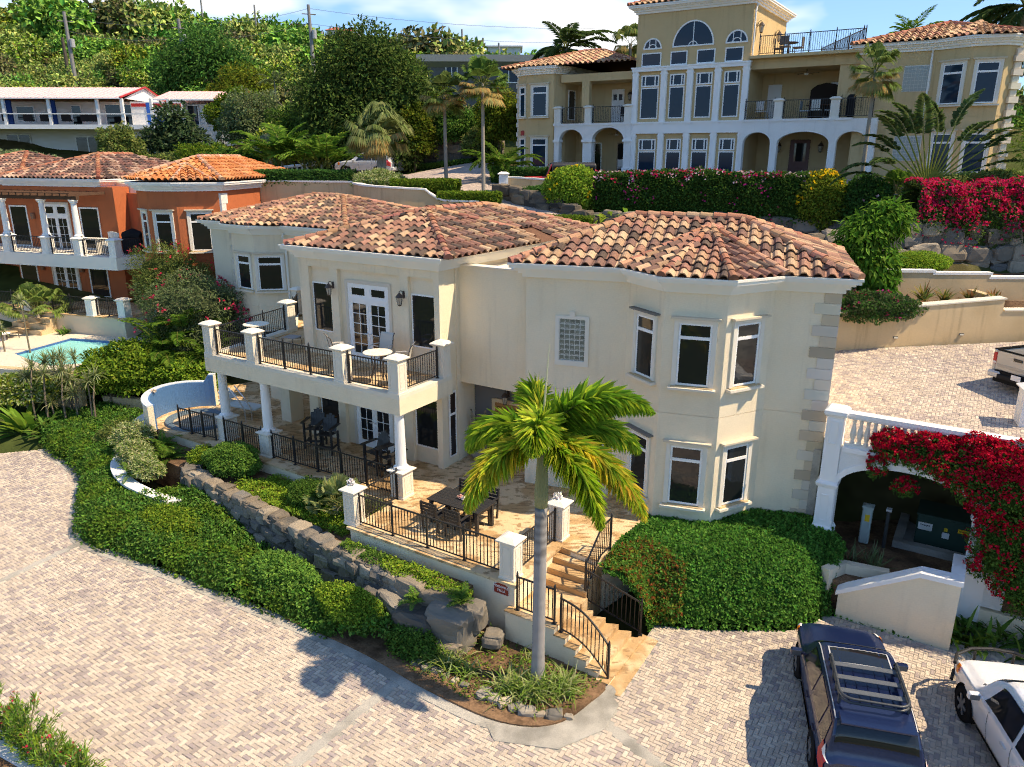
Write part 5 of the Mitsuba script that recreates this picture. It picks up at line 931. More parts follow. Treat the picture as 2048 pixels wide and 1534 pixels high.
# name signs
def sign(fr, label, txts, w, h, holder=None, z=0):
    k = thing('name_sign', label, 'sign'); a = np.linspace(0, PI, 12); o = Polygon([(-w/2, -h/2), (w/2, -h/2), (w/2, h*.28)]+[(w*.36*math.cos(t), h*.36+h*.14*math.sin(t)) for t in a]+[(-w/2, h*.28)])
    m = MB(XY(fr) if 0 else fr, (.62, .60, .56)); slab(m, o, 0, .025); m.put('border', 'm_satin', k); m = MB(fr, (.26, .035, .02)); slab(m, o.buffer(-.018), -.012, .0); m.put('panel', 'm_satin', k)
    for t, hh, zz in txts:
        tm = meshkit.text_mesh(t, hh, .003, True); v = np.array(tm.vertices); m = MB(fr, (.75, .73, .68)); m.add(np.c_[v[:, 0]-(v[:, 0].max()+v[:, 0].min())/2, -.013-v[:, 2], v[:, 1]+zz], np.array(tm.faces)); m.put('lettering', 'm_rough', k)
    return k
sign(Fr(0, (-9.12, 13.84, -.24), FV), 'red sign reading PINEAPPLE VILLA on the cream wall beside the stairs', [('PINEAPPLE', .062, .02), ('VILLA', .062, -.085)], .46, .33)
# ---- plants: palms, straps, trees -------------------------------------------------------------------
def polar(az, el): return np.stack([np.cos(el)*np.cos(az), np.cos(el)*np.sin(az), np.sin(el)], -1)
def straps(mb, P, az, el, L, w, droop, col, seg=4, taper=.9, fold=.12):
    """arching strap leaves: az, el in radians; they bend down by droop radians along their length"""
    n = len(P); P = np.array(P, float).copy(); az, el, L, w, droop = (np.broadcast_to(np.asarray(q, float), n) for q in (az, el, L, w, droop)); side = np.stack([-np.sin(az), np.cos(az), 0*az], -1); rows = []
    for k in range(seg+1):
        s = k/seg; ww = w*(.55+.9*s if s < .4 else max(.02, 1-((s-.4)/.6)**1.6*taper))*.5
        up = np.cross(side, polar(az, el-droop*s)); rows += [P-side*ww[:, None]+0*up, P+side*ww[:, None]]
        if k < seg: P = P+polar(az, el-droop*(s+.5/seg))*(L/seg)[:, None]
    v = np.stack(rows, 1); m = 2*(seg+1); b = np.arange(n)[:, None]*m
    f = np.concatenate([b+q for k in range(seg) for q in ([2*k, 2*k+1, 2*k+3], [2*k, 2*k+3, 2*k+2])], 1).reshape(-1, 3)
    mb.add(v.reshape(-1, 3), f, np.repeat(col, m, 0))
def frond(mb, rng, base, az, el, L, droop, nl, ll, lw, pal, plum=False, sag=.5, stem=(.20, .22, .06), bare=.12, twist=0.0, r=.02):
    az, el = math.radians(az), math.radians(el); K = 14; p = np.array(base, float); pts = [p]; dirs = []
    for k in range(K):
        s = k/K; d = polar(az+twist*s, el-droop*s**1.25); dirs.append(d); p = p+d*L/K; pts.append(p)
    pts = np.array(pts); dirs = np.array(dirs+[dirs[-1]]); mb.tube(pts, np.linspace(r, r*.25, K+1), 4, stem, cap=False)
    s = bare+(1-bare)*(np.arange(nl)+rng.random(nl))/nl; i = np.minimum((s*K).astype(int), K-1); t = (s*K-i)[:, None]; B = pts[i]*(1-t)+pts[i+1]*t; D = dirs[i]
    S = unit(np.cross(D, [0, 0, 1.])); U = np.cross(S, D)
    if plum: a = rng.uniform(0, 2*PI, nl); out = S*np.cos(a)[:, None]+U*np.sin(a)[:, None]
    else: out = S*np.where(np.arange(nl) % 2, 1, -1)[:, None]+U*rng.uniform(.05, .45, nl)[:, None]
    prof = np.sin(PI*np.clip(.16+.84*(s-bare)/(1-bare), 0, 1)**.8)**.7; LL = ll*prof*rng.uniform(.8, 1.15, nl)+.04
    dr = unit(unit(out)*.85+D*(.45+.5*s[:, None])+[0, 0, -sag*.5])
    leaves(mb, B, dr, unit(np.cross(dr, np.cross(U, dr))+rdir(rng, nl)*.25), LL, lw*rng.uniform(.8, 1.2, nl), vary(rng, pal, nl, .16), fold=.1, bend=.10*sag)
def fan(mb, rng, base, az, el, pet, R, n, pal, droop=.5, spread=2.6, w=.055, stem=(.22, .24, .08)):
    az, el = math.radians(az), math.radians(el); D = polar(az, el); S = unit(np.cross(D, [0, 0, 1.])); U = np.cross(S, D); b = np.array(base, float); h = b+D*pet
    mb.tube([b, b+D*pet*.5+[0, 0, .02*pet], h], .018, 4, stem, cap=False)
    a = np.linspace(-spread/2, spread/2, n); d = unit(D*np.cos(a)[:, None]+S*np.sin(a)[:, None]+U*(.10*np.cos(a*3))[:, None]); L = R*(1-.18*np.abs(a/spread))*rng.uniform(.92, 1.06, n); col = vary(rng, pal, n, .12)
    m1 = h+d*(L*.55)[:, None]; tip = h+d*(L*.8)[:, None]+[0, 0, -1]*(L*droop*.42)[:, None]; q = unit(np.cross(d, U)); W_ = w*R
    v = np.stack([np.broadcast_to(h, m1.shape), m1-q*W_, m1+q*W_, tip], 1); k = np.arange(n)[:, None]*4
    mb.add(v.reshape(-1, 3), np.concatenate([k+[0, 1, 2], k+[1, 3, 2]], 1).reshape(-1, 3), np.repeat(col, 4, 0))
def trunk(mb, pts, r, c, rng, rings=0, k=10):
    pts = np.asarray(pts, float); s = smooth_line(pts, 8) if len(pts) > 2 else np.linspace(pts[0], pts[1], 14); n = len(s); rr = np.interp(np.linspace(0, 1, n), np.linspace(0, 1, len(r)), r)
    v0 = mb.n; mb.tube(s, rr, k, c); C = mb.C[-1]; C *= (.75+.5*meshkit.fbm(mb.V[-1]*[3, 3, 9], 3))[:, None]
def smooth_line3(pts, n): return smooth_line(pts, n)
# -- the foxtail palm in front
rng = np.random.default_rng(31)
K = thing('foxtail_palm', 'tall foxtail palm with smooth grey trunk and bushy fronds in front of the villa', 'palm tree')
b = FV([[-7.34, 12.66, -1.5]])[0]; top = np.array([b[0]+.03, b[1], 4.55])
m = MB(FW); zs = np.linspace(-1.5, 3.0, 46); rr = np.interp(zs, [-1.5, -1.3, -.6, 1.5, 3.0], [.22, .165, .145, .14, .135]); pts = np.c_[np.linspace(b[0], b[0]+.02, 46), np.full(46, b[1]), zs]
m.tube(pts, rr*(1+.025*(np.arange(46) % 2)), 16, (.30, .29, .28)); C = m.C[-1]; C *= (.72+.5*meshkit.fbm(np.c_[m.V[-1][:, :2]*3, m.V[-1][:, 2]*7], 3))[:, None]; hi = m.V[-1][:, 2] > 1.7; C[hi] *= np.where(np.floor(m.V[-1][hi, 2]*9) % 2, .62, 1.05)[:, None]; m.put('trunk', 'm_rough', K, True)
m = MB(FW); m.tube([(b[0]+.02, b[1], 3.0), (b[0]+.02, b[1], 3.3), (b[0]+.03, b[1], 4.0), (b[0]+.03, b[1], 4.62)], [.14, .15, .12, .065], 14, (.22, .235, .11)); m.put('crownshaft', 'm_satin', K, True)
FOX = np.array([(.33, .42, .03), (.24, .36, .03), (.42, .45, .05), (.17, .29, .025), (.12, .22, .02)]); FOXY = np.array([(.55, .46, .05), (.46, .44, .04), (.36, .42, .04), (.60, .45, .07)])
for az, el, L, drp, pal in ((-8, 62, 2.75, 1.75, FOX[[1, 3, 3, 4, 0]]), (22, 50, 2.6, 1.55, FOX[[1, 3, 4, 4]]), (-36, 8, 2.9, 1.25, np.vstack([FOX[:3], FOXY])), (-58, 2, 2.5, 1.2, FOX[:3]), (160, 34, 2.1, 2.0, FOX), (212, 5, 2.4, 1.5, np.vstack([FOX[:3], FOXY[:2]])), (-100, 62, 1.9, 2.1, FOX[:4]), (100, 60, 2.2, 1.8, FOX[1:]), (8, 28, 2.4, 1.5, FOX[1:])):
    m = MB(FW); frond(m, rng, top+[0, 0, -.05], az, el, L, drp+.15, 700, .54, .030, np.asarray(pal)*1.4, plum=True, sag=.95, bare=.08, r=.03); m.put('frond', 'm_leaf', K)
m = MB(FW); m.tube([top+[0, 0, -.1], top+[.04, 0, 1.0], top+[.11, 0, 2.05]], [.035, .022, .004], 6, (.62, .62, .42)); m.put('spear_leaf', 'm_leaf', K)
# -- ground covers
IV = 1.35*np.array([(.062, .160, .026), (.085, .205, .032), (.045, .115, .020), (.120, .25, .045)])
dE2 = dist_to(np.vstack([EDGE2[:24], [(-2.2, 19.3)]]))
zm = lambda q: -1.55+1.75*(1-np.exp(-dE2(q)/.42))-.10*np.maximum(0, dE2(q)-1)+.22*np.clip((q[:, 1]-18.3-.25*(q[:, 0]+8))*.35, 0, 1)
mound = [(-5.95, 15.9), *map(tuple, EDGE2[2:24]), (-2.25, 19.3), (-2.1, 20.2), (-2.6, 20.8), (-3.3, 21.4), (-4.9, 20.9), (-5.7, 19.5), (-7.3, 19.05), (-7.8, 20.0), (-8.6, 20.2), (-7.3, 18.6), (-7.4, 16.9), (-7.1, 15.4)]
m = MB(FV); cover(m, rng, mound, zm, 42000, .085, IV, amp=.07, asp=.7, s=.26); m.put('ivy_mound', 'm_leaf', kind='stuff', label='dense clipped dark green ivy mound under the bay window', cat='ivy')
m = MB(FV); zr = lambda q: np.minimum(zm(q)+.12, .15); cover(m, rng, [(-7.25, 16.6), (-7.2, 15.5), (-6.2, 15.75), (-5.3, 16.4), (-5.5, 17.2), (-6.8, 17.4)], zr, 7000, .08, np.vstack([IV, [(.26, .08, .03), (.22, .12, .03), (.20, .22, .03), (.16, .22, .03)]]), amp=.13, asp=.6, base=False); m.put('red_tipped_hedge', 'm_leaf', label='hedge with reddish young leaf tips beside the stair handrail', cat='hedge')
sign(Fr(6, (-3.9, 18.0, -.72), FV), 'small red sign reading PINEAPPLE VILLA stuck in the ivy mound', [('RESERVED', .032, .055), ('PINEAPPLE', .042, -.01), ('VILLA', .036, -.075)], .30, .22)
m = MB(FV, (.03, .25, .10)); m.cbox((-3.9, 18.0, -.53), (.36, .05, .03)); m.put('sign_lamp', 'm_satin', label='thin green bar lamp above the small red ivy sign', cat='lamp')
dE = dist_to(EDGE)
zl = lambda q: -1.55+.60*(1-np.exp(-dE(q)/.16))-.12*np.clip((q[:, 0]+18)/4, 0, 1)*np.clip(dE(q), 0, 1)+.10*np.clip(dE(q), 0, 3)*np.clip((-18-q[:, 0])/3, 0, 1)-.5*np.clip((dE(q)-1.0)/.6, 0, 1)*np.clip((q[:, 0]+19.5)/3, 0, 1)+.34*(meshkit.fbm(np.c_[q*1.25, 0*q[:, 0]], 3, 33)-.5)*np.clip(dE(q)*3, 0, 1)
bank = [*map(tuple, EDGE[6:66]), (-10.9, 11.6), (-11.6, 12.5), (-13.2, 13.0), (-15, 13.05), (-17, 13.3), (-19.4, 13.6), (-22.3, 13.9), (-22.6, 12.9), (-24.0, 12.85), (-25.2, 13.2), (-26.2, 13.75), (-27.0, 14.6), (-27.8, 16.0), (-30, 17.6), (-34, 17.2), (-38, 16.3)]
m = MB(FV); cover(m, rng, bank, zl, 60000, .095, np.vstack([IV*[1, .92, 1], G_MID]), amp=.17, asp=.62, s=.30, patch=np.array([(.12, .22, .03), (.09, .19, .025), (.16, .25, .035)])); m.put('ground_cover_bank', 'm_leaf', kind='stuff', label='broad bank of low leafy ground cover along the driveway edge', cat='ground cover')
zb = lambda q: np.full(len(q), -.40)
m = MB(FV); cover(m, rng, [(-20.3, 14.1), (-17, 13.9), (-14.6, 13.8), (-14.5, 15.6), (-19.6, 15.6)], zb, 15000, .075, G_LIME, amp=.22, asp=.6, s=.2, patch=G_MID*1.3); cover(m, rng, [(-14.2, 13.25), (-11.6, 12.95), (-9.7, 13.0), (-9.7, 13.5), (-14.2, 13.7)], zb, 4000, .075, G_LIME, amp=.2, patch=G_MID); m.put('bed_ground_cover', 'm_leaf', kind='stuff', label='bright lime green low plants in the terrace planting bed', cat='ground cover')
m = MB(FV); bedp = Polygon([*map(tuple, EDGE[(EDGE[:, 0] > -11.3)]+[-.12, .22]), (-6.35, 13.5), (-9.3, 13.6), (-11, 12.6)]); cover(m, rng, np.array(bedp.buffer(-.02).exterior.coords), lambda q: np.full(len(q), -1.47), 2600, .07, np.vstack([G_MID, G_LIME, np.array([(.28, .19, .10), (.22, .15, .08)])]), amp=.08, base=False); m.put('bed_weeds', 'm_leaf', kind='stuff', label='scattered low weeds and dry leaves on the bare soil round the palm', cat='weeds')
# -- single plants (V frame unless said)
def plant(name, label, cat, build, seed, mat='m_leaf', group=None):
    r = np.random.default_rng(seed); k = thing(name, label, cat, group); build(k, r); return k
def shrub(name, label, fr, c, rad, n, L, pal, seed, cat='shrub', fl=None, lump=.3, **kw):
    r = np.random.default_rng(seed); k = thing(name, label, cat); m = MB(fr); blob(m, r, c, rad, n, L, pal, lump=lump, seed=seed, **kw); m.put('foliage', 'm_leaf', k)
    if fl: m = MB(fr); flowers(m, r, c, np.array(rad)*1.02, fl[0], fl[1], fl[2], lump=lump, seed=seed, clump=fl[3] if len(fl) > 3 else 0, top=fl[4] if len(fl) > 4 else -.3); m.put('flowers', 'm_leaf', k, kind='stuff')
    m = MB(fr); c = np.array(c, float)
    for q in range(4): m.tube([c+[0.02*q, 0, -rad[2]*1.15], c+[r.normal(0, .2)*rad[0], r.normal(0, .2)*rad[1], 0]], [.03, .015], 5, (.13, .10, .07))
    m.put('stem', 'm_rough', k); return k
shrub('round_shrub', 'rounded green shrub below the white column in the planting bed', FV, (-21.0, 15.05, .10), (1.15, .72, .62), 9000, .075, G_MID*1.15, 41)
shrub('round_shrub', 'dark dome shaped shrub left of the spiky palmetto', FV, (-16.95, 14.75, -.02), (.72, .62, .52), 6000, .06, G_MID*.85, 42)
shrub('round_shrub', 'small leafy shrub at the foot of the stone wall end', FV, (-22.6, 15.0, -.15), (.5, .5, .4), 2500, .08, G_LIME*.8, 43)
for i, (x, y, z, s, lab) in enumerate(((-26.6, 14.9, -.15, .8, 'cream variegated shrub at the left end of the curved planter'), (-25.3, 14.05, -.25, .65, 'cream variegated shrub in the middle of the curved planter'), (-23.9, 13.6, -.35, .6, 'cream variegated shrub at the right end of the curved planter'))): shrub('variegated_shrub', lab, FV, (x, y, z), (s, s*.8, s*.7), 3800, .12, G_VAR, 50+i, asp=.3, lump=.5)
shrub('lime_shrub', 'bright green bush spilling from the bank beside the boulders', FV, (-12.6, 11.95, -1.0), (1.1, .55, .6), 6500, .075, G_LIME, 61); shrub('lime_shrub', 'yellowish green bush in the middle of the bank', FV, (-20.6, 12.2, -.95), (1.3, .7, .45), 5500, .08, G_LIME*.85, 62); shrub('lime_shrub', 'leafy green bush on the bank right below the stone wall', FV, (-15.2, 12.1, -.95), (1.2, .6, .5), 5500, .08, G_MID*1.5, 63); shrub('lime_shrub', 'dark leafy bush beside the lily clump at the driveway edge', FV, (-10.5, 12.0, -1.25), (.75, .4, .42), 3500, .085, G_MID, 64)
def tuft(name, label, fr, c, n, L, w, pal, seed, el=(25, 85), droop=(.5, 1.5), spread=.15, cat='plant', group=None, stem=0):
    r = np.random.default_rng(seed); k = thing(name, label, cat, group); m = MB(fr); c = np.array(c, float)
    P = c+r.normal(0, spread, (n, 3))*[1, 1, .1]+[0, 0, stem]; straps(m, P, r.uniform(0, 2*PI, n), np.radians(r.uniform(*el, n)), L*r.uniform(.6, 1.15, n), w*r.uniform(.7, 1.2, n), r.uniform(*droop, n), vary(r, pal, n, .16)); m.put('leaves', 'm_leaf', k)
    if stem: m = MB(fr); m.tube([c-[0, 0, .1], c+[0, 0, stem]], [.045, .03], 6, (.20, .16, .11)); m.put('stem', 'm_rough', k)
    return k
LILY = np.array([(.22, .32, .06), (.32, .38, .13), (.15, .25, .04), (.40, .44, .20)])
for i, (x, y, n, L, lab) in enumerate(((-7.2, 12.3, 220, .66, 'strappy striped lily clump around the palm base, front right'), (-6.7, 12.75, 180, .6, 'strappy lily clump between palm and stair end'), (-7.75, 12.05, 150, .58, 'strappy lily clump left of the palm base'), (-9.5, 12.05, 150, .55, 'strappy lily clump at the left of the bare soil'), (-8.9, 12.0, 60, .45, 'small pale lily clump in the middle of the bare soil'), (-9.1, 13.25, 60, .45, 'small lily clump below the red sign'), (-10.05, 12.1, 90, .55, 'lily clump under the big boulders'), (-7.9, 13.2, 35, .35, 'thin lily tuft behind the palm trunk against the stepped wall'))): tuft('lily_clump', lab, FV, (x, y, -1.47), n, L, .035, LILY, 70+i, spread=.17, cat='lily')
FERN = np.array([(.12, .22, .03), (.08, .17, .025), (.16, .26, .04)])
def fern(label, fr, c, n, L, seed, pal=FERN, name='fern', cat='fern', el=(15, 70)):
    r = np.random.default_rng(seed); k = thing(name, label, cat); m = MB(fr)
    for i in range(n): frond(m, r, np.array(c)+r.normal(0, .06, 3)*[1, 1, 0], r.uniform(0, 360), r.uniform(*el), L*r.uniform(.7, 1.1), r.uniform(.8, 1.5), 44, L*.17, L*.045, pal, bare=.05, r=.007, sag=.3)
    m.put('fronds', 'm_leaf', k)
fern('big feathery fern under the spa railing', FV, (-24.4, 14.75, -.5), 26, .95, 81); fern('feathery fern in front of the spa ledge', FV, (-25.2, 15.1, -.4), 20, .85, 82); fern('fern growing out of the boulder face', FV, (-10.9, 12.6, -.55), 16, .4, 83, FERN*1.4); fern('dark fern hanging at the end of the stone wall', FV, (-9.75, 13.0, -.4), 18, .5, 84, G_MID); fern('fern below the variegated shrubs', FV, (-24.2, 13.2, -.5), 14, .6, 85)
fern('ferns at the foot of the right bougainvillea', FV, (1.4, 21.6, -.9), 20, .7, 86); fern('fern right of the white arch pier', FV, (2.2, 21.6, -.9), 18, .7, 87)
def palmetto(label, fr, c, n, R, pet, seed, pal=np.array([(.20, .27, .10), (.15, .22, .07), (.26, .31, .14), (.32, .33, .12)]), name='fan_palm', cat='palm', el=(5, 85), h=0, tr=.16, droop=.35, nseg=22, tc=(.28, .25, .20)):
    r = np.random.default_rng(seed); k = thing(name, label, cat); c = np.array(c, float); t = c+[0, 0, h]
    for i in range(n):
        m = MB(fr); e = r.uniform(*el); fan(m, r, t+r.normal(0, .04, 3), i*137.5+r.normal(0, 12), e, pet*r.uniform(.7, 1.15), R*r.uniform(.8, 1.1), nseg, pal if e > 5 or r.random() < .4 else np.array([(.34, .26, .09), (.42, .28, .10), (.28, .26, .10)]), droop=droop); m.put('frond', 'm_leaf', k)
    m = MB(fr); trunk(m, [c-[0, 0, .15], c+[0, 0, max(h, .15)*.5], t+[0, 0, .1]], [tr*1.15, tr, tr*.8], tc, r); m.put('trunk', 'm_rough', k, True); return k
palmetto('spiky silver green fan palm in the planting bed beside the shell topped post', FV, (-15.75, 14.75, -.4), 34, .55, .62, 91, h=.25, droop=.15); palmetto('small fan palm right of the spiky silver one', FV, (-14.75, 14.95, -.4), 16, .42, .45, 92, h=.1, droop=.2)
# bougainvillea over the arch
k = thing('bougainvillea', 'crimson bougainvillea cascading over the balustrade and arch at the right', 'bougainvillea'); m = MB(FV); fl = MB(FV); r = np.random.default_rng(95); q = 0
for c, rad, n, nf in (((-1.35, 20.7, 2.95), (.55, .35, .42), 1500, 420), ((-.5, 20.7, 2.95), (.75, .42, .55), 2200, 700), ((.5, 20.6, 2.75), (.85, .5, .8), 3400, 1100), ((1.45, 20.5, 2.3), (.95, .6, 1.1), 4600, 1300), ((2.4, 20.6, 2.5), (1.0, .7, 1.2), 4200, 1400), ((1.35, 20.45, 1.0), (.75, .55, 1.0), 4000, 560), ((2.2, 20.4, .4), (.95, .6, 1.1), 4200, 380), ((3.4, 20.7, 1.6), (1.1, .8, 1.9), 4200, 700), ((1.2, 20.6, 3.15), (1.1, .4, .45), 2600, 900), ((-1.7, 20.62, 2.35), (.25, .15, .3), 260, 90), ((-1.0, 20.6, 1.95), (.28, .15, .25), 260, 110)):
    q += 1; blob(m, r, c, rad, n, .085, G_MID*.8, lump=.5, seed=95+q, shell=.35, flat=-1, core=rad[0] > .5); flowers(fl, r, c, np.array(rad)*1.03, nf*2, .075, np.array([(.50, .010, .035), (.62, .02, .055), (.40, .006, .022)]), lump=.5, seed=95+q, clump=9, top=-.55)
m.put('foliage', 'm_leaf', k); fl.put('flowers', 'm_leaf', k, kind='stuff'); m = MB(FV); m.tube([(2.2, 21, -1), (1.9, 20.8, .6), (1.4, 20.7, 2.2), (.2, 20.75, 3.0)], [.06, .05, .04, .02], 6, (.17, .13, .09)); m.put('stem', 'm_rough', k)
tuft('broadleaf_plant', 'broad leaved dark plant in front of the low planter wall behind the white off-roader', FV, (1.25, 20.2, -1.55), 60, .85, .11, G_MID*.9, 97, spread=.3, el=(30, 85)); tuft('broadleaf_plant', 'broad leaved plant at the right frame edge behind the white off-roader', FV, (2.4, 20.2, -1.55), 70, .9, .11, G_MID*.9, 98, spread=.4, el=(30, 85)); tuft('broadleaf_plant', 'broad leaved plant with yellowing leaves by the screen wall corner', FV, (.95, 19.8, -1.55), 40, .6, .10, G_LIME*.6, 99, spread=.2, el=(30, 85))
for i, (x, y) in enumerate(((-1.55, 20.9), (-1.3, 20.55), (-1.95, 20.8))): tuft('snake_plant', ('tall thin plant beside the utility pedestal', 'thin plant at the edge of the soil bed', 'small strappy plant left of the pedestal')[i], FV, (x, y, -.62), 22, .6, .04, G_GREY, 110+i, el=(50, 88), droop=(.1, .8), spread=.08)
# lower left oleander
k = thing('oleander', 'pink flowered oleander in the roadside planter at the lower left corner', 'oleander'); m = MB(FV); fl = MB(FV); st = MB(FV); r = np.random.default_rng(120)
for j, (c, rad, n) in enumerate((((-15.4, 4.75, -.25), (.85, .5, .75), 2600), ((-14.4, 5.0, -.45), (.75, .45, .6), 2400), ((-13.5, 4.95, -.55), (.6, .4, .42), 1500), ((-12.8, 5.15, -.7), (.5, .35, .35), 900), ((-16.2, 4.3, .1), (.8, .6, .9), 2200))):
    q = 26; d = rdir(r, q); d[:, 2] = np.abs(d[:, 2]); tips = np.array(c)+d*np.array(rad)*r.uniform(.7, 1.15, (q, 1)); base = np.array(c)-[0, 0, rad[2]]
    for t in tips: st.tube([base, (base+t)/2+[0, 0, .1], t], [.016, .012, .006], 4, (.16, .15, .08), cap=False)
    N = n; ii = r.integers(0, q, N); s = r.random(N)**.6; P = base+(tips[ii]-base)*s[:, None]+r.normal(0, .03, (N, 3)); ax = unit(tips[ii]-base)
    leaves(m, P, unit(rdir(r, N)*.7+ax*.8), unit(rdir(r, N)*.5+[0, 0, 1]), r.uniform(.10, .18, N), .024, vary(r, np.vstack([G_LIME*.9, G_MID*1.3]), N, .2), fold=.1)
    F = np.repeat(tips[::7], 6, 0)+r.normal(0, .04, (len(tips[::7])*6, 3)); leaves(fl, F, rdir(r, len(F)), rdir(r, len(F)), .06, .05, vary(r, np.array([(.62, .03, .09), (.70, .06, .14)]), len(F), .1))
m.put('foliage', 'm_leaf', k); fl.put('flowers', 'm_leaf', k, kind='stuff'); st.put('stem', 'm_rough', k)
# ---- plants further back -----------------------------------------------------------------------------
rng = np.random.default_rng(40)
shrub('oleander', 'tall pink flowered oleander against the rear left wing of the cream villa', FW, (-15.0, 35.3, 2.5), (2.7, 1.7, 2.3), 11000, .17, G_GREY*.85, 141, fl=(110, .15, np.array([(.62, .03, .09), (.72, .08, .16)]), 5, -.2), asp=.25, lump=.5, cat='oleander')
shrub('oleander', 'greyish oleander bush in front of the orange villa bay', FW, (-17.3, 38.0, 3.6), (2.1, 1.3, 2.2), 8000, .17, G_OLIVE*.95, 142, asp=.25, lump=.6, cat='oleander', fl=(60, .13, np.array([(.62, .03, .09)]), 3))
shrub('leafy_shrub', 'bright green leafy shrub between the dracaenas and the spa', FW, (-17.6, 32.9, .6), (2.3, 1.6, 1.3), 9000, .17, G_LIME*.8, 143, lump=.5); shrub('leafy_shrub', 'light green shrub behind the blue spa wall', FW, (-14.8, 32.6, .5), (1.6, 1.0, .9), 5000, .15, G_LIME, 144, lump=.5)
shrub('leafy_shrub', 'yellow green shrub below the pool at the left edge', FW, (-21.6, 31.6, .2), (2.0, 1.0, .7), 5000, .15, np.vstack([G_YEL, G_VAR]), 145, lump=.45); shrub('leafy_shrub', 'dark shrub behind the areca palms', FW, (-14.0, 36.5, 1.5), (1.8, 1.2, 2.2), 5000, .2, G_DARK*1.3, 146, lump=.4); shrub('leafy_shrub', 'dark low shrub left of the variegated planter shrubs', FW, (-15.6, 28.4, -.8), (1.1, .9, .7), 4200, .10, G_OLIVE, 147, lump=.45); shrub('leafy_shrub', 'yellow tipped bush in front of the orange villa wing', FW, (-14.2, 38.6, 3.2), (1.0, .8, 1.4), 3000, .16, G_YEL*.8, 148, lump=.5)
def pinnate(label, fr, c, n, L, seed, pal, h=0.0, tr=.09, name='areca_palm', el=(20, 80), droop=(.9, 1.7), ll=.2, nl=64, tc=(.26, .25, .19), az0=0, spread=.15, lw=.055, lean=(0, 0), sag=.6):
    r = np.random.default_rng(seed); k = thing(name, label, 'palm'); c = np.array(c, float); t = c+[lean[0], lean[1], h]
    for i in range(n):
        m = MB(fr); frond(m, r, t+r.normal(0, spread, 3)*[1, 1, .2], az0+i*137.5+r.normal(0, 14), r.uniform(*el), L*r.uniform(.75, 1.12), r.uniform(*droop), nl, L*ll, L*lw*.5, pal, sag=sag, r=.012*L, bare=.18); m.put('frond', 'm_leaf', k)
    m = MB(fr); trunk(m, [c-[0, 0, .3], (c+t)/2+[lean[0]*.15, 0, 0], t+[0, 0, .15]], [tr*1.3, tr, tr*.85], tc, r); m.put('trunk', 'm_rough', k, True); return k
ARE = np.array([(.13, .24, .03), (.10, .20, .025), (.19, .29, .04), (.07, .15, .02)])
pinnate('dark arching areca palm left of the blue spa wall', FW, (-16.3, 33.9, .3), 20, 2.5, 151, ARE*.85, h=1.0); pinnate('areca palm with long drooping fronds right beside the balcony end', FW, (-13.9, 33.6, .2), 16, 2.2, 152, ARE*.75, h=.7); pinnate('small areca palm in front of the oleander', FW, (-15.4, 34.2, .6), 14, 2.0, 153, ARE, h=1.6)
pinnate('big feathery areca palm clump beside the silver car, left part', FW, (-16.2, 55, 8.4), 26, 4.0, 154, ARE*1.25, h=1.2, spread=.5, el=(35, 85)); pinnate('big feathery areca palm clump beside the silver car, right part', FW, (-13.2, 54, 8.4), 22, 3.6, 155, ARE*1.2, h=1.0, spread=.5, el=(35, 85)); pinnate('areca palm at the left corner of the yellow villa', FW, (-.7, 47.5, 8.9), 24, 2.6, 156, ARE*.9, h=.5, spread=.3)
DRA = np.array([(.30, .34, .15), (.22, .28, .10), (.38, .40, .22), (.16, .20, .07)])
k = thing('dracaena_clump', 'clump of tall dracaenas with spiky pale rosettes on bare canes below the pool', 'dracaena'); r = np.random.default_rng(160)
for i in range(26):
    x, y = r.uniform(-21.3, -18.0), r.uniform(30.6, 32.2); h = r.uniform(.6, 2.6); lean = r.normal(0, .25, 2); t = np.array([x+lean[0], y+lean[1], -.9+h]); m = MB(FW); m.tube([(x, y, -1.3), (x+lean[0]*.3, y, -.9+h*.5), t], [.05, .04, .03], 5, (.19, .155, .115)); m.put('cane', 'm_rough', k)
    m = MB(FW); n = 60; straps(m, t+r.normal(0, .03, (n, 3)), r.uniform(0, 2*PI, n), np.radians(r.uniform(-25, 85, n)), r.uniform(.42, .72, n), .042, r.uniform(.2, .9, n), vary(r, DRA, n, .18), seg=3); m.put('rosette', 'm_leaf', k)
for i, (x, y, h, lab) in enumerate(((-36.0, 26.0, 2.0, 'slender dracaena at the pool edge, leftmost'), (-34.9, 25.9, 1.5, 'slender dracaena at the pool edge, middle one'), (-34.0, 26.5, 2.9, 'slender dracaena in front of the pool, the tallest'))): tuft('slender_dracaena', lab, FL, (x, y, .5), 70, .55, .045, DRA, 165+i, spread=.03, el=(-20, 85), stem=h, cat='dracaena')
tuft('birds_nest_fern', 'large bird nest fern with broad yellow tipped leaves at the left edge', FW, (-20.9, 30.1, -1.25), 34, 1.7, .30, np.vstack([G_LIME*.9, G_MID*1.2]), 170, spread=.12, el=(25, 80), droop=(.3, 1.1), cat='fern'); tuft('birds_nest_fern', 'smaller bird nest fern at the foot of the dracaenas', FW, (-19.7, 29.9, -1.3), 26, 1.2, .22, G_MID, 171, spread=.12, el=(25, 80), droop=(.3, 1.1), cat='fern')
palmetto('bushy fan palm on the patio in front of the orange villa', FL, (-37.3, 29.9, .9), 44, 1.0, 1.2, 172, np.array([(.20, .28, .06), (.26, .33, .09), (.15, .22, .05)]), h=.9, droop=.7, nseg=20); tuft('potted_plant', 'small red potted plant beside the patio steps', FL, (-35.4, 29.7, .95), 30, .5, .09, G_MID, 173, spread=.1)
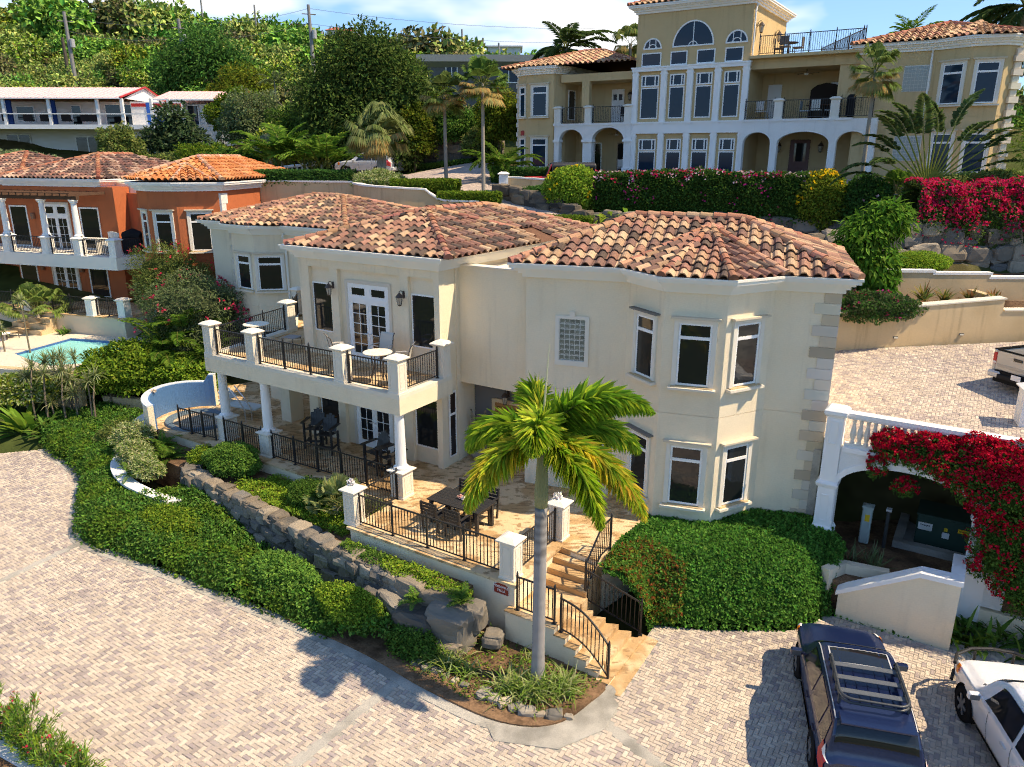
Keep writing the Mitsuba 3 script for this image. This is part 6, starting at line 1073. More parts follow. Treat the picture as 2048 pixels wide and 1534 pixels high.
palmetto('stout fan palm with dead orange lower fronds behind the clipped hedge', FW, (-7.6, 45.3, 8.6), 46, 1.35, 1.15, 175, np.array([(.20, .25, .09), (.25, .29, .11), (.15, .20, .06)]), h=2.6, tr=.27, el=(-38, 85), droop=.9, tc=(.33, .30, .25), nseg=26)
palmetto('slim fan palm beside the upper road, left of the two', FW, (-3.75, 43.9, 8.0), 40, .95, .75, 176, np.array([(.13, .19, .05), (.18, .23, .07), (.10, .15, .04)]), h=5.3, tr=.10, el=(-45, 85), droop=.6, tc=(.24, .22, .19)); palmetto('slim fan palm beside the upper road, right of the two', FW, (-1.62, 43.2, 7.9), 42, 1.05, .9, 177, np.array([(.12, .21, .04), (.17, .26, .06), (.09, .16, .035)]), h=5.9, tr=.10, el=(-35, 85), droop=.5, tc=(.30, .28, .24))
palmetto('small fan palm rising behind the flowering hedge', FW, (17.1, 34.4, 8.0), 18, .75, .7, 178, ARE*.9, h=.5, el=(10, 85))
def hedge(label, pts, z0, z1, w, n, L, pal, seed, name='hedge', fl=None, lump=.10, cat='hedge', asp=.6, s=.22):
    """clipped hedge along a line: leaves on the top and the sides of a rounded bar"""
    r = np.random.default_rng(seed); k = thing(name, label, cat); p = np.asarray(pts, float); seg = np.r_[0, np.cumsum(np.linalg.norm(np.diff(p, axis=0), axis=1))]; Lt = seg[-1]
    def at(s, a):                                            # s along, a around (0..pi over the top)
        x, y = np.interp(s, seg, p[:, 0]), np.interp(s, seg, p[:, 1]); i = np.clip(np.searchsorted(seg, s, 'right')-1, 0, len(p)-2); d = unit(p[i+1]-p[i]); nn = np.stack([-d[:, 1], d[:, 0]], -1)
        c, q = np.cos(a), np.sin(a); cc = np.sign(c)*np.abs(c)**.45; qq = np.abs(q)**.45; zz0 = np.interp(s/Lt, np.linspace(0, 1, len(np.atleast_1d(z0))), np.atleast_1d(z0)); zz1 = np.interp(s/Lt, np.linspace(0, 1, len(np.atleast_1d(z1))), np.atleast_1d(z1))
        P = np.c_[x+nn[:, 0]*cc*w/2, y+nn[:, 1]*cc*w/2, zz0+(zz1-zz0)*qq]; N = np.c_[nn[:, 0]*cc, nn[:, 1]*cc, qq]; N = unit(N)
        return P+N*((meshkit.fbm(P*1.3, 3, seed)-.5)*2*lump*(zz1-zz0))[:, None], N
    m = MB(FW); s_ = r.uniform(0, Lt, n); a = r.uniform(0, PI, n); P, N = at(s_, a); P -= N*(r.random(n)**1.5*.22)[:, None]; LL = L*r.uniform(.65, 1.3, n)
    leaves(m, P, unit(rdir(r, n)*.9+N*.5), unit(N+rdir(r, n)*.6+[0, 0, .4]), LL, LL*asp, vary(r, pal, n, s))
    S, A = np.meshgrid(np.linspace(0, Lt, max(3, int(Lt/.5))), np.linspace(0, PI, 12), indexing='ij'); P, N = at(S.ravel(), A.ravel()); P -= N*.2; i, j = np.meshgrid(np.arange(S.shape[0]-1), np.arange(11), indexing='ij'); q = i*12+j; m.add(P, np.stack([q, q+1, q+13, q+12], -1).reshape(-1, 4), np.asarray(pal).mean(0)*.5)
    m.put('foliage', 'm_leaf', k)
    if fl:
        f = MB(FW)
        for nf, size, fp, amin, amax, cl in fl:
            s_ = np.repeat(r.uniform(0, Lt, nf//cl), cl)+r.normal(0, .12, nf//cl*cl); a = np.repeat(r.uniform(amin, amax, nf//cl), cl)+r.normal(0, .08, nf//cl*cl); P, N = at(np.clip(s_, 0, Lt), np.clip(a, 0, PI)); P += N*.05
            leaves(f, P, rdir(r, len(P)), unit(N+rdir(r, len(P))*.6), size*r.uniform(.7, 1.3, len(P)), size*.8, vary(r, fp, len(P), .15))
        f.put('flowers', 'm_leaf', k, kind='stuff')
    return k
hedge('dark clipped hedge in front of the silver car', [(-15, 44.3), (-8.9, 43.8)], 8.5, 9.36, .9, 9000, .13, G_DARK*1.3, 181); hedge('bright clipped hedge on the curved tan wall', [(-6.6, 42.3), (-3.2, 42.1), (-2.9, 42.0)], 8.3, 8.95, .9, 6000, .11, G_LIME*.7, 182); hedge('lower clipped hedge below the two slim palms', [(-4.0, 41.4), (-.6, 41.0)], 7.75, 8.35, .8, 6000, .10, G_LIME*.75, 183); hedge('small clipped hedge beyond the villa roof ridge', [(.3, 38.9), (3.9, 37.4)], 6.7, 7.35, .7, 5500, .10, G_LIME*.7, 184); hedge('dark low hedge at the foot of the yellow villa', [(-1.2, 46.6), (2.4, 45.2)], 8.6, 9.5, .9, 5000, .13, G_DARK*1.2, 185); hedge('green roadside strip of low bushes beside the boulder bank', [(-8.5, 62.2), (-3.0, 60.0)], [8.9, 9.6], [9.3, 9.95], .8, 3000, .16, G_MID, 186)
shrub('variegated_bush', 'pale cream variegated bush in front of the silver car', FW, (-7.4, 43.3, 8.85), (1.5, .9, .52), 7000, .15, G_VAR*1.05, 187, asp=.3, lump=.35)
FLR = np.array([(.60, .02, .08), (.55, .03, .20), (.66, .06, .12)]); PNK = np.array([(.66, .40, .46), (.70, .55, .58)]); YF = np.array([(.85, .60, .02), (.80, .50, .02)])
HL = [(4.3, 39.9), (8.5, 38.4), (13.9, 36.35)]
hedge('long dark hedge sprinkled with red, magenta and pale pink flowers', HL, 6.9, [9.35, 9.45, 9.4], 1.5, 30000, .14, np.vstack([G_DARK, G_MID*.7]), 190, fl=[(330, .13, FLR, 1.1, 2.4, 6), (260, .13, PNK, 1.2, 2.4, 5), (80, .12, np.array([(.55, .03, .25)]), 2.4, 3.1, 4)])
shrub('yellow_bell_bush', 'bright green bush with yellow flowers at the left end of the flowering hedge', FW, (3.1, 40.0, 8.5), (1.55, 1.1, 1.2), 9000, .14, G_LIME*1.1, 191, fl=(60, .16, YF, 3, .4), lump=.12, flat=-1); shrub('yellow_bell_bush', 'yellow green bush with yellow flowers at the right end of the flowering hedge', FW, (14.4, 36.0, 8.2), (1.2, 1.0, 1.35), 8000, .14, G_YEL*.9, 192, fl=(150, .15, YF, 3, .1), lump=.15, flat=-1)
shrub('dark_shrub', 'dark shrub with white flowers right of the yellow flowered bush', FW, (16.4, 35.3, 8.0), (1.35, 1.0, 1.35), 6500, .16, G_DARK*1.2, 193, fl=(60, .14, PNK, 4, .3), lump=.25)
shrub('low_wall_bush', 'dark green bush in front of the forecourt wall', FW, (1.5, 41.2, 8.1), (1.0, .6, .55), 3500, .13, G_DARK*1.5, 194, lump=.4); shrub('low_wall_bush', 'bush with yellow flowers beside the forecourt wall', FW, (2.9, 40.2, 7.9), (1.0, .6, .5), 3000, .13, G_MID, 195, fl=(16, .14, YF, 2), lump=.4)
tuft('drooping_broadleaf', 'broad drooping leaves hanging over the boulders below the hedge', FW, (5.2, 38.4, 7.3), 60, .9, .22, G_LIME*.9, 196, spread=.7, el=(-40, 60), droop=(.8, 1.8))
hedge('wide magenta bougainvillea hanging over the boulder wall at the right', [(17.0, 33.0), (20, 33.2), (26, 33.6)], [7.0, 6.2, 6.0], 9.1, 1.6, 26000, .13, np.vstack([G_MID*.8, G_GREY*.8]), 197, name='bougainvillea', fl=[(6000, .13, MAG*[1.1, 1.5, 1.5], 1.1, 3.1, 12)], cat='bougainvillea', lump=.16)
hedge('light green bushes along the top of the magenta bougainvillea', [(17.6, 34.4), (22, 34.4), (26, 34.4)], 8.4, [9.2, 9.6, 9.5], 1.1, 7000, .16, G_OLIVE*1.3, 198, lump=.3)
shrub('clipped_bush', 'flat clipped light green bush above the tan retaining wall', FW, (16.4, 30.5, 6.1), (1.35, .7, .42), 7000, .08, G_LIME*1.1, 199, lump=.1, flat=-1)
shrub('trailing_shrub', 'dark shrub with small purple flowers trailing over the retaining wall', FW, (13.3, 26.9, 4.85), (1.5, .75, .62), 7000, .11, np.vstack([G_DARK*1.2, G_GREY*.6]), 200, fl=(70, .10, np.array([(.50, .03, .22), (.6, .05, .12)]), 3), lump=.45)
for i, (x, s) in enumerate(((15.5, 1.15), (16.3, .9), (17.25, .9), (18.1, .8))): tuft('bromeliad', ('red green bromeliad behind the trailing shrub', 'bromeliad on the wall ledge, second from the left', 'bromeliad on the wall ledge, third from the left', 'bromeliad with a red flower spike, rightmost on the ledge')[i], FW, (x, 28.0, 5.0), 46, .62*s, .07, np.array([(.20, .24, .06), (.28, .22, .05), (.14, .20, .05), (.25, .13, .05)]), 205+i, spread=.06, el=(30, 85), droop=(.2, .9), cat='bromeliad')
def leaftree(label, fr, base, blobs, L, pal, seed, name='tree', tr=.12, n=2600, asp=.45, lump=.35, tc=(.17, .13, .10), droop=.4, fl=None, cat='tree'):
    r = np.random.default_rng(seed); k = thing(name, label, cat); m = MB(fr); t = MB(fr); b = np.array(base, float); c0 = np.mean([q[0] for q in blobs], 0)
    fork = b+(c0-b)*.45; trunk(t, [b, (b+fork)/2+r.normal(0, .06, 3), fork], [tr*1.3, tr, tr*.8], tc, r, k=7)
    for i, (c, rad) in enumerate(blobs):
        blob(m, r, c, rad, int(n*np.mean(rad)**1.5*(1 if np.ndim(rad) == 0 else 1)), L, pal, asp=asp, lump=lump, seed=seed+i, shell=.5, droop=droop, flat=-.8, s=.24); t.tube([fork, (fork+np.array(c))/2+r.normal(0, .1, 3), np.array(c)], [tr*.6, tr*.4, tr*.15], 5, tc)
    m.put('crown', 'm_leaf', k); t.put('trunk', 'm_rough', k, True)
    return k
leaftree('small tree with big drooping bright leaves beside the cream villa roof', FW, (13.6, 28.4, 4.7), [((13.5, 28.5, 6.4), (1.15, .95, 1.0)), ((13.1, 28.4, 7.4), (.95, .8, .8)), ((14.0, 28.7, 7.9), (1.0, .85, .8)), ((13.8, 28.4, 5.6), (.85, .7, .6)), ((12.5, 28.3, 6.7), (.6, .5, .6))], .30, np.array([(.085, .20, .022), (.12, .25, .03), (.06, .14, .018), (.16, .28, .04)]), 210, n=1050, asp=.38, droop=.9)
# traveller's palm: a flat fan of long stalks with torn paddle leaves
k = thing('travellers_palm', 'big flat fan shaped traveller palm in front of the right wing of the yellow villa', 'palm'); r = np.random.default_rng(220); b = np.array([18.5, 34.6, 8.9])
for i, a in enumerate(np.linspace(-78, 76, 21)):
    th = math.radians(a); d = np.array([math.sin(th), -.10, math.cos(th)]); d = unit(d); L = r.uniform(2.2, 2.9)*(1-.1*abs(a)/80); p = b+d*L; m = MB(FW); m.tube([b+[math.sin(th)*.1, 0, 0], b+d*L*.5, p], [.07, .035, .025], 5, (.30, .34, .07)); m.put('stalk', 'm_leaf', k)
    if abs(a) < 24 and i % 2: continue
    m = MB(FW); az = 0 if a > 0 else 180; frond(m, r, p, az+r.normal(0, 25), max(8, 88-abs(a)*.95), r.uniform(1.5, 2.1), r.uniform(.5, 1.3), 70, .46, .17, np.array([(.09, .14, .05), (.12, .19, .05), (.16, .22, .07), (.06, .10, .035)]), sag=.5, bare=.02, stem=(.3, .36, .1)); m.put('leaf', 'm_leaf', k)
m = MB(FW); m.cbox((18.5, 34.6, 8.7), (.55, .25, 1.0), col=(.25, .24, .09), bev=.08); m.put('stem', 'm_rough', k)
palmetto('leaning slender fan palm before the yellow villa gallery', FW, (16.7, 37.2, 8.7), 34, .8, .75, 222, np.array([(.16, .23, .06), (.22, .29, .09), (.11, .17, .04)]), h=5.2, tr=.09, el=(-50, 80), droop=.7)
pinnate('tall coconut palm rising behind the left wing of the yellow villa', FW, (4.6, 70, 12), 24, 4.2, 225, np.array([(.08, .13, .04), (.11, .17, .05), (.06, .10, .03)]), h=7.0, tr=.2, name='coconut_palm', el=(-20, 75), ll=.22, nl=80); palmetto('fan palm with hanging fronds behind the tower of the yellow villa', FW, (10.1, 70, 12), 26, 1.4, 1.1, 226, np.array([(.18, .24, .06), (.13, .19, .05), (.26, .28, .08)]), h=7.3, tr=.15, el=(-65, 70), droop=1.1)
pinnate('tall coconut palm above the right roof of the yellow villa', FW, (36, 58, 12), 26, 5.0, 227, np.array([(.07, .12, .035), (.10, .16, .045), (.14, .19, .06)]), h=8.3, tr=.22, name='coconut_palm', el=(-35, 70), ll=.22, nl=90); pinnate('young bright palm beside the roof terrace of the yellow villa', FW, (27.6, 56, 12), 16, 2.6, 228, ARE*1.2, h=5.7, name='young_palm', el=(10, 80))
leaftree('green tree at the right edge behind the yellow villa', FW, (27, 38, 8.5), [((26.2, 37.5, 11.2), 1.9), ((27.5, 37.2, 9.8), 1.6), ((26.0, 36.6, 9.4), 1.3)], .22, G_MID*1.3, 230, n=900)
# big trees and bushes of the slope
leaftree('great dark spreading tree behind the stout fan palm', FW, (-11.5, 64, 8.5), [((-11.5, 63, 17.0), (3.6, 3, 3.0)), ((-14.3, 62.5, 13.8), (3.2, 2.6, 3.4)), ((-8.6, 62.5, 14.4), (3.3, 2.8, 3.2)), ((-11.8, 61.5, 12.0), (3.4, 2.4, 3.0)), ((-9.2, 61, 10.9), (2.6, 2.2, 2.0)), ((-14.0, 61.5, 10.6), (2.6, 2, 2.2))], .34, np.array([(.07, .12, .03), (.095, .15, .035), (.05, .09, .022), (.12, .18, .042)]), 240, name='dark_tree', n=900, tr=.35)
leaftree('round glossy dark tree on the slope above the white house', FW, (-34.5, 92, 14), [((-34.5, 91, 20.3), (4.2, 3.4, 3.6)), ((-38.0, 91, 18.6), (2.8, 2.5, 2.6)), ((-31.6, 91, 18.8), (3.0, 2.6, 2.8))], .42, G_DARK*1.5, 241, name='dark_tree', n=620, tr=.3)
leaftree('yellow green tree right of the glossy dark tree', FW, (-28.5, 86, 13), [((-28.5, 85, 17.2), (2.6, 2.2, 2.2)), ((-31, 85.5, 15.8), (2, 1.8, 1.6)), ((-26.4, 85, 16), (1.8, 1.6, 1.5))], .34, G_YEL*.75, 242, name='bright_tree', n=700, tr=.2)
leaftree('grey green tree with large leaves before the right end of the white house', FW, (-29.2, 67, 8.5), [((-28.4, 66.5, 12.6), (1.7, 1.4, 1.6)), ((-29.6, 66, 11.0), (1.6, 1.4, 1.4)), ((-27.0, 66, 11.0), (1.6, 1.4, 1.4))], .42, np.array([(.07, .115, .05), (.10, .15, .07), (.05, .085, .035)]), 243, n=620, tr=.15)
for i, (x, f, z, rad, pal, lab) in enumerate(((-7.6, 60.5, 11.5, (1.6, 1.3, 2.4), G_YEL*.6, 'yellow green bush at the right side of the great dark tree'), (-3.9, 61.5, 12.0, (2.0, 1.4, 1.8), G_MID, 'green bush behind the left slim palm'), (-5.6, 63, 13.8, (1.5, 1.2, 1.4), G_LIME*.6, 'small bush below the grey house'), (-.9, 57, 12.3, (1.7, 1.2, 2.4), G_YEL*.75, 'drooping yellow green bamboo like shrub left of the yellow villa'), (-2.3, 59, 10.8, (1.5, 1.1, 1.2), G_OLIVE, 'olive green bush on the boulder bank'),
    (-20.5, 57, 8.9, (2.4, 1.6, 1.7), G_MID*.9, 'mid green bush left of the areca clump'), (-23.5, 60, 9.2, (2.6, 1.8, 1.5), G_LIME*.7, 'bright bush behind the orange roof ridge'), (-26.5, 60, 8.9, (2.6, 1.8, 1.4), G_OLIVE, 'olive bush over the orange villa roof'), (-30.5, 61, 8.9, (3, 1.8, 1.4), G_YEL*.7, 'yellowish bush below the white house deck'), (-31.5, 63, 10.2, (1.8, 1.5, 2.0), G_OLIVE*1.1, 'tall airy olive bush before the lower windows of the white house'), (-38.5, 62, 8.9, (3, 1.8, 1.4), G_GREY*1.2, 'pale bush above the brown tile roof'), (-43.0, 63, 8.9, (3, 1.8, 1.4), G_OLIVE, 'bush at the left below the white house'), (-18, 66, 11.6, (2.8, 2, 2.4), G_MID*.8, 'dark green bush behind the areca clump'), (-22.5, 69, 12.5, (3, 2, 2.8), G_GREY, 'grey green bush right of the white house'), (-25.2, 73, 13.5, (2.6, 2, 2.4), G_LIME*.6, 'bush touching the right gable of the white house'))):
    shrub('slope_bush', lab, FW, (x, f, z), rad, int(2600*rad[0]), .24, pal, 250+i, lump=.5, cat='bush', s=.24)
pinnate('small palm on the slope left of the great dark tree', FW, (-22.5, 76, 12.5), 14, 1.8, 270, G_GREY, h=4.2, tr=.07, name='slope_palm'); pinnate('drooping palm at the left below the white house', FW, (-43.8, 64, 8.5), 16, 2.0, 271, G_GREY*.9, h=2.3, name='slope_palm'); palmetto('silvery fan palm between orange roof and areca clump', FW, (-17.6, 57, 8.5), 16, 1.0, 1.0, 272, np.array([(.28, .34, .27), (.22, .28, .20)]), h=1.8)
# hillside wood: a few kinds of tree, each placed many times
PROTO = []
for q, (pal, n) in enumerate(((G_OLIVE*1.05, 520), (G_MID*1.0, 520), (np.vstack([G_LIME*.62, G_OLIVE]), 500), (np.array([(.11, .115, .05), (.135, .125, .06), (.085, .085, .04), (.10, .12, .04)]), 420), (G_YEL*.62, 480), (G_DARK*1.4, 520))):
    r = np.random.default_rng(300+q); m = MB(FW)
    for i in range(6):
        c = np.array([r.normal(0, 1.15), r.normal(0, 1.15), r.uniform(1.6, 3.5)]); blob(m, r, c, (r.uniform(1.0, 1.5), r.uniform(1.0, 1.5), r.uniform(.9, 1.3)), int(n*.55), .40, np.asarray(pal)*1.55, lump=.5, seed=300+q*9+i, shell=.6, flat=-1, s=.28, asp=.55, core=2)
    t = MB(FW)
    for i in range(5): t.tube([(0, 0, -1.5), (r.normal(0, .3), r.normal(0, .3), 1.2), (r.normal(0, 1.1), r.normal(0, 1.1), 3.2)], [.16, .11, .03], 5, (.20, .17, .13))
    d = MB(FW)
    for i in range(4): blob(d, r, (r.normal(0, 1.2), r.normal(0, 1.2), r.uniform(1.5, 3.4)), (1.6, 1.6, 1.3), 250, .55, np.asarray(pal)*1.6, lump=.5, seed=400+q*9+i, shell=.5, flat=-1, s=.28, asp=.6, core=2)
    for nm, g, mt in (('crown', m, 'm_leaf_far'), ('trunk', t, 'm_rough'), ('far', d, 'm_leaf_far')): scene[f'kind_{q}_{nm}'] = {'type': 'shapegroup', nm: coloured(*g.mesh(), mt)}
    PROTO.append([{'type': 'instance', 'kind': {'type': 'ref', 'id': f'kind_{q}_{nm}'}} for nm in ('crown', 'trunk', 'far')])
KIND = ['olive green tree on the wooded hillside', 'mid green tree on the wooded hillside', 'light green tree on the wooded hillside', 'dry brownish green tree on the wooded hillside', 'yellow green tree on the wooded hillside', 'dark green tree on the wooded hillside']
r = np.random.default_rng(330); cand = []
for f in np.concatenate([np.arange(66, 120, 3.6), np.arange(120, 300, 7)]):
    w = .74*f+6; st = 3.4 if f < 120 else 6.2
    for x in np.arange(-w, w, st): cand.append((x+r.uniform(-1.8, 1.8), f+r.uniform(-1.8, 1.8)))
cand = np.array(cand); hz = hgt(cand); keep = []
for (x, f), z in zip(cand, hz):
    if (-62 < x < -24 and f < 88) or (-11 < x < 13 and 73 < f < 94) or (x > 2 and f < 66) or (-3.5 < x < 14 and f < 74) or (x > 13 and f < 74): continue
    if abs(x+53) < 9 and abs(f-260) < 14: continue
    el = (z+4-10.2)/math.hypot(x, f); 
    if x > .14*f+6 and f > 100 and r.random() < .7: continue
    keep.append((x, f, z))
nthing = 0
for x, f, z in keep:
    s = r.uniform(.75, 1.45)*(.80 if f < 120 else 1.3); q = int(r.choice(6, p=[.27, .2, .2, .15, .1, .08])); tw = T().translate([x, f, z-.2]).rotate([0, 0, 1], r.uniform(0, 360)).scale([s, s, s*r.uniform(.8, 1.15)])
    if f < 112 and nthing < 295:
        nthing += 1; k = thing('hillside_tree', KIND[q], 'tree', 'trees of one kind on the wooded hillside'+f', {KIND[q].split(" tree")[0]}'); scene[k+'__crown'] = {**PROTO[q][0], 'to_world': tw}; scene[k+'__trunk'] = {**PROTO[q][1], 'to_world': tw}
    else:
        i = 1+sum(1 for _ in ()) ; FARN = globals().setdefault('_farn', [0]); FARN[0] += 1; scene[f'distant_wood__{FARN[0]:03d}'] = {**PROTO[q][2], 'to_world': tw}
labels['distant_wood'] = {'kind': 'stuff', 'label': 'distant green wood covering the ridge of the hill', 'category': 'wood'}
# ---- vehicles: a lofted body, glass on its own surface, wheels, trim -----------------------------------
from scipy.interpolate import PchipInterpolator
class Car:
    def __init__(s, fr, key, stations, paint, mat='m_paint'):
        """stations: (x, half width, z bottom, z belt, z top, top half-width share)"""
        s.fr, s.key, s.paint = fr, key, paint; st = np.array(stations, float); s.x0, s.x1 = st[0, 0], st[-1, 0]; s.f = [PchipInterpolator(st[:, 0], st[:, k]) for k in range(1, 6)]
        xs = np.unique(np.r_[np.linspace(s.x0, s.x1, 70), st[:, 0]]); ts = np.linspace(-1, 1, 49); X, Tt = np.meshgrid(xs, ts, indexing='ij'); v = s.surf(X.ravel(), Tt.ravel())
        i, j = np.meshgrid(np.arange(len(xs)-1), np.arange(48), indexing='ij'); q = i*49+j; m = MB(fr, paint); n = len(xs)*49
        m.add(v, np.stack([q, q+49, q+50, q+1], -1).reshape(-1, 4)); m.put('body', mat, key, True)
        for e, o in ((0, 1), (len(xs)-1, -1)): m = MB(fr, paint); p = v[e*49:(e+1)*49]; m.face(p[::o]); m.put('end_panel', mat, key)
    def surf(s, x, t):
        w, zb, zl, zt, tw = (f(x) for f in s.f); a = np.abs(t); sg = np.sign(t)
        K = np.array([0, .22, .40, .62, .68, .72, .93, 1.0])
        Y = [0*w, w*tw*.80, w*tw*.965, w*(.985*.6+.4*tw) if 0 else w*.965, w*1.0, w*.985, w*.93, w*.7]; Z = [zt+.028, zt+.012, zt-.045, zl, zl-.06, zl-.30, zb+.05, zb]
        y = np.zeros_like(w); z = np.zeros_like(w)
        for k in range(7):
            u = np.clip((a-K[k])/(K[k+1]-K[k]), 0, 1); on = (a >= K[k]) & (a <= K[k+1]); y = np.where(on, Y[k]*(1-u)+Y[k+1]*u, y); z = np.where(on, Z[k]*(1-u)+Z[k+1]*u, z)
        return np.stack([x, y*sg, z], -1)
    def patch(s, x0, x1, t0, t1, off=.012, n=8, x0b=None, x1b=None):
        """a piece of the surface pushed out by off; x0b, x1b: its x range at t1 (for raked edges)"""
        x0b = x0 if x0b is None else x0b; x1b = x1 if x1b is None else x1b; U, Vv = np.meshgrid(np.linspace(0, 1, n), np.linspace(0, 1, n), indexing='ij'); tt = t0+(t1-t0)*Vv; xx = (x0+(x0b-x0)*Vv)*(1-U)+(x1+(x1b-x1)*Vv)*U
        p = s.surf(xx.ravel(), tt.ravel()); e = 1e-3; du = s.surf(xx.ravel()+e, tt.ravel())-p; dv = s.surf(xx.ravel(), tt.ravel()+e)-p; nn = unit(np.cross(du, dv)); c = p-[np.mean([s.x0, s.x1]), 0, .9]; nn *= np.sign((nn*c).sum(1))[:, None]
        i, j = np.meshgrid(np.arange(n-1), np.arange(n-1), indexing='ij'); q = i*n+j; return p+nn*off, np.stack([q, q+n, q+n+1, q+1], -1).reshape(-1, 4)
    def put(s, name, args, mat, c=(.02, .02, .02), **kw): m = MB(s.fr, c); m.add(*s.patch(*args, **kw)); return m.put(name, mat, s.key, True)
    def wheel(s, x, y, R=.38, w=.26, rim=(.30, .30, .31)):
        sg = 1 if y > 0 else -1; m = MB(s.fr, (.022, .022, .022)); P = [(R*.55, -w/2), (R*.9, -w/2), (R, -w*.34), (R, w*.34), (R*.9, w/2), (R*.62, w/2), (R*.6, w*.35)]; k = 28; a = np.arange(k)*2*PI/k
        pr = np.array(P); v = np.stack([x+pr[:, :1]*np.cos(a), np.repeat(y+sg*pr[:, 1:], k, 1), R+pr[:, :1]*np.sin(a)], -1); i, j = np.meshgrid(np.arange(len(P)-1), np.arange(k), indexing='ij'); f = np.stack([i*k+j, i*k+(j+1) % k, (i+1)*k+(j+1) % k, (i+1)*k+j], -1).reshape(-1, 4); m.add(v.reshape(-1, 3), f); h = m.put('wheel', 'm_rough', s.key)
        m = MB(s.fr, rim); yy = y+sg*w*.40; m.add(np.r_[[[x, yy, R]], np.c_[x+R*.6*np.cos(a), np.full(k, yy-sg*.04), R+R*.6*np.sin(a)]], [[0, 1+q, 1+(q+1) % k] for q in range(k)], np.array(rim)*.35)
        for q in range(6): b = q*PI/3; m.cbox((x+R*.30*math.cos(b), yy+sg*.01, R+R*.30*math.sin(b)), (R*.58, .03, .07), tilt=np.array([[math.cos(b), 0, -math.sin(b)], [0, 1, 0], [math.sin(b), 0, math.cos(b)]]))
        m.put('rim', 'm_metal', h); m = MB(s.fr, (.012, .012, .012)); aa = np.linspace(-.15, PI+.15, 18); ro, ri = R*1.17, R*1.02; o = np.c_[x+ro*np.cos(aa), np.full(18, y+sg*w*.38), R+ro*np.sin(aa)]; q = np.c_[x+ri*.2*np.cos(aa), np.full(18, y+sg*w*.30), R+ri*np.sin(aa)*.2]; i = np.arange(17); m.add(np.vstack([o, q]), np.stack([i, i+1, i+19, i+18], 1)); m.put('wheel_arch', 'm_rough', s.key)
    def mirror(s, x, y, z, c, sg):
        m = MB(s.fr, c); m.cbox((x, y+sg*.13, z), (.13, .24, .16), bev=.04); m.cbox((x, y, z-.03), (.06, .16, .04)); h = m.put('side_mirror', 'm_paint', s.key); m = MB(s.fr, (.25, .28, .30)); m.cbox((x-.068, y+sg*.13, z), (.006, .19, .12)); m.put('mirror_glass', 'm_metal', h)
def suv(name, label, cat, fr, paint, L=4.8, w=.95, H=1.76, rims=(.30, .30, .31), glass='m_glass', black_roof=False, rack=True):
    k = thing(name, label, cat); h = L/2
    c = Car(fr, k, [(-h, w*.90, .42, .95, 1.00, .92), (-h+.10, w*.97, .36, 1.02, 1.10, .90), (-h+.22, w*.98, .34, 1.05, 1.50, .84), (-h+.42, w*.985, .32, 1.07, H-.06, .80), (-h+1.2, w, .30, 1.08, H, .80), (0, w, .30, 1.08, H+.01, .80), (h-2.05, w, .30, 1.07, H-.05, .79), (h-1.72, w, .30, 1.06, H-.22, .82), (h-1.22, w*.995, .30, 1.04, 1.13, .90), (h-.65, w*.98, .32, 1.01, 1.07, .90), (h-.22, w*.93, .36, .93, .98, .90), (h-.06, w*.84, .42, .82, .86, .92), (h, w*.70, .48, .72, .76, .92)], paint)
    c.put('windshield', (h-1.95, h-1.34, -.34, .34), glass, n=14, x1b=h-1.34); c.put('rear_window', (-h+.40, -h+.17, -.33, .33), glass, n=14)
    for sg in (-1, 1):
        for a, b, a2, b2 in ((h-2.02, h-2.95, h-1.95+.22, h-2.95), (h-3.05, h-3.92, h-3.05, h-3.92), (h-4.0, -h+.42, h-4.0, -h+.30)):
            c.put('side_window', (a, b, sg*.43, sg*.60), glass, x0b=a2, x1b=b2)
        for x in (h-2.0, h-3.0, h-3.98): c.put('door_gap', (x, x-.012, sg*.625, sg*.93), 'm_rough', (.01, .01, .01), off=.004, n=10)
        c.put('sill', (h-1.6, -h+1.5, sg*.90, sg*.99), 'm_rough', (.02, .02, .02), off=.03)
        for x in (h-2.75, h-3.75): m = MB(fr, np.array(paint)*.8); m.cbox((x, sg*w*1.0, .90), (.20, .05, .035)); m.put('door_handle', 'm_paint', k)
        c.put('tail_light', (-h+.03, -h+.34, sg*.56, sg*.72), 'm_satin', (.42, .03, .03), off=.02); c.put('tail_light_lens', (-h+.01, -h+.22, sg*.52, sg*.60), 'm_satin', (.62, .60, .58), off=.022); c.put('headlight', (h-.42, h-.10, sg*.48, sg*.70), 'm_satin', (.55, .56, .56), off=.015); c.put('indicator', (h-.50, h-.36, sg*.60, sg*.70), 'm_satin', (.85, .22, .01), off=.022)
        for x in (h-.95, -h+1.0): c.wheel(x, sg*(w-.12), rim=rims)
        c.mirror(h-1.62, sg*(w*1.0), 1.12, paint, sg)
    c.put('rear_bumper', (-h+.02, -h+.22, -.90, .90), 'm_rough', (.03, .03, .03), off=.0) if 0 else None
    m = MB(fr, np.array(paint)*.9); m.cbox((-h-.05, 0, .52), (.22, w*1.80, .26), bev=.06); m.put('rear_bumper', 'm_paint', k); m = MB(fr, (.03, .03, .03)); m.cbox((h-.02, 0, .50), (.20, w*1.6, .28), bev=.06); m.put('front_bumper', 'm_rough', k)
    m = MB(fr, np.array(paint)*1.05); m.cbox((-h+.36, 0, H-.015), (.34, w*1.36, .05), bev=.02); m.put('rear_spoiler', 'm_paint', k); m = MB(fr, (.68, .68, .66)); m.cbox((-h-.165, 0, .62), (.01, .34, .16)); m.put('licence_plate', 'm_satin', k)
    return k, c, h, H, w
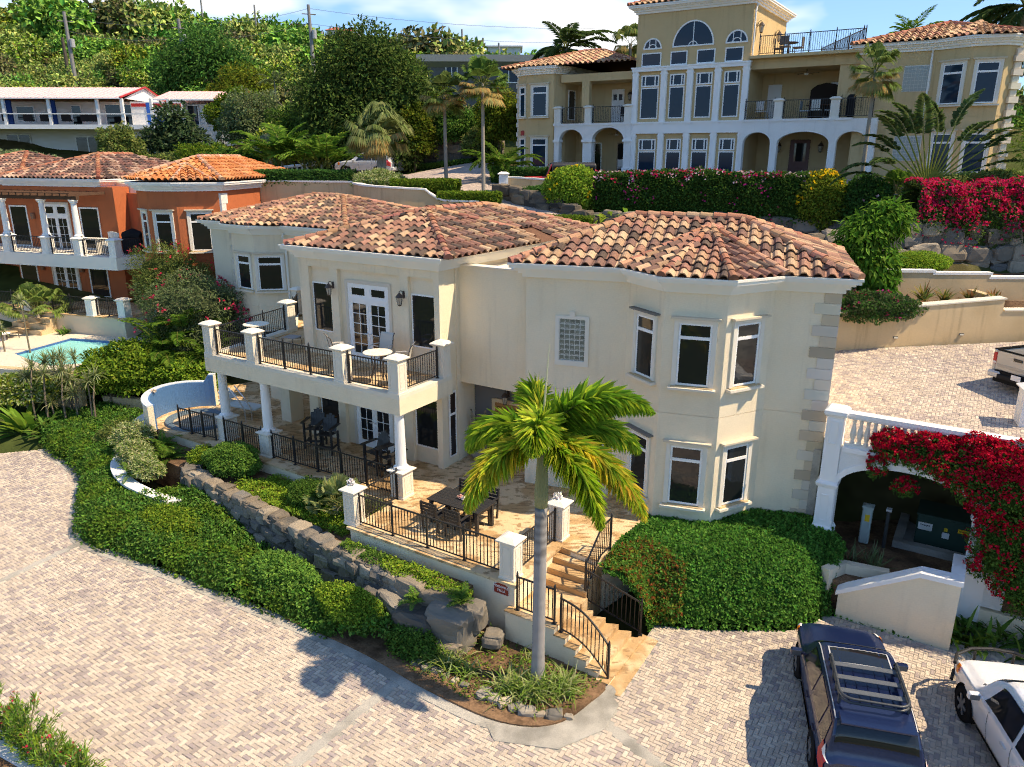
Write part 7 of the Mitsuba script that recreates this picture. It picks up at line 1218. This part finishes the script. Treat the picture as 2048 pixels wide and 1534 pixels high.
# dark blue off-roader, nose to the screen wall
rng = np.random.default_rng(50); BLUE = (.006, .014, .055)
fb = Fr(75.5, (7.25, 13.35, ZD+.012)); k, c, h, H, w = suv('blue_suv', 'dark blue off-roader with a black roof rack parked nose to the screen wall', 'car', fb, BLUE, L=4.75)
c.put('sunroof_seal', (h-2.22, h-2.78, -.21, .21), 'm_satin', (.45, .46, .47), off=.010, n=10); c.put('sunroof', (h-2.25, h-2.75, -.20, .20), 'm_glass', off=.014, n=10)
for sg in (-1, 1): c.put('roof_drip_rail', (h-1.95, -h+.4, sg*.345, sg*.375), 'm_satin', (.42, .42, .42), off=.012, n=16)
RKC = (.045, .05, .055); x0, x1, y = h-2.72, -h+.62, w*.64; z = H+.14
def rails(zz, r): a = np.linspace(0, PI/2, 6); R = .22; return [(x0, -y, zz-.10), (x0-.08, -y, zz)]+[(x1+R-R*math.sin(t), -y+R-R*math.cos(t), zz) for t in a]+[(x1+R-R*math.cos(t), y-R+R*math.sin(t), zz) for t in a]+[(x0-.08, y, zz), (x0, y, zz-.10)]
for zz in (z, z+.085): m = MB(fb, RKC); m.tube(rails(zz, .02), .026, 8); m.put('rack_rail', 'm_satin', k, True)
for x in np.linspace(x0-.25, x1+.35, 3): m = MB(fb, (.09, .10, .11)); m.cbox((x, 0, z-.01), (.13, 2*y, .035), bev=.01); m.put('rack_crossbar', 'm_satin', k)
for x in np.linspace(x0-.2, x1+.15, 4):
    for sg in (-1, 1): m = MB(fb, RKC); m.cbox((x, sg*y, z-.05), (.07, .05, .16)); m.put('rack_foot', 'm_satin', k)
for q in range(5): m = MB(fb, np.array(BLUE)*.9); m.cbox((-.75, (q-2)*.2, H+.035), (1.7, .025, .012)); m.put('roof_rib', 'm_paint', k)
# white off-roader at the lower right corner
fw = Fr(80, (10.5, 12.05, ZD+.012)); k, c, h, H, w = suv('white_suv', 'white off-roader with a black tubular bumper guard at the lower right corner', 'car', fw, (.74, .75, .76), L=4.6, w=.98, H=1.86)
m = MB(fw, (.02, .02, .02)); 
for zz, g in ((.55, .10), (.98, .14)): m.tube([(h-.35, -w*1.02, zz), (h-.02, -w*.86, zz), (h+g+.12, -w*.45, zz), (h+g+.16, 0, zz+.02), (h+g+.12, w*.45, zz), (h-.02, w*.86, zz), (h-.35, w*1.02, zz)], .038, 8)
for yy in (-.8, -.4, .4, .8): m.tube([(h+.20-abs(yy)*.22, yy, .5), (h+.22-abs(yy)*.22, yy, 1.0)], .028, 6)
m.put('bumper_guard', 'm_satin', k)
for sg in (-1, 1): m = MB(fw, (.03, .03, .03)); m.tube([(h-1.5, sg*w*.66, 1.13), (h-1.2, sg*w*.75, 1.09)], .05, 6); m.put('cowl_vent', 'm_satin', k)
m = MB(fw, (.03, .03, .03)); m.tube([(h-1.28, -w*.78, 1.13), (h-1.30, w*.78, 1.13)], .035, 6); m.put('wiper_cowl', 'm_satin', k)
# silver car and red off-roader by the yellow villa
fs = Fr(172, (-11.2, 59.6, 8.68)); suv('silver_car', 'silver car parked beyond the clipped hedge behind the stout fan palm', 'car', fs, (.48, .50, .52), L=4.5, w=.90, H=1.66, rack=False)
fj = Fr(183, (2.6, 44.5, 7.95)); k = thing('red_off_roader', 'red boxy off-roader with a black hard top behind the forecourt wall', 'car'); RED = (.30, .012, .015); h = 2.1
c = Car(fj, k, [(-h, .74, .55, 1.05, 1.09, .96), (-h+.05, .78, .5, 1.10, 1.14, .96), (h-1.55, .78, .5, 1.10, 1.14, .96), (h-1.45, .78, .5, 1.08, 1.12, .90), (h-.2, .68, .6, 1.02, 1.06, .86), (h, .60, .66, .96, .99, .86)], RED)
t = Car(fj, k, [(-h+.02, .70, 1.08, 1.70, 1.80, .94), (-h+.1, .74, 1.08, 1.74, 1.86, .92), (.30, .74, 1.08, 1.74, 1.86, .92), (.42, .74, 1.08, 1.70, 1.80, .92)], (.022, .024, .028), 'm_satin')
for sg in (-1, 1):
    for a, b in ((.35, -.55), (-.65, -1.35), (-1.45, -2.0)): m = MB(fj); m.box(b, sg*.742-.004, 1.16, a, sg*.742+.004, 1.66); m.put('side_window', 'm_glass', k)
    m = MB(fj, RED); m.tube([(.45, sg*.72, 1.78), (.72, sg*.74, 1.14)], .045, 6); m.put('windshield_post', 'm_paint', k); m = MB(fj, (.02, .02, .02)); m.cbox((h-.45, sg*.80, .92), (.95, .26, .07), bev=.02); m.put('fender_flare', 'm_rough', k); m = MB(fj, (.02, .02, .02)); m.cbox((-h+.5, sg*.80, .92), (.95, .26, .07), bev=.02); m.put('fender_flare', 'm_rough', k)
    for x in (h-.45, -h+.5): c.wheel(x, sg*.74, .39)
m = MB(fj); m.add([(.46, -.70, 1.78), (.46, .70, 1.78), (.72, .70, 1.15), (.72, -.70, 1.15)], [[0, 1, 2, 3]]); m.put('windshield', 'm_glass', k)
# pickup on the parking deck, only its bed in the frame
fp = Fr(19, (14.8+.63+.94*1.0-.0, 22.75-.87+.34*1.0, 3.22)); k = thing('pickup_truck', 'beige silver pickup truck on the parking deck at the right edge', 'pickup truck'); SIL = (.42, .40, .36)
fp = Fr(19, (15.42+.95*2.6, 21.9+.33*2.6, 3.2)); tl = np.array([[1, 0, 0], [0, 1, 0], [0, 0, 1.0]]); w = .93
m = MB(fp, SIL); m.cbox((-1.75, w-.06, .92), (1.75, .12, .66), bev=.03); m.put('bed_side', 'm_paint', k); m = MB(fp, SIL); m.cbox((-1.75, -w+.06, .92), (1.75, .12, .66), bev=.03); m.put('bed_side', 'm_paint', k); m = MB(fp, SIL); m.cbox((-2.58, 0, .93), (.09, 1.62, .62), bev=.03); h_ = m.put('tailgate', 'm_paint', k)
m = MB(fp, (.02, .02, .02)); m.cbox((-2.635, .10, 1.06), (.03, .28, .09), bev=.01); m.put('tailgate_handle', 'm_satin', h_); m = MB(fp, np.array(SIL)*.8); m.cbox((-2.63, 0, .78), (.02, 1.5, .10), bev=.008); m.put('tailgate_rib', 'm_paint', h_)
m = MB(fp, (.015, .015, .015)); m.box(-2.5, -w+.1, .66, -.9, w-.1, .70); m.box(-2.6, w-.14, 1.24, -.9, w+.01, 1.27); m.box(-2.6, -w-.01, 1.24, -.9, -w+.14, 1.27); m.box(-2.63, -.80, 1.235, -2.52, .80, 1.265); m.put('bed_liner', 'm_rough', k)
m = MB(fp, (.03, .03, .03)); m.cbox((-2.68, 0, .47), (.2, 1.2, .14), bev=.02); m.put('bumper_step', 'm_rough', k)
for sg in (-1, 1):
    m = MB(fp, (.50, .50, .48)); m.cbox((-2.66, sg*.74, .50), (.22, .42, .20), bev=.06); m.put('bumper_corner', 'm_paint', k); m = MB(fp, (.40, .02, .02)); m.cbox((-2.585, sg*.865, .98), (.10, .12, .38), bev=.02); m.put('tail_light', 'm_satin', k); m = MB(fp, (.6, .58, .55)); m.cbox((-2.60, sg*.865, .85), (.08, .11, .09), bev=.015); m.put('reversing_lamp', 'm_satin', k)
m = MB(fp, (.70, .70, .70)); m.cbox((-2.795, -.05, .56), (.012, .31, .16)); m.put('licence_plate', 'm_satin', k); m = MB(fp, (.02, .02, .02)); m.cbox((-1.5, 0, .45), (2.4, 1.5, .35)); m.put('chassis', 'm_rough', k)
c = Car(fp, k, [(-.9, w, .45, 1.20, 1.70, .82), (-.8, w, .4, 1.22, 1.76, .80), (.6, w, .4, 1.2, 1.76, .80), (1.25, w, .4, 1.16, 1.24, .88), (2.4, w*.95, .45, 1.05, 1.12, .88), (2.7, w*.8, .5, .9, .95, .9)], SIL)
c.put('rear_window', (-.90, -.88, -.35, .35), 'm_glass', off=.02); 
for sg in (-1, 1):
    c.put('side_window', (.6, -.75, sg*.43, sg*.60), 'm_glass')
    for x in (-1.72, 1.7): c.wheel(x, sg*(w-.1), .39)
m = MB(fp, (.45, .28, .12)); m.cbox((-1.4, -.35, .80), (.7, .5, .2), 15); m.put('cardboard_box', 'm_rough', label='flat brown cardboard box lying in the pickup bed', cat='box')
# ---- furniture, small things, poles ---------------------------------------------------------------
BLK = (.022, .023, .025)
def adirondack(x, y, rz, label):
    q = Fr(rz, (x, y, 0), FV); k = thing('bar_chair', label, 'chair', None)
    for sx in (-1, 1):
        for sy, zt, dx in ((-1, .98, 0), (1, .74, .05)): m = MB(q, BLK); m.cbox((sx*(.30+dx*.0), sy*.26, zt/2), (.05, .10, zt)); m.put('leg', 'm_satin', k)
        m = MB(q, BLK); m.cbox((sx*.33, -.02, 1.0), (.13, .72, .03)); m.put('armrest', 'm_satin', k); m = MB(q, BLK); m.cbox((sx*.29, 0, .25), (.03, .56, .08)); m.put('stretcher', 'm_satin', k)
    m = MB(q, BLK); m.cbox((0, -.26, .30), (.6, .09, .05)); m.put('footrest', 'm_satin', k)
    for i in range(5): m = MB(q, BLK); m.cbox((0, -.24+i*.105, .735-.012*i), (.56, .095, .025)); m.put('seat_slat', 'm_satin', k)
    for i in range(5):
        m = MB(q, BLK); t = (i-2)*.105; hh = .66-.06*abs(i-2)**1.5; a = math.radians(16); m.cbox((t, .24+hh/2*math.sin(a), .70+hh/2), (.098, .022, hh), tilt=np.array([[1, 0, 0], [0, math.cos(a), math.sin(a)], [0, -math.sin(a), math.cos(a)]])); m.put('back_slat', 'm_satin', k)
adirondack(-19.8, 17.75, 25, 'tall black slatted chair furthest left of the lower french doors'); adirondack(-19.0, 17.55, 20, 'tall black slatted chair just left of the lower french doors'); adirondack(-16.35, 17.25, -5, 'tall black slatted chair behind the white column, left of it'); adirondack(-15.55, 17.15, -10, 'tall black slatted chair right of the white column')
# dining table and chairs
TC = (-11.75, 15.75); k = thing('dining_table', 'black slatted dining table on the terrace', 'table')
for i in range(6): m = MB(FV, BLK); m.box(TC[0]-.90, TC[1]-.46+i*.155, .715, TC[0]+.90, TC[1]-.46+i*.155+.149, .745); m.put('table_slat', 'm_satin', k)
for sx in (-1, 1):
    for sy in (-1, 1): m = MB(FV, BLK); m.cbox((TC[0]+sx*.80, TC[1]+sy*.37, .357), (.09, .09, .715)); m.put('leg', 'm_satin', k)
    m = MB(FV, BLK); m.cbox((TC[0]+sx*.80, TC[1], .64), (.05, .74, .10)); m.put('apron', 'm_satin', k)
m = MB(FV, BLK); m.cbox((TC[0], TC[1], .2), (1.6, .06, .08)); m.put('stretcher', 'm_satin', k)
def dchair(x, y, rz, label):
    q = Fr(rz, (x, y, 0), FV); k = thing('dining_chair', label, 'chair')
    for sx in (-1, 1):
        m = MB(q, BLK); m.cbox((sx*.26, -.22, .32), (.045, .06, .64)); m.put('leg', 'm_satin', k); m = MB(q, BLK); m.cbox((sx*.26, .25, .45), (.045, .06, .92), tilt=np.array([[1, 0, 0], [0, .99, .1], [0, -.1, .99]])); m.put('leg', 'm_satin', k); m = MB(q, BLK); m.cbox((sx*.27, 0, .645), (.07, .52, .025)); m.put('armrest', 'm_satin', k)
    for i in range(4): m = MB(q, BLK); m.cbox((0, -.2+i*.125, .43), (.50, .115, .022)); m.put('seat_slat', 'm_satin', k)
    for i in range(4): m = MB(q, BLK); m.cbox((0, .262+i*.012, .55+i*.105), (.48, .022, .075)); m.put('back_slat', 'm_satin', k)
dchair(TC[0]-.48, TC[1]-.62, 180, 'black slatted dining chair at the near left of the table'); dchair(TC[0]+.35, TC[1]-.65, 180, 'black slatted dining chair at the near right of the table'); dchair(TC[0]-.45, TC[1]+.62, 0, 'black slatted dining chair at the far left of the table'); dchair(TC[0]+.42, TC[1]+.62, 0, 'black slatted dining chair at the far right of the table, beside the palm')
m = MB(FV); r = np.random.default_rng(60)
for c, x in (((.72, .42, .34), -.06), ((.80, .76, .72), .07)): blob(m, r, (TC[0]+x, TC[1]+.05, .79), (.06, .05, .05), 90, .05, np.array([c]), asp=.7)
m.put('shell_centrepiece', 'm_rough', label='pink and white shells in the middle of the dining table', cat='shell decoration')
for x, y, lab in ((-14.38, 14.12, 'white shells on the cap of the front left gate post'), (-8.98, 16.55, 'white shell on the gate post behind the palm')):
    m = MB(FV); blob(m, r, (x-.06, y, 1.25), (.09, .07, .07), 90, .07, np.array([(.80, .78, .74)]), asp=.8); m.put('shell', 'm_rough', label=lab, cat='shell')
# upper balcony: sling bar chairs, round tables, footstool
SL = (.52, .49, .43); BR = (.09, .075, .062)
def sling(x, y, rz, label, z0=3.28):
    q = Fr(rz, (x, y, z0), FV); k = thing('bar_stool', label, 'chair'); m = MB(q, SL); s = [(-.26, -.24, .78), (-.25, .16, .72), (-.25, .24, .80), (-.25, .30, 1.10), (-.25, .36, 1.30), (-.25, .42, 1.35)]; p = np.array(s); o = p*[-1, 1, 1]; n = len(p); i = np.arange(n-1); m.add(np.vstack([p, o, p-[0, 0, .015], o-[0, 0, .015]]), np.vstack([np.stack([i, i+1, i+1+n, i+n], 1), np.stack([i+2*n, i+3*n, i+1+3*n, i+1+2*n], 1)])); m.put('sling', 'm_rough', k)
    for sx in (-1, 1):
        m = MB(q, BR); m.tube([(sx*.27, a[1], a[2]) for a in s], .018, 6); m.tube([(sx*.27, .29, .98), (sx*.31, .05, 1.0), (sx*.32, -.22, .97), (sx*.31, -.28, .88), (sx*.27, -.2, .76)], [.016, .022, .022, .018, .014], 6, (.50, .47, .42)); m.put('arm_frame', 'm_satin', k)
    m = MB(q, BR); m.tube([(0, 0, .72), (0, 0, .52)], .05, 8)
    for a in np.arange(4)*PI/2+PI/4: m.tube([(.04*math.cos(a), .04*math.sin(a), .58), (.20*math.cos(a), .20*math.sin(a), .48), (.30*math.cos(a), .30*math.sin(a), 0)], .015, 6)
    m.tube([(.24*math.cos(a), .24*math.sin(a), .27) for a in np.linspace(0, 2*PI, 25)], .013, 5); m.put('swivel_base', 'm_satin', k)
sling(-17.55, 17.05, 150, 'light sling bar chair in front of the left leaf of the upper french doors'); sling(-16.35, 17.7, 5, 'light sling bar chair facing out between upper french doors and round table'); sling(-15.05, 17.2, -60, 'light sling bar chair right of the round balcony table')
def rtable(x, y, label, z0=3.28, h=1.02, r=.46):
    k = thing('round_table', label, 'table'); m = MB(FV, (.72, .66, .52)); m.lathe([(r-.02, h-.035), (r, h-.02), (r, h-.005), (r-.02, h)], (x, y, z0), 28); m.put('tabletop', 'm_satin', k); m = MB(FV, BR)
    for a in np.arange(4)*PI/2+.3: m.tube([(x+.3*math.cos(a), y+.3*math.sin(a), z0), (x+.17*math.cos(a), y+.17*math.sin(a), z0+.5), (x+.24*math.cos(a), y+.24*math.sin(a), z0+h-.04)], .018, 6)
    m.tube([(x+.2*math.cos(a), y+.2*math.sin(a), z0+.3) for a in np.linspace(0, 2*PI, 21)], .012, 5); m.put('base', 'm_satin', k)
rtable(-15.8, 16.95, 'cream round bar table on the balcony near the right corner post'); rtable(-22.3, 17.6, 'cream round bar table at the left end of the balcony')
k = thing('footstool', 'small grey sling footstool on the balcony beside the wall corner', 'stool'); m = MB(FV, (.36, .34, .31)); m.cbox((-21.6, 18.6, 3.70), (.55, .5, .03), 10); m.put('sling', 'm_rough', k); m = MB(FV, BR)
for sx in (-1, 1): m.tube([(-21.6+sx*.25, 18.35, 3.28), (-21.6+sx*.25, 18.4, 3.68), (-21.6+sx*.25, 18.8, 3.68), (-21.6+sx*.25, 18.85, 3.28)], .018, 6)
m.put('frame', 'm_satin', k)
k = thing('spa_lift', 'white chaise beside stainless handrails on the terrace behind the columns', 'lounger'); m = MB(FV, (.55, .58, .54)); m.cbox((-24.9, 18.6, .42), (1.9, .62, .06), 8); m.cbox((-25.75, 18.55, .75), (.5, .62, .06), 8, tilt=np.array([[.75, 0, .66], [0, 1, 0], [-.66, 0, .75]])); m.put('chaise', 'm_rough', k); m = MB(FV, (.7, .7, .7))
for yy in (18.0, 18.3): m.tube([(-24.0, yy, 0), (-24.0, yy, .5), (-24.35, yy, .9), (-24.9, yy, 1.3)], .025, 6)
m.put('handrail', 'm_metal', k); 
# planter with poles beside the entry door
k = thing('pole_planter', 'tall grey urn holding weathered wooden poles beside the entry', 'planter'); m = MB(FV, (.30, .26, .22)); m.lathe([(.20, 0), (.30, .15), (.33, .5), (.28, .9), (.30, 1.0), (.25, 1.0), (.22, .85)], (-14.15, 20.05, 0), 18); m.put('urn', 'm_rough', k); r = np.random.default_rng(62)
for i in range(10): a = r.uniform(0, 2*PI); m = MB(FV, vary(r, (.24, .19, .14), 1, .3)[0]); b = np.array([-14.15, 20.05, .5]); m.tube([b+[.1*math.cos(a), .1*math.sin(a), 0], b+[.28*math.cos(a), .2*math.sin(a), r.uniform(.9, 1.35)]], .028, 6); m.put('pole', 'm_rough', k)
# orange villa: grill, table, chair, loungers, lamp
k = thing('barbecue_grill', 'covered black barbecue grill on the balcony of the orange villa', 'grill'); m = MB(FL, (.02, .02, .022)); m.cbox((-33.3, 33.3, 5.35), (1.3, .6, .9), bev=.08); m.tube([(-33.9, 33.3, 5.85), (-33.3, 33.3, 6.0), (-32.7, 33.3, 5.85)], [.25, .3, .25], 10); m.put('cover', 'm_rough', k)
k = thing('balcony_table', 'pale rectangular table on the balcony of the orange villa', 'table'); m = MB(FL, (.62, .60, .55)); m.cbox((-36.2, 33.0, 5.66), (1.9, .8, .05)); m.put('tabletop', 'm_rough', k)
for x in (-37, -35.4):
    m = MB(FL, (.55, .53, .48)); m.cbox((x, 33.0, 5.28), (.08, .6, .74)); m.put('leg', 'm_rough', k)
for i, (x, y, z, lab) in enumerate(((-35.0, 33.3, 4.92, 'white slatted chair on the balcony of the orange villa, left one'), (-34.5, 33.0, 4.92, 'white slatted chair on the balcony of the orange villa, right one'))):
    k = thing('slatted_chair', lab, 'chair'); 
    for j in range(5): m = MB(FL, (.66, .65, .60)); m.cbox((x-.24+j*.12, y+.2, z+.75), (.10, .03, .8-.05*abs(j-2))); m.put('back_slat', 'm_rough', k)
    m = MB(FL, (.66, .65, .60)); m.cbox((x, y-.05, z+.4), (.6, .5, .05)); m.put('seat', 'm_rough', k)
    for sx in (-1, 1): m = MB(FL, (.66, .65, .60)); m.cbox((x+sx*.3, y-.05, z+.3), (.06, .5, .6)); m.put('side', 'm_rough', k)
for i, (x, y, rz, lab) in enumerate(((-38.2, 28.3, -12, 'tan sun lounger with raised back nearest the patio steps'), (-37.6, 26.6, -12, 'tan sun lounger in front of the other, at the left edge'))):
    q = Fr(rz, (x, y, .93), FL); k = thing('sun_lounger', lab, 'lounger'); m = MB(q, (.56, .40, .24)); m.cbox((.55, 0, .33), (1.3, .62, .04)); m.put('seat', 'm_rough', k); m = MB(q, (.56, .40, .24)); m.add([(-.1, -.31, .34), (-.1, .31, .34), (-.75, .31, .82), (-.75, -.31, .82)], [[0, 1, 2, 3]]); m.put('backrest', 'm_rough', k); m = MB(q, (.06, .05, .045))
    for yy in (-.3, .3): m.tube([(-.3, yy, 0), (-.1, yy, .3), (1.2, yy, .3), (1.25, yy, 0)], .022, 6)
    m.put('frame', 'm_satin', k)
k = thing('side_table', 'low white round table between the sun loungers', 'table'); m = MB(FL, (.75, .74, .72)); m.lathe([(.28, .36), (.3, .38), (.28, .40)], (-37.0, 27.6, .93), 16); m.put('tabletop', 'm_rough', k); m = MB(FL, (.5, .5, .48)); m.tube([(-37.0, 27.6, .93), (-37.0, 27.6, 1.3)], .04, 6); m.put('leg', 'm_rough', k)
# yellow villa galleries
def uchair(x, y, z, rz, lab, c, cus=None, kind='chair'):
    q = Fr(rz, (x, y, z), FV); k = thing('gallery_chair', lab, kind); m = MB(q, c)
    for sx in (-1, 1):
        for sy in (-1, 1): m.tube([(sx*.22, sy*.22, 0), (sx*.22, sy*.22, .45 if sy < 0 else .95)], .022, 5)
    m.put('frame', 'm_rough', k); m = MB(q, cus or c); m.cbox((0, 0, .46), (.5, .5, .06)); m.put('seat', 'm_rough', k); m = MB(q, cus or c); m.cbox((0, .23, .75), (.48, .04, .45)); m.put('backrest', 'm_rough', k)
uchair(-12.1, 44.8, 12.1, 160, 'wooden gallery chair draped in white at the left of the right gallery', (.42, .22, .06), (.70, .68, .64)); uchair(-9.9, 45.2, 12.1, 90, 'black gallery chair with pale cushion, left of the table', (.03, .03, .03), (.45, .50, .50)); uchair(-8.6, 45.2, 12.1, -90, 'black gallery chair with pale cushion, right of the table', (.03, .03, .03), (.45, .50, .50)); uchair(-9.2, 44.6, 12.1, 180, 'black lattice back gallery chair in front of the table', (.03, .03, .03), (.55, .57, .52))
k = thing('gallery_table', 'dark dining table in the right gallery', 'table'); m = MB(FV, (.10, .05, .03)); m.cbox((-9.2, 45.4, 12.83), (1.3, .8, .05)); m.put('tabletop', 'm_rough', k); m = MB(FV, (.05, .04, .03)); m.cbox((-9.2, 45.4, 12.45), (.5, .4, .7)); m.put('pedestal', 'm_rough', k)
k = thing('wall_cabinet', 'dark arched sideboard against the gallery back wall', 'cabinet'); m = MB(XY(FV) if 0 else FV, (.035, .028, .024)); slab(m, Polygon([(-10.0, 12.1), (-8.4, 12.1), (-8.4, 13.7), (-8.7, 13.95), (-9.2, 14.05), (-9.7, 13.95), (-10.0, 13.7)]), 46.5, 46.95); m.put('body', 'm_rough', k)
k = thing('barbecue_grill', 'black covered barbecue on the gallery of the yellow villa', 'grill'); m = MB(FV, (.02, .02, .022)); m.cbox((-7.2, 44.3, 12.7), (.9, .6, 1.1), bev=.12); m.put('cover', 'm_rough', k)
for i, (x, y, rz) in enumerate(((-11.7, 45.5, 100), (-10.7, 45.6, -90), (-11.2, 44.8, 180))): uchair(x, y, 15.36, rz, ('dark roof terrace chair left of the terrace table', 'dark roof terrace chair with tall leaning back right of the table', 'dark roof terrace chair nearest the railing')[i], (.05, .045, .04), (.12, .11, .10))
k = thing('roof_terrace_table', 'dark table on the roof terrace', 'table'); m = MB(FV, (.06, .055, .05)); m.lathe([(.5, .70), (.52, .72), (.5, .74)], (-11.2, 45.5, 15.36), 16); m.tube([(-11.2, 45.5, 15.36), (-11.2, 45.5, 16.06)], .06, 6); m.put('tabletop', 'm_rough', k)
uchair(-20.5, 45.2, 12.1, 150, 'dark low chair on the left balcony of the yellow villa', (.03, .03, .03), (.04, .04, .04)); uchair(-20.6, 45.3, 9.0, 160, 'pale chair under the left arcade of the yellow villa', (.5, .48, .44), (.6, .58, .54))
# white house deck
for i, (x, c, lab) in enumerate(((-33.4, (.02, .06, .28), 'large blue pot by the blue door'), (-32.8, (.02, .08, .34), 'tall blue pot right of the large one'), (-32.1, (.03, .09, .36), 'small blue pot at the right'))):
    m = MB(FW, c); m.lathe([(.2, 0), (.36, .3), (.34, .6+.2*(i == 1)), (.26, .75+.2*(i == 1))], (x, 74.2, 12.86), 12); m.put('plant_pot', 'm_satin', label=lab, cat='pot')
for i, x in enumerate((-47.8, -45.8, -44.2, -42.2, -40.4, -39.6)):
    q = Fr(200, (x, 75.2, 12.85), FW); k = thing('veranda_chair', ('dark veranda chair at the far left', 'dark veranda chair, second from the left', 'dark veranda chair by the brown door', 'dark veranda chair by the blue curtain', 'tall dark veranda chair left of the corner', 'tall dark veranda chair at the corner')[i], 'chair'); m = MB(q, (.035, .03, .028)); m.cbox((0, 0, .42), (.8, .7, .18)); m.put('seat', 'm_rough', k); m = MB(q, (.035, .03, .028)); m.cbox((0, .32, .75), (.8, .1, .6)); m.put('backrest', 'm_rough', k)
q = Fr(170, (-30.6, 74.4, 12.86), FW); k = thing('deck_chair', 'white chair on the deck of the white house', 'chair'); m = MB(q, (.70, .69, .66)); m.cbox((0, 0, .4), (.7, .6, .08)); m.cbox((0, .28, .75), (.7, .06, .7)); m.put('frame', 'm_rough', k)
# utility poles with wires, skyline masts, far house
POL = [(-51.7, 95, 20.0, 25.9, 'leaning grey utility pole above the white house, leftmost', .0), (-38.6, 95, 20.5, 25.2, 'grey utility pole with transformer above the glossy dark tree', -.35), (-23.5, 95, 21.0, 26.7, 'tall utility pole against the white cloud', -.1), (-54.0, 98, 20.0, 23.6, 'short dark utility pole stump left of the first pole', -.1)]
for x, f, z0, z1, lab, ln in POL:
    k = thing('utility_pole', lab, 'utility pole'); m = MB(FW, (.23, .23, .23) if z1 > 24 else (.10, .085, .07)); m.tube([(x+.15, f, z0-3), (x+.0, f, z1)], [.24, .17], 8); m.put('shaft', 'm_rough', k)
    if z1 > 24: m = MB(FW, (.35, .36, .36)); m.lathe([(.0, -.5), (.26, -.5), (.26, .4), (0, .45)], (x+.5, f-.1, z0+2.6), 10); m.put('transformer', 'm_satin', k); m = MB(FW, (.2, .19, .18)); m.cbox((x, f, z1-1.0), (1.6, .1, .1), 25); m.put('crossarm', 'm_rough', k)
k = thing('power_lines', 'thin power lines strung between the utility poles', 'cable'); m = MB(FW, (.16, .16, .16)); P3 = [np.array([x, f, z1-.4]) for x, f, z0, z1, l, n in POL[:3]]+[np.array([10, 100, 25.])]
for a, b in zip(P3[:-1], P3[1:]):
    for dz in (0, -1.6): s = np.linspace(0, 1, 14)[:, None]; m.tube(a+(b-a)*s-[0, 0, 1]*(s*(1-s))*2.4+[0, 0, dz], .022, 3, cap=False)
m.put('wire', 'm_rough', k)
for x, f, z0, z1, lab in ((-12.6, 145, 20, 30.1, 'short mast on the ridge, left of the thin one'), (-9.0, 145, 20, 31.5, 'thin tall mast on the ridge'), (-5.3, 145, 20, 30.1, 'mast on the ridge, right of the thin one'), (-2.5, 145, 20, 29.3, 'short pole at the right end of the ridge'), (-46.9, 150, 25, 36.2, 'slim mast on the hilltop at the edge of the cloud'), (-56.5, 150, 28, 38.6, 'slim mast on the left hilltop')):
    m = MB(FW, (.25, .25, .26)); m.tube([(x, f, z0), (x, f, z1)], .16, 6); m.put('mast', 'm_rough', label=lab, cat='mast')
FH = thing('ridge_house', 'white house with pink tiled hip roofs far away on the ridge', 'house')
for x0, x1, z0, z1 in ((-58.5, -53.6, 42, 47.6), (-53.6, -48.6, 42, 47.4)):
    m = MB(FW, (.72, .70, .66)); m.box(x0, 257, z0-4, x1, 266, z1); m.put('wall', 'm_rough', FH); m = MB(FW, (.45, .16, .12)); c = ((x0+x1)/2, 261.5, z1+1.7); A = [(x0-.5, 256.5, z1), (x1+.5, 256.5, z1), (x1+.5, 266.5, z1), (x0-.5, 266.5, z1)]
    for i in range(4): m.face([A[i], A[(i+1) % 4], c])
    m.put('roof', 'm_rough', FH)
    for j in range(3): x = x0+.8+j*1.5; window(Loc(FW, (x, 257), (x+.9, 257)), FH, 0, .9, z0+2.0, z0+3.8, trans=None, stone=False, fw=.1)
HT = thing('hilltop_house', 'white house peeking through the trees on the left hilltop', 'house'); m = MB(FW, (.68, .67, .65)); m.box(-82, 172, 30, -72, 180, 40.4); m.box(-79.5, 171.5, 40, -78.3, 173, 42.0); m.put('wall', 'm_rough', HT)
HR = thing('ridge_house', 'pale house among the trees at the right end of the ridge', 'house'); m = MB(FW, (.62, .62, .60)); m.box(-4.8, 158, 24, 1.5, 166, 30.2); m.put('wall', 'm_rough', HR); m = MB(FW, (.45, .45, .44)); m.box(-5.2, 157.6, 30.2, 1.9, 166.4, 30.5); m.put('roof', 'm_rough', HR)
k = thing('house_plaque', 'small red house plaque on the left wing of the yellow villa', 'sign'); m = MB(FV, (.36, .035, .03)); m.cbox((-27.35, 44.13, 11.55), (.42, .05, .40), -31); m.put('panel', 'm_satin', k)
for k in list(labels):
    if 'category' not in labels[k] and 'label' not in labels[k] and 'kind' not in labels[k]: del labels[k]
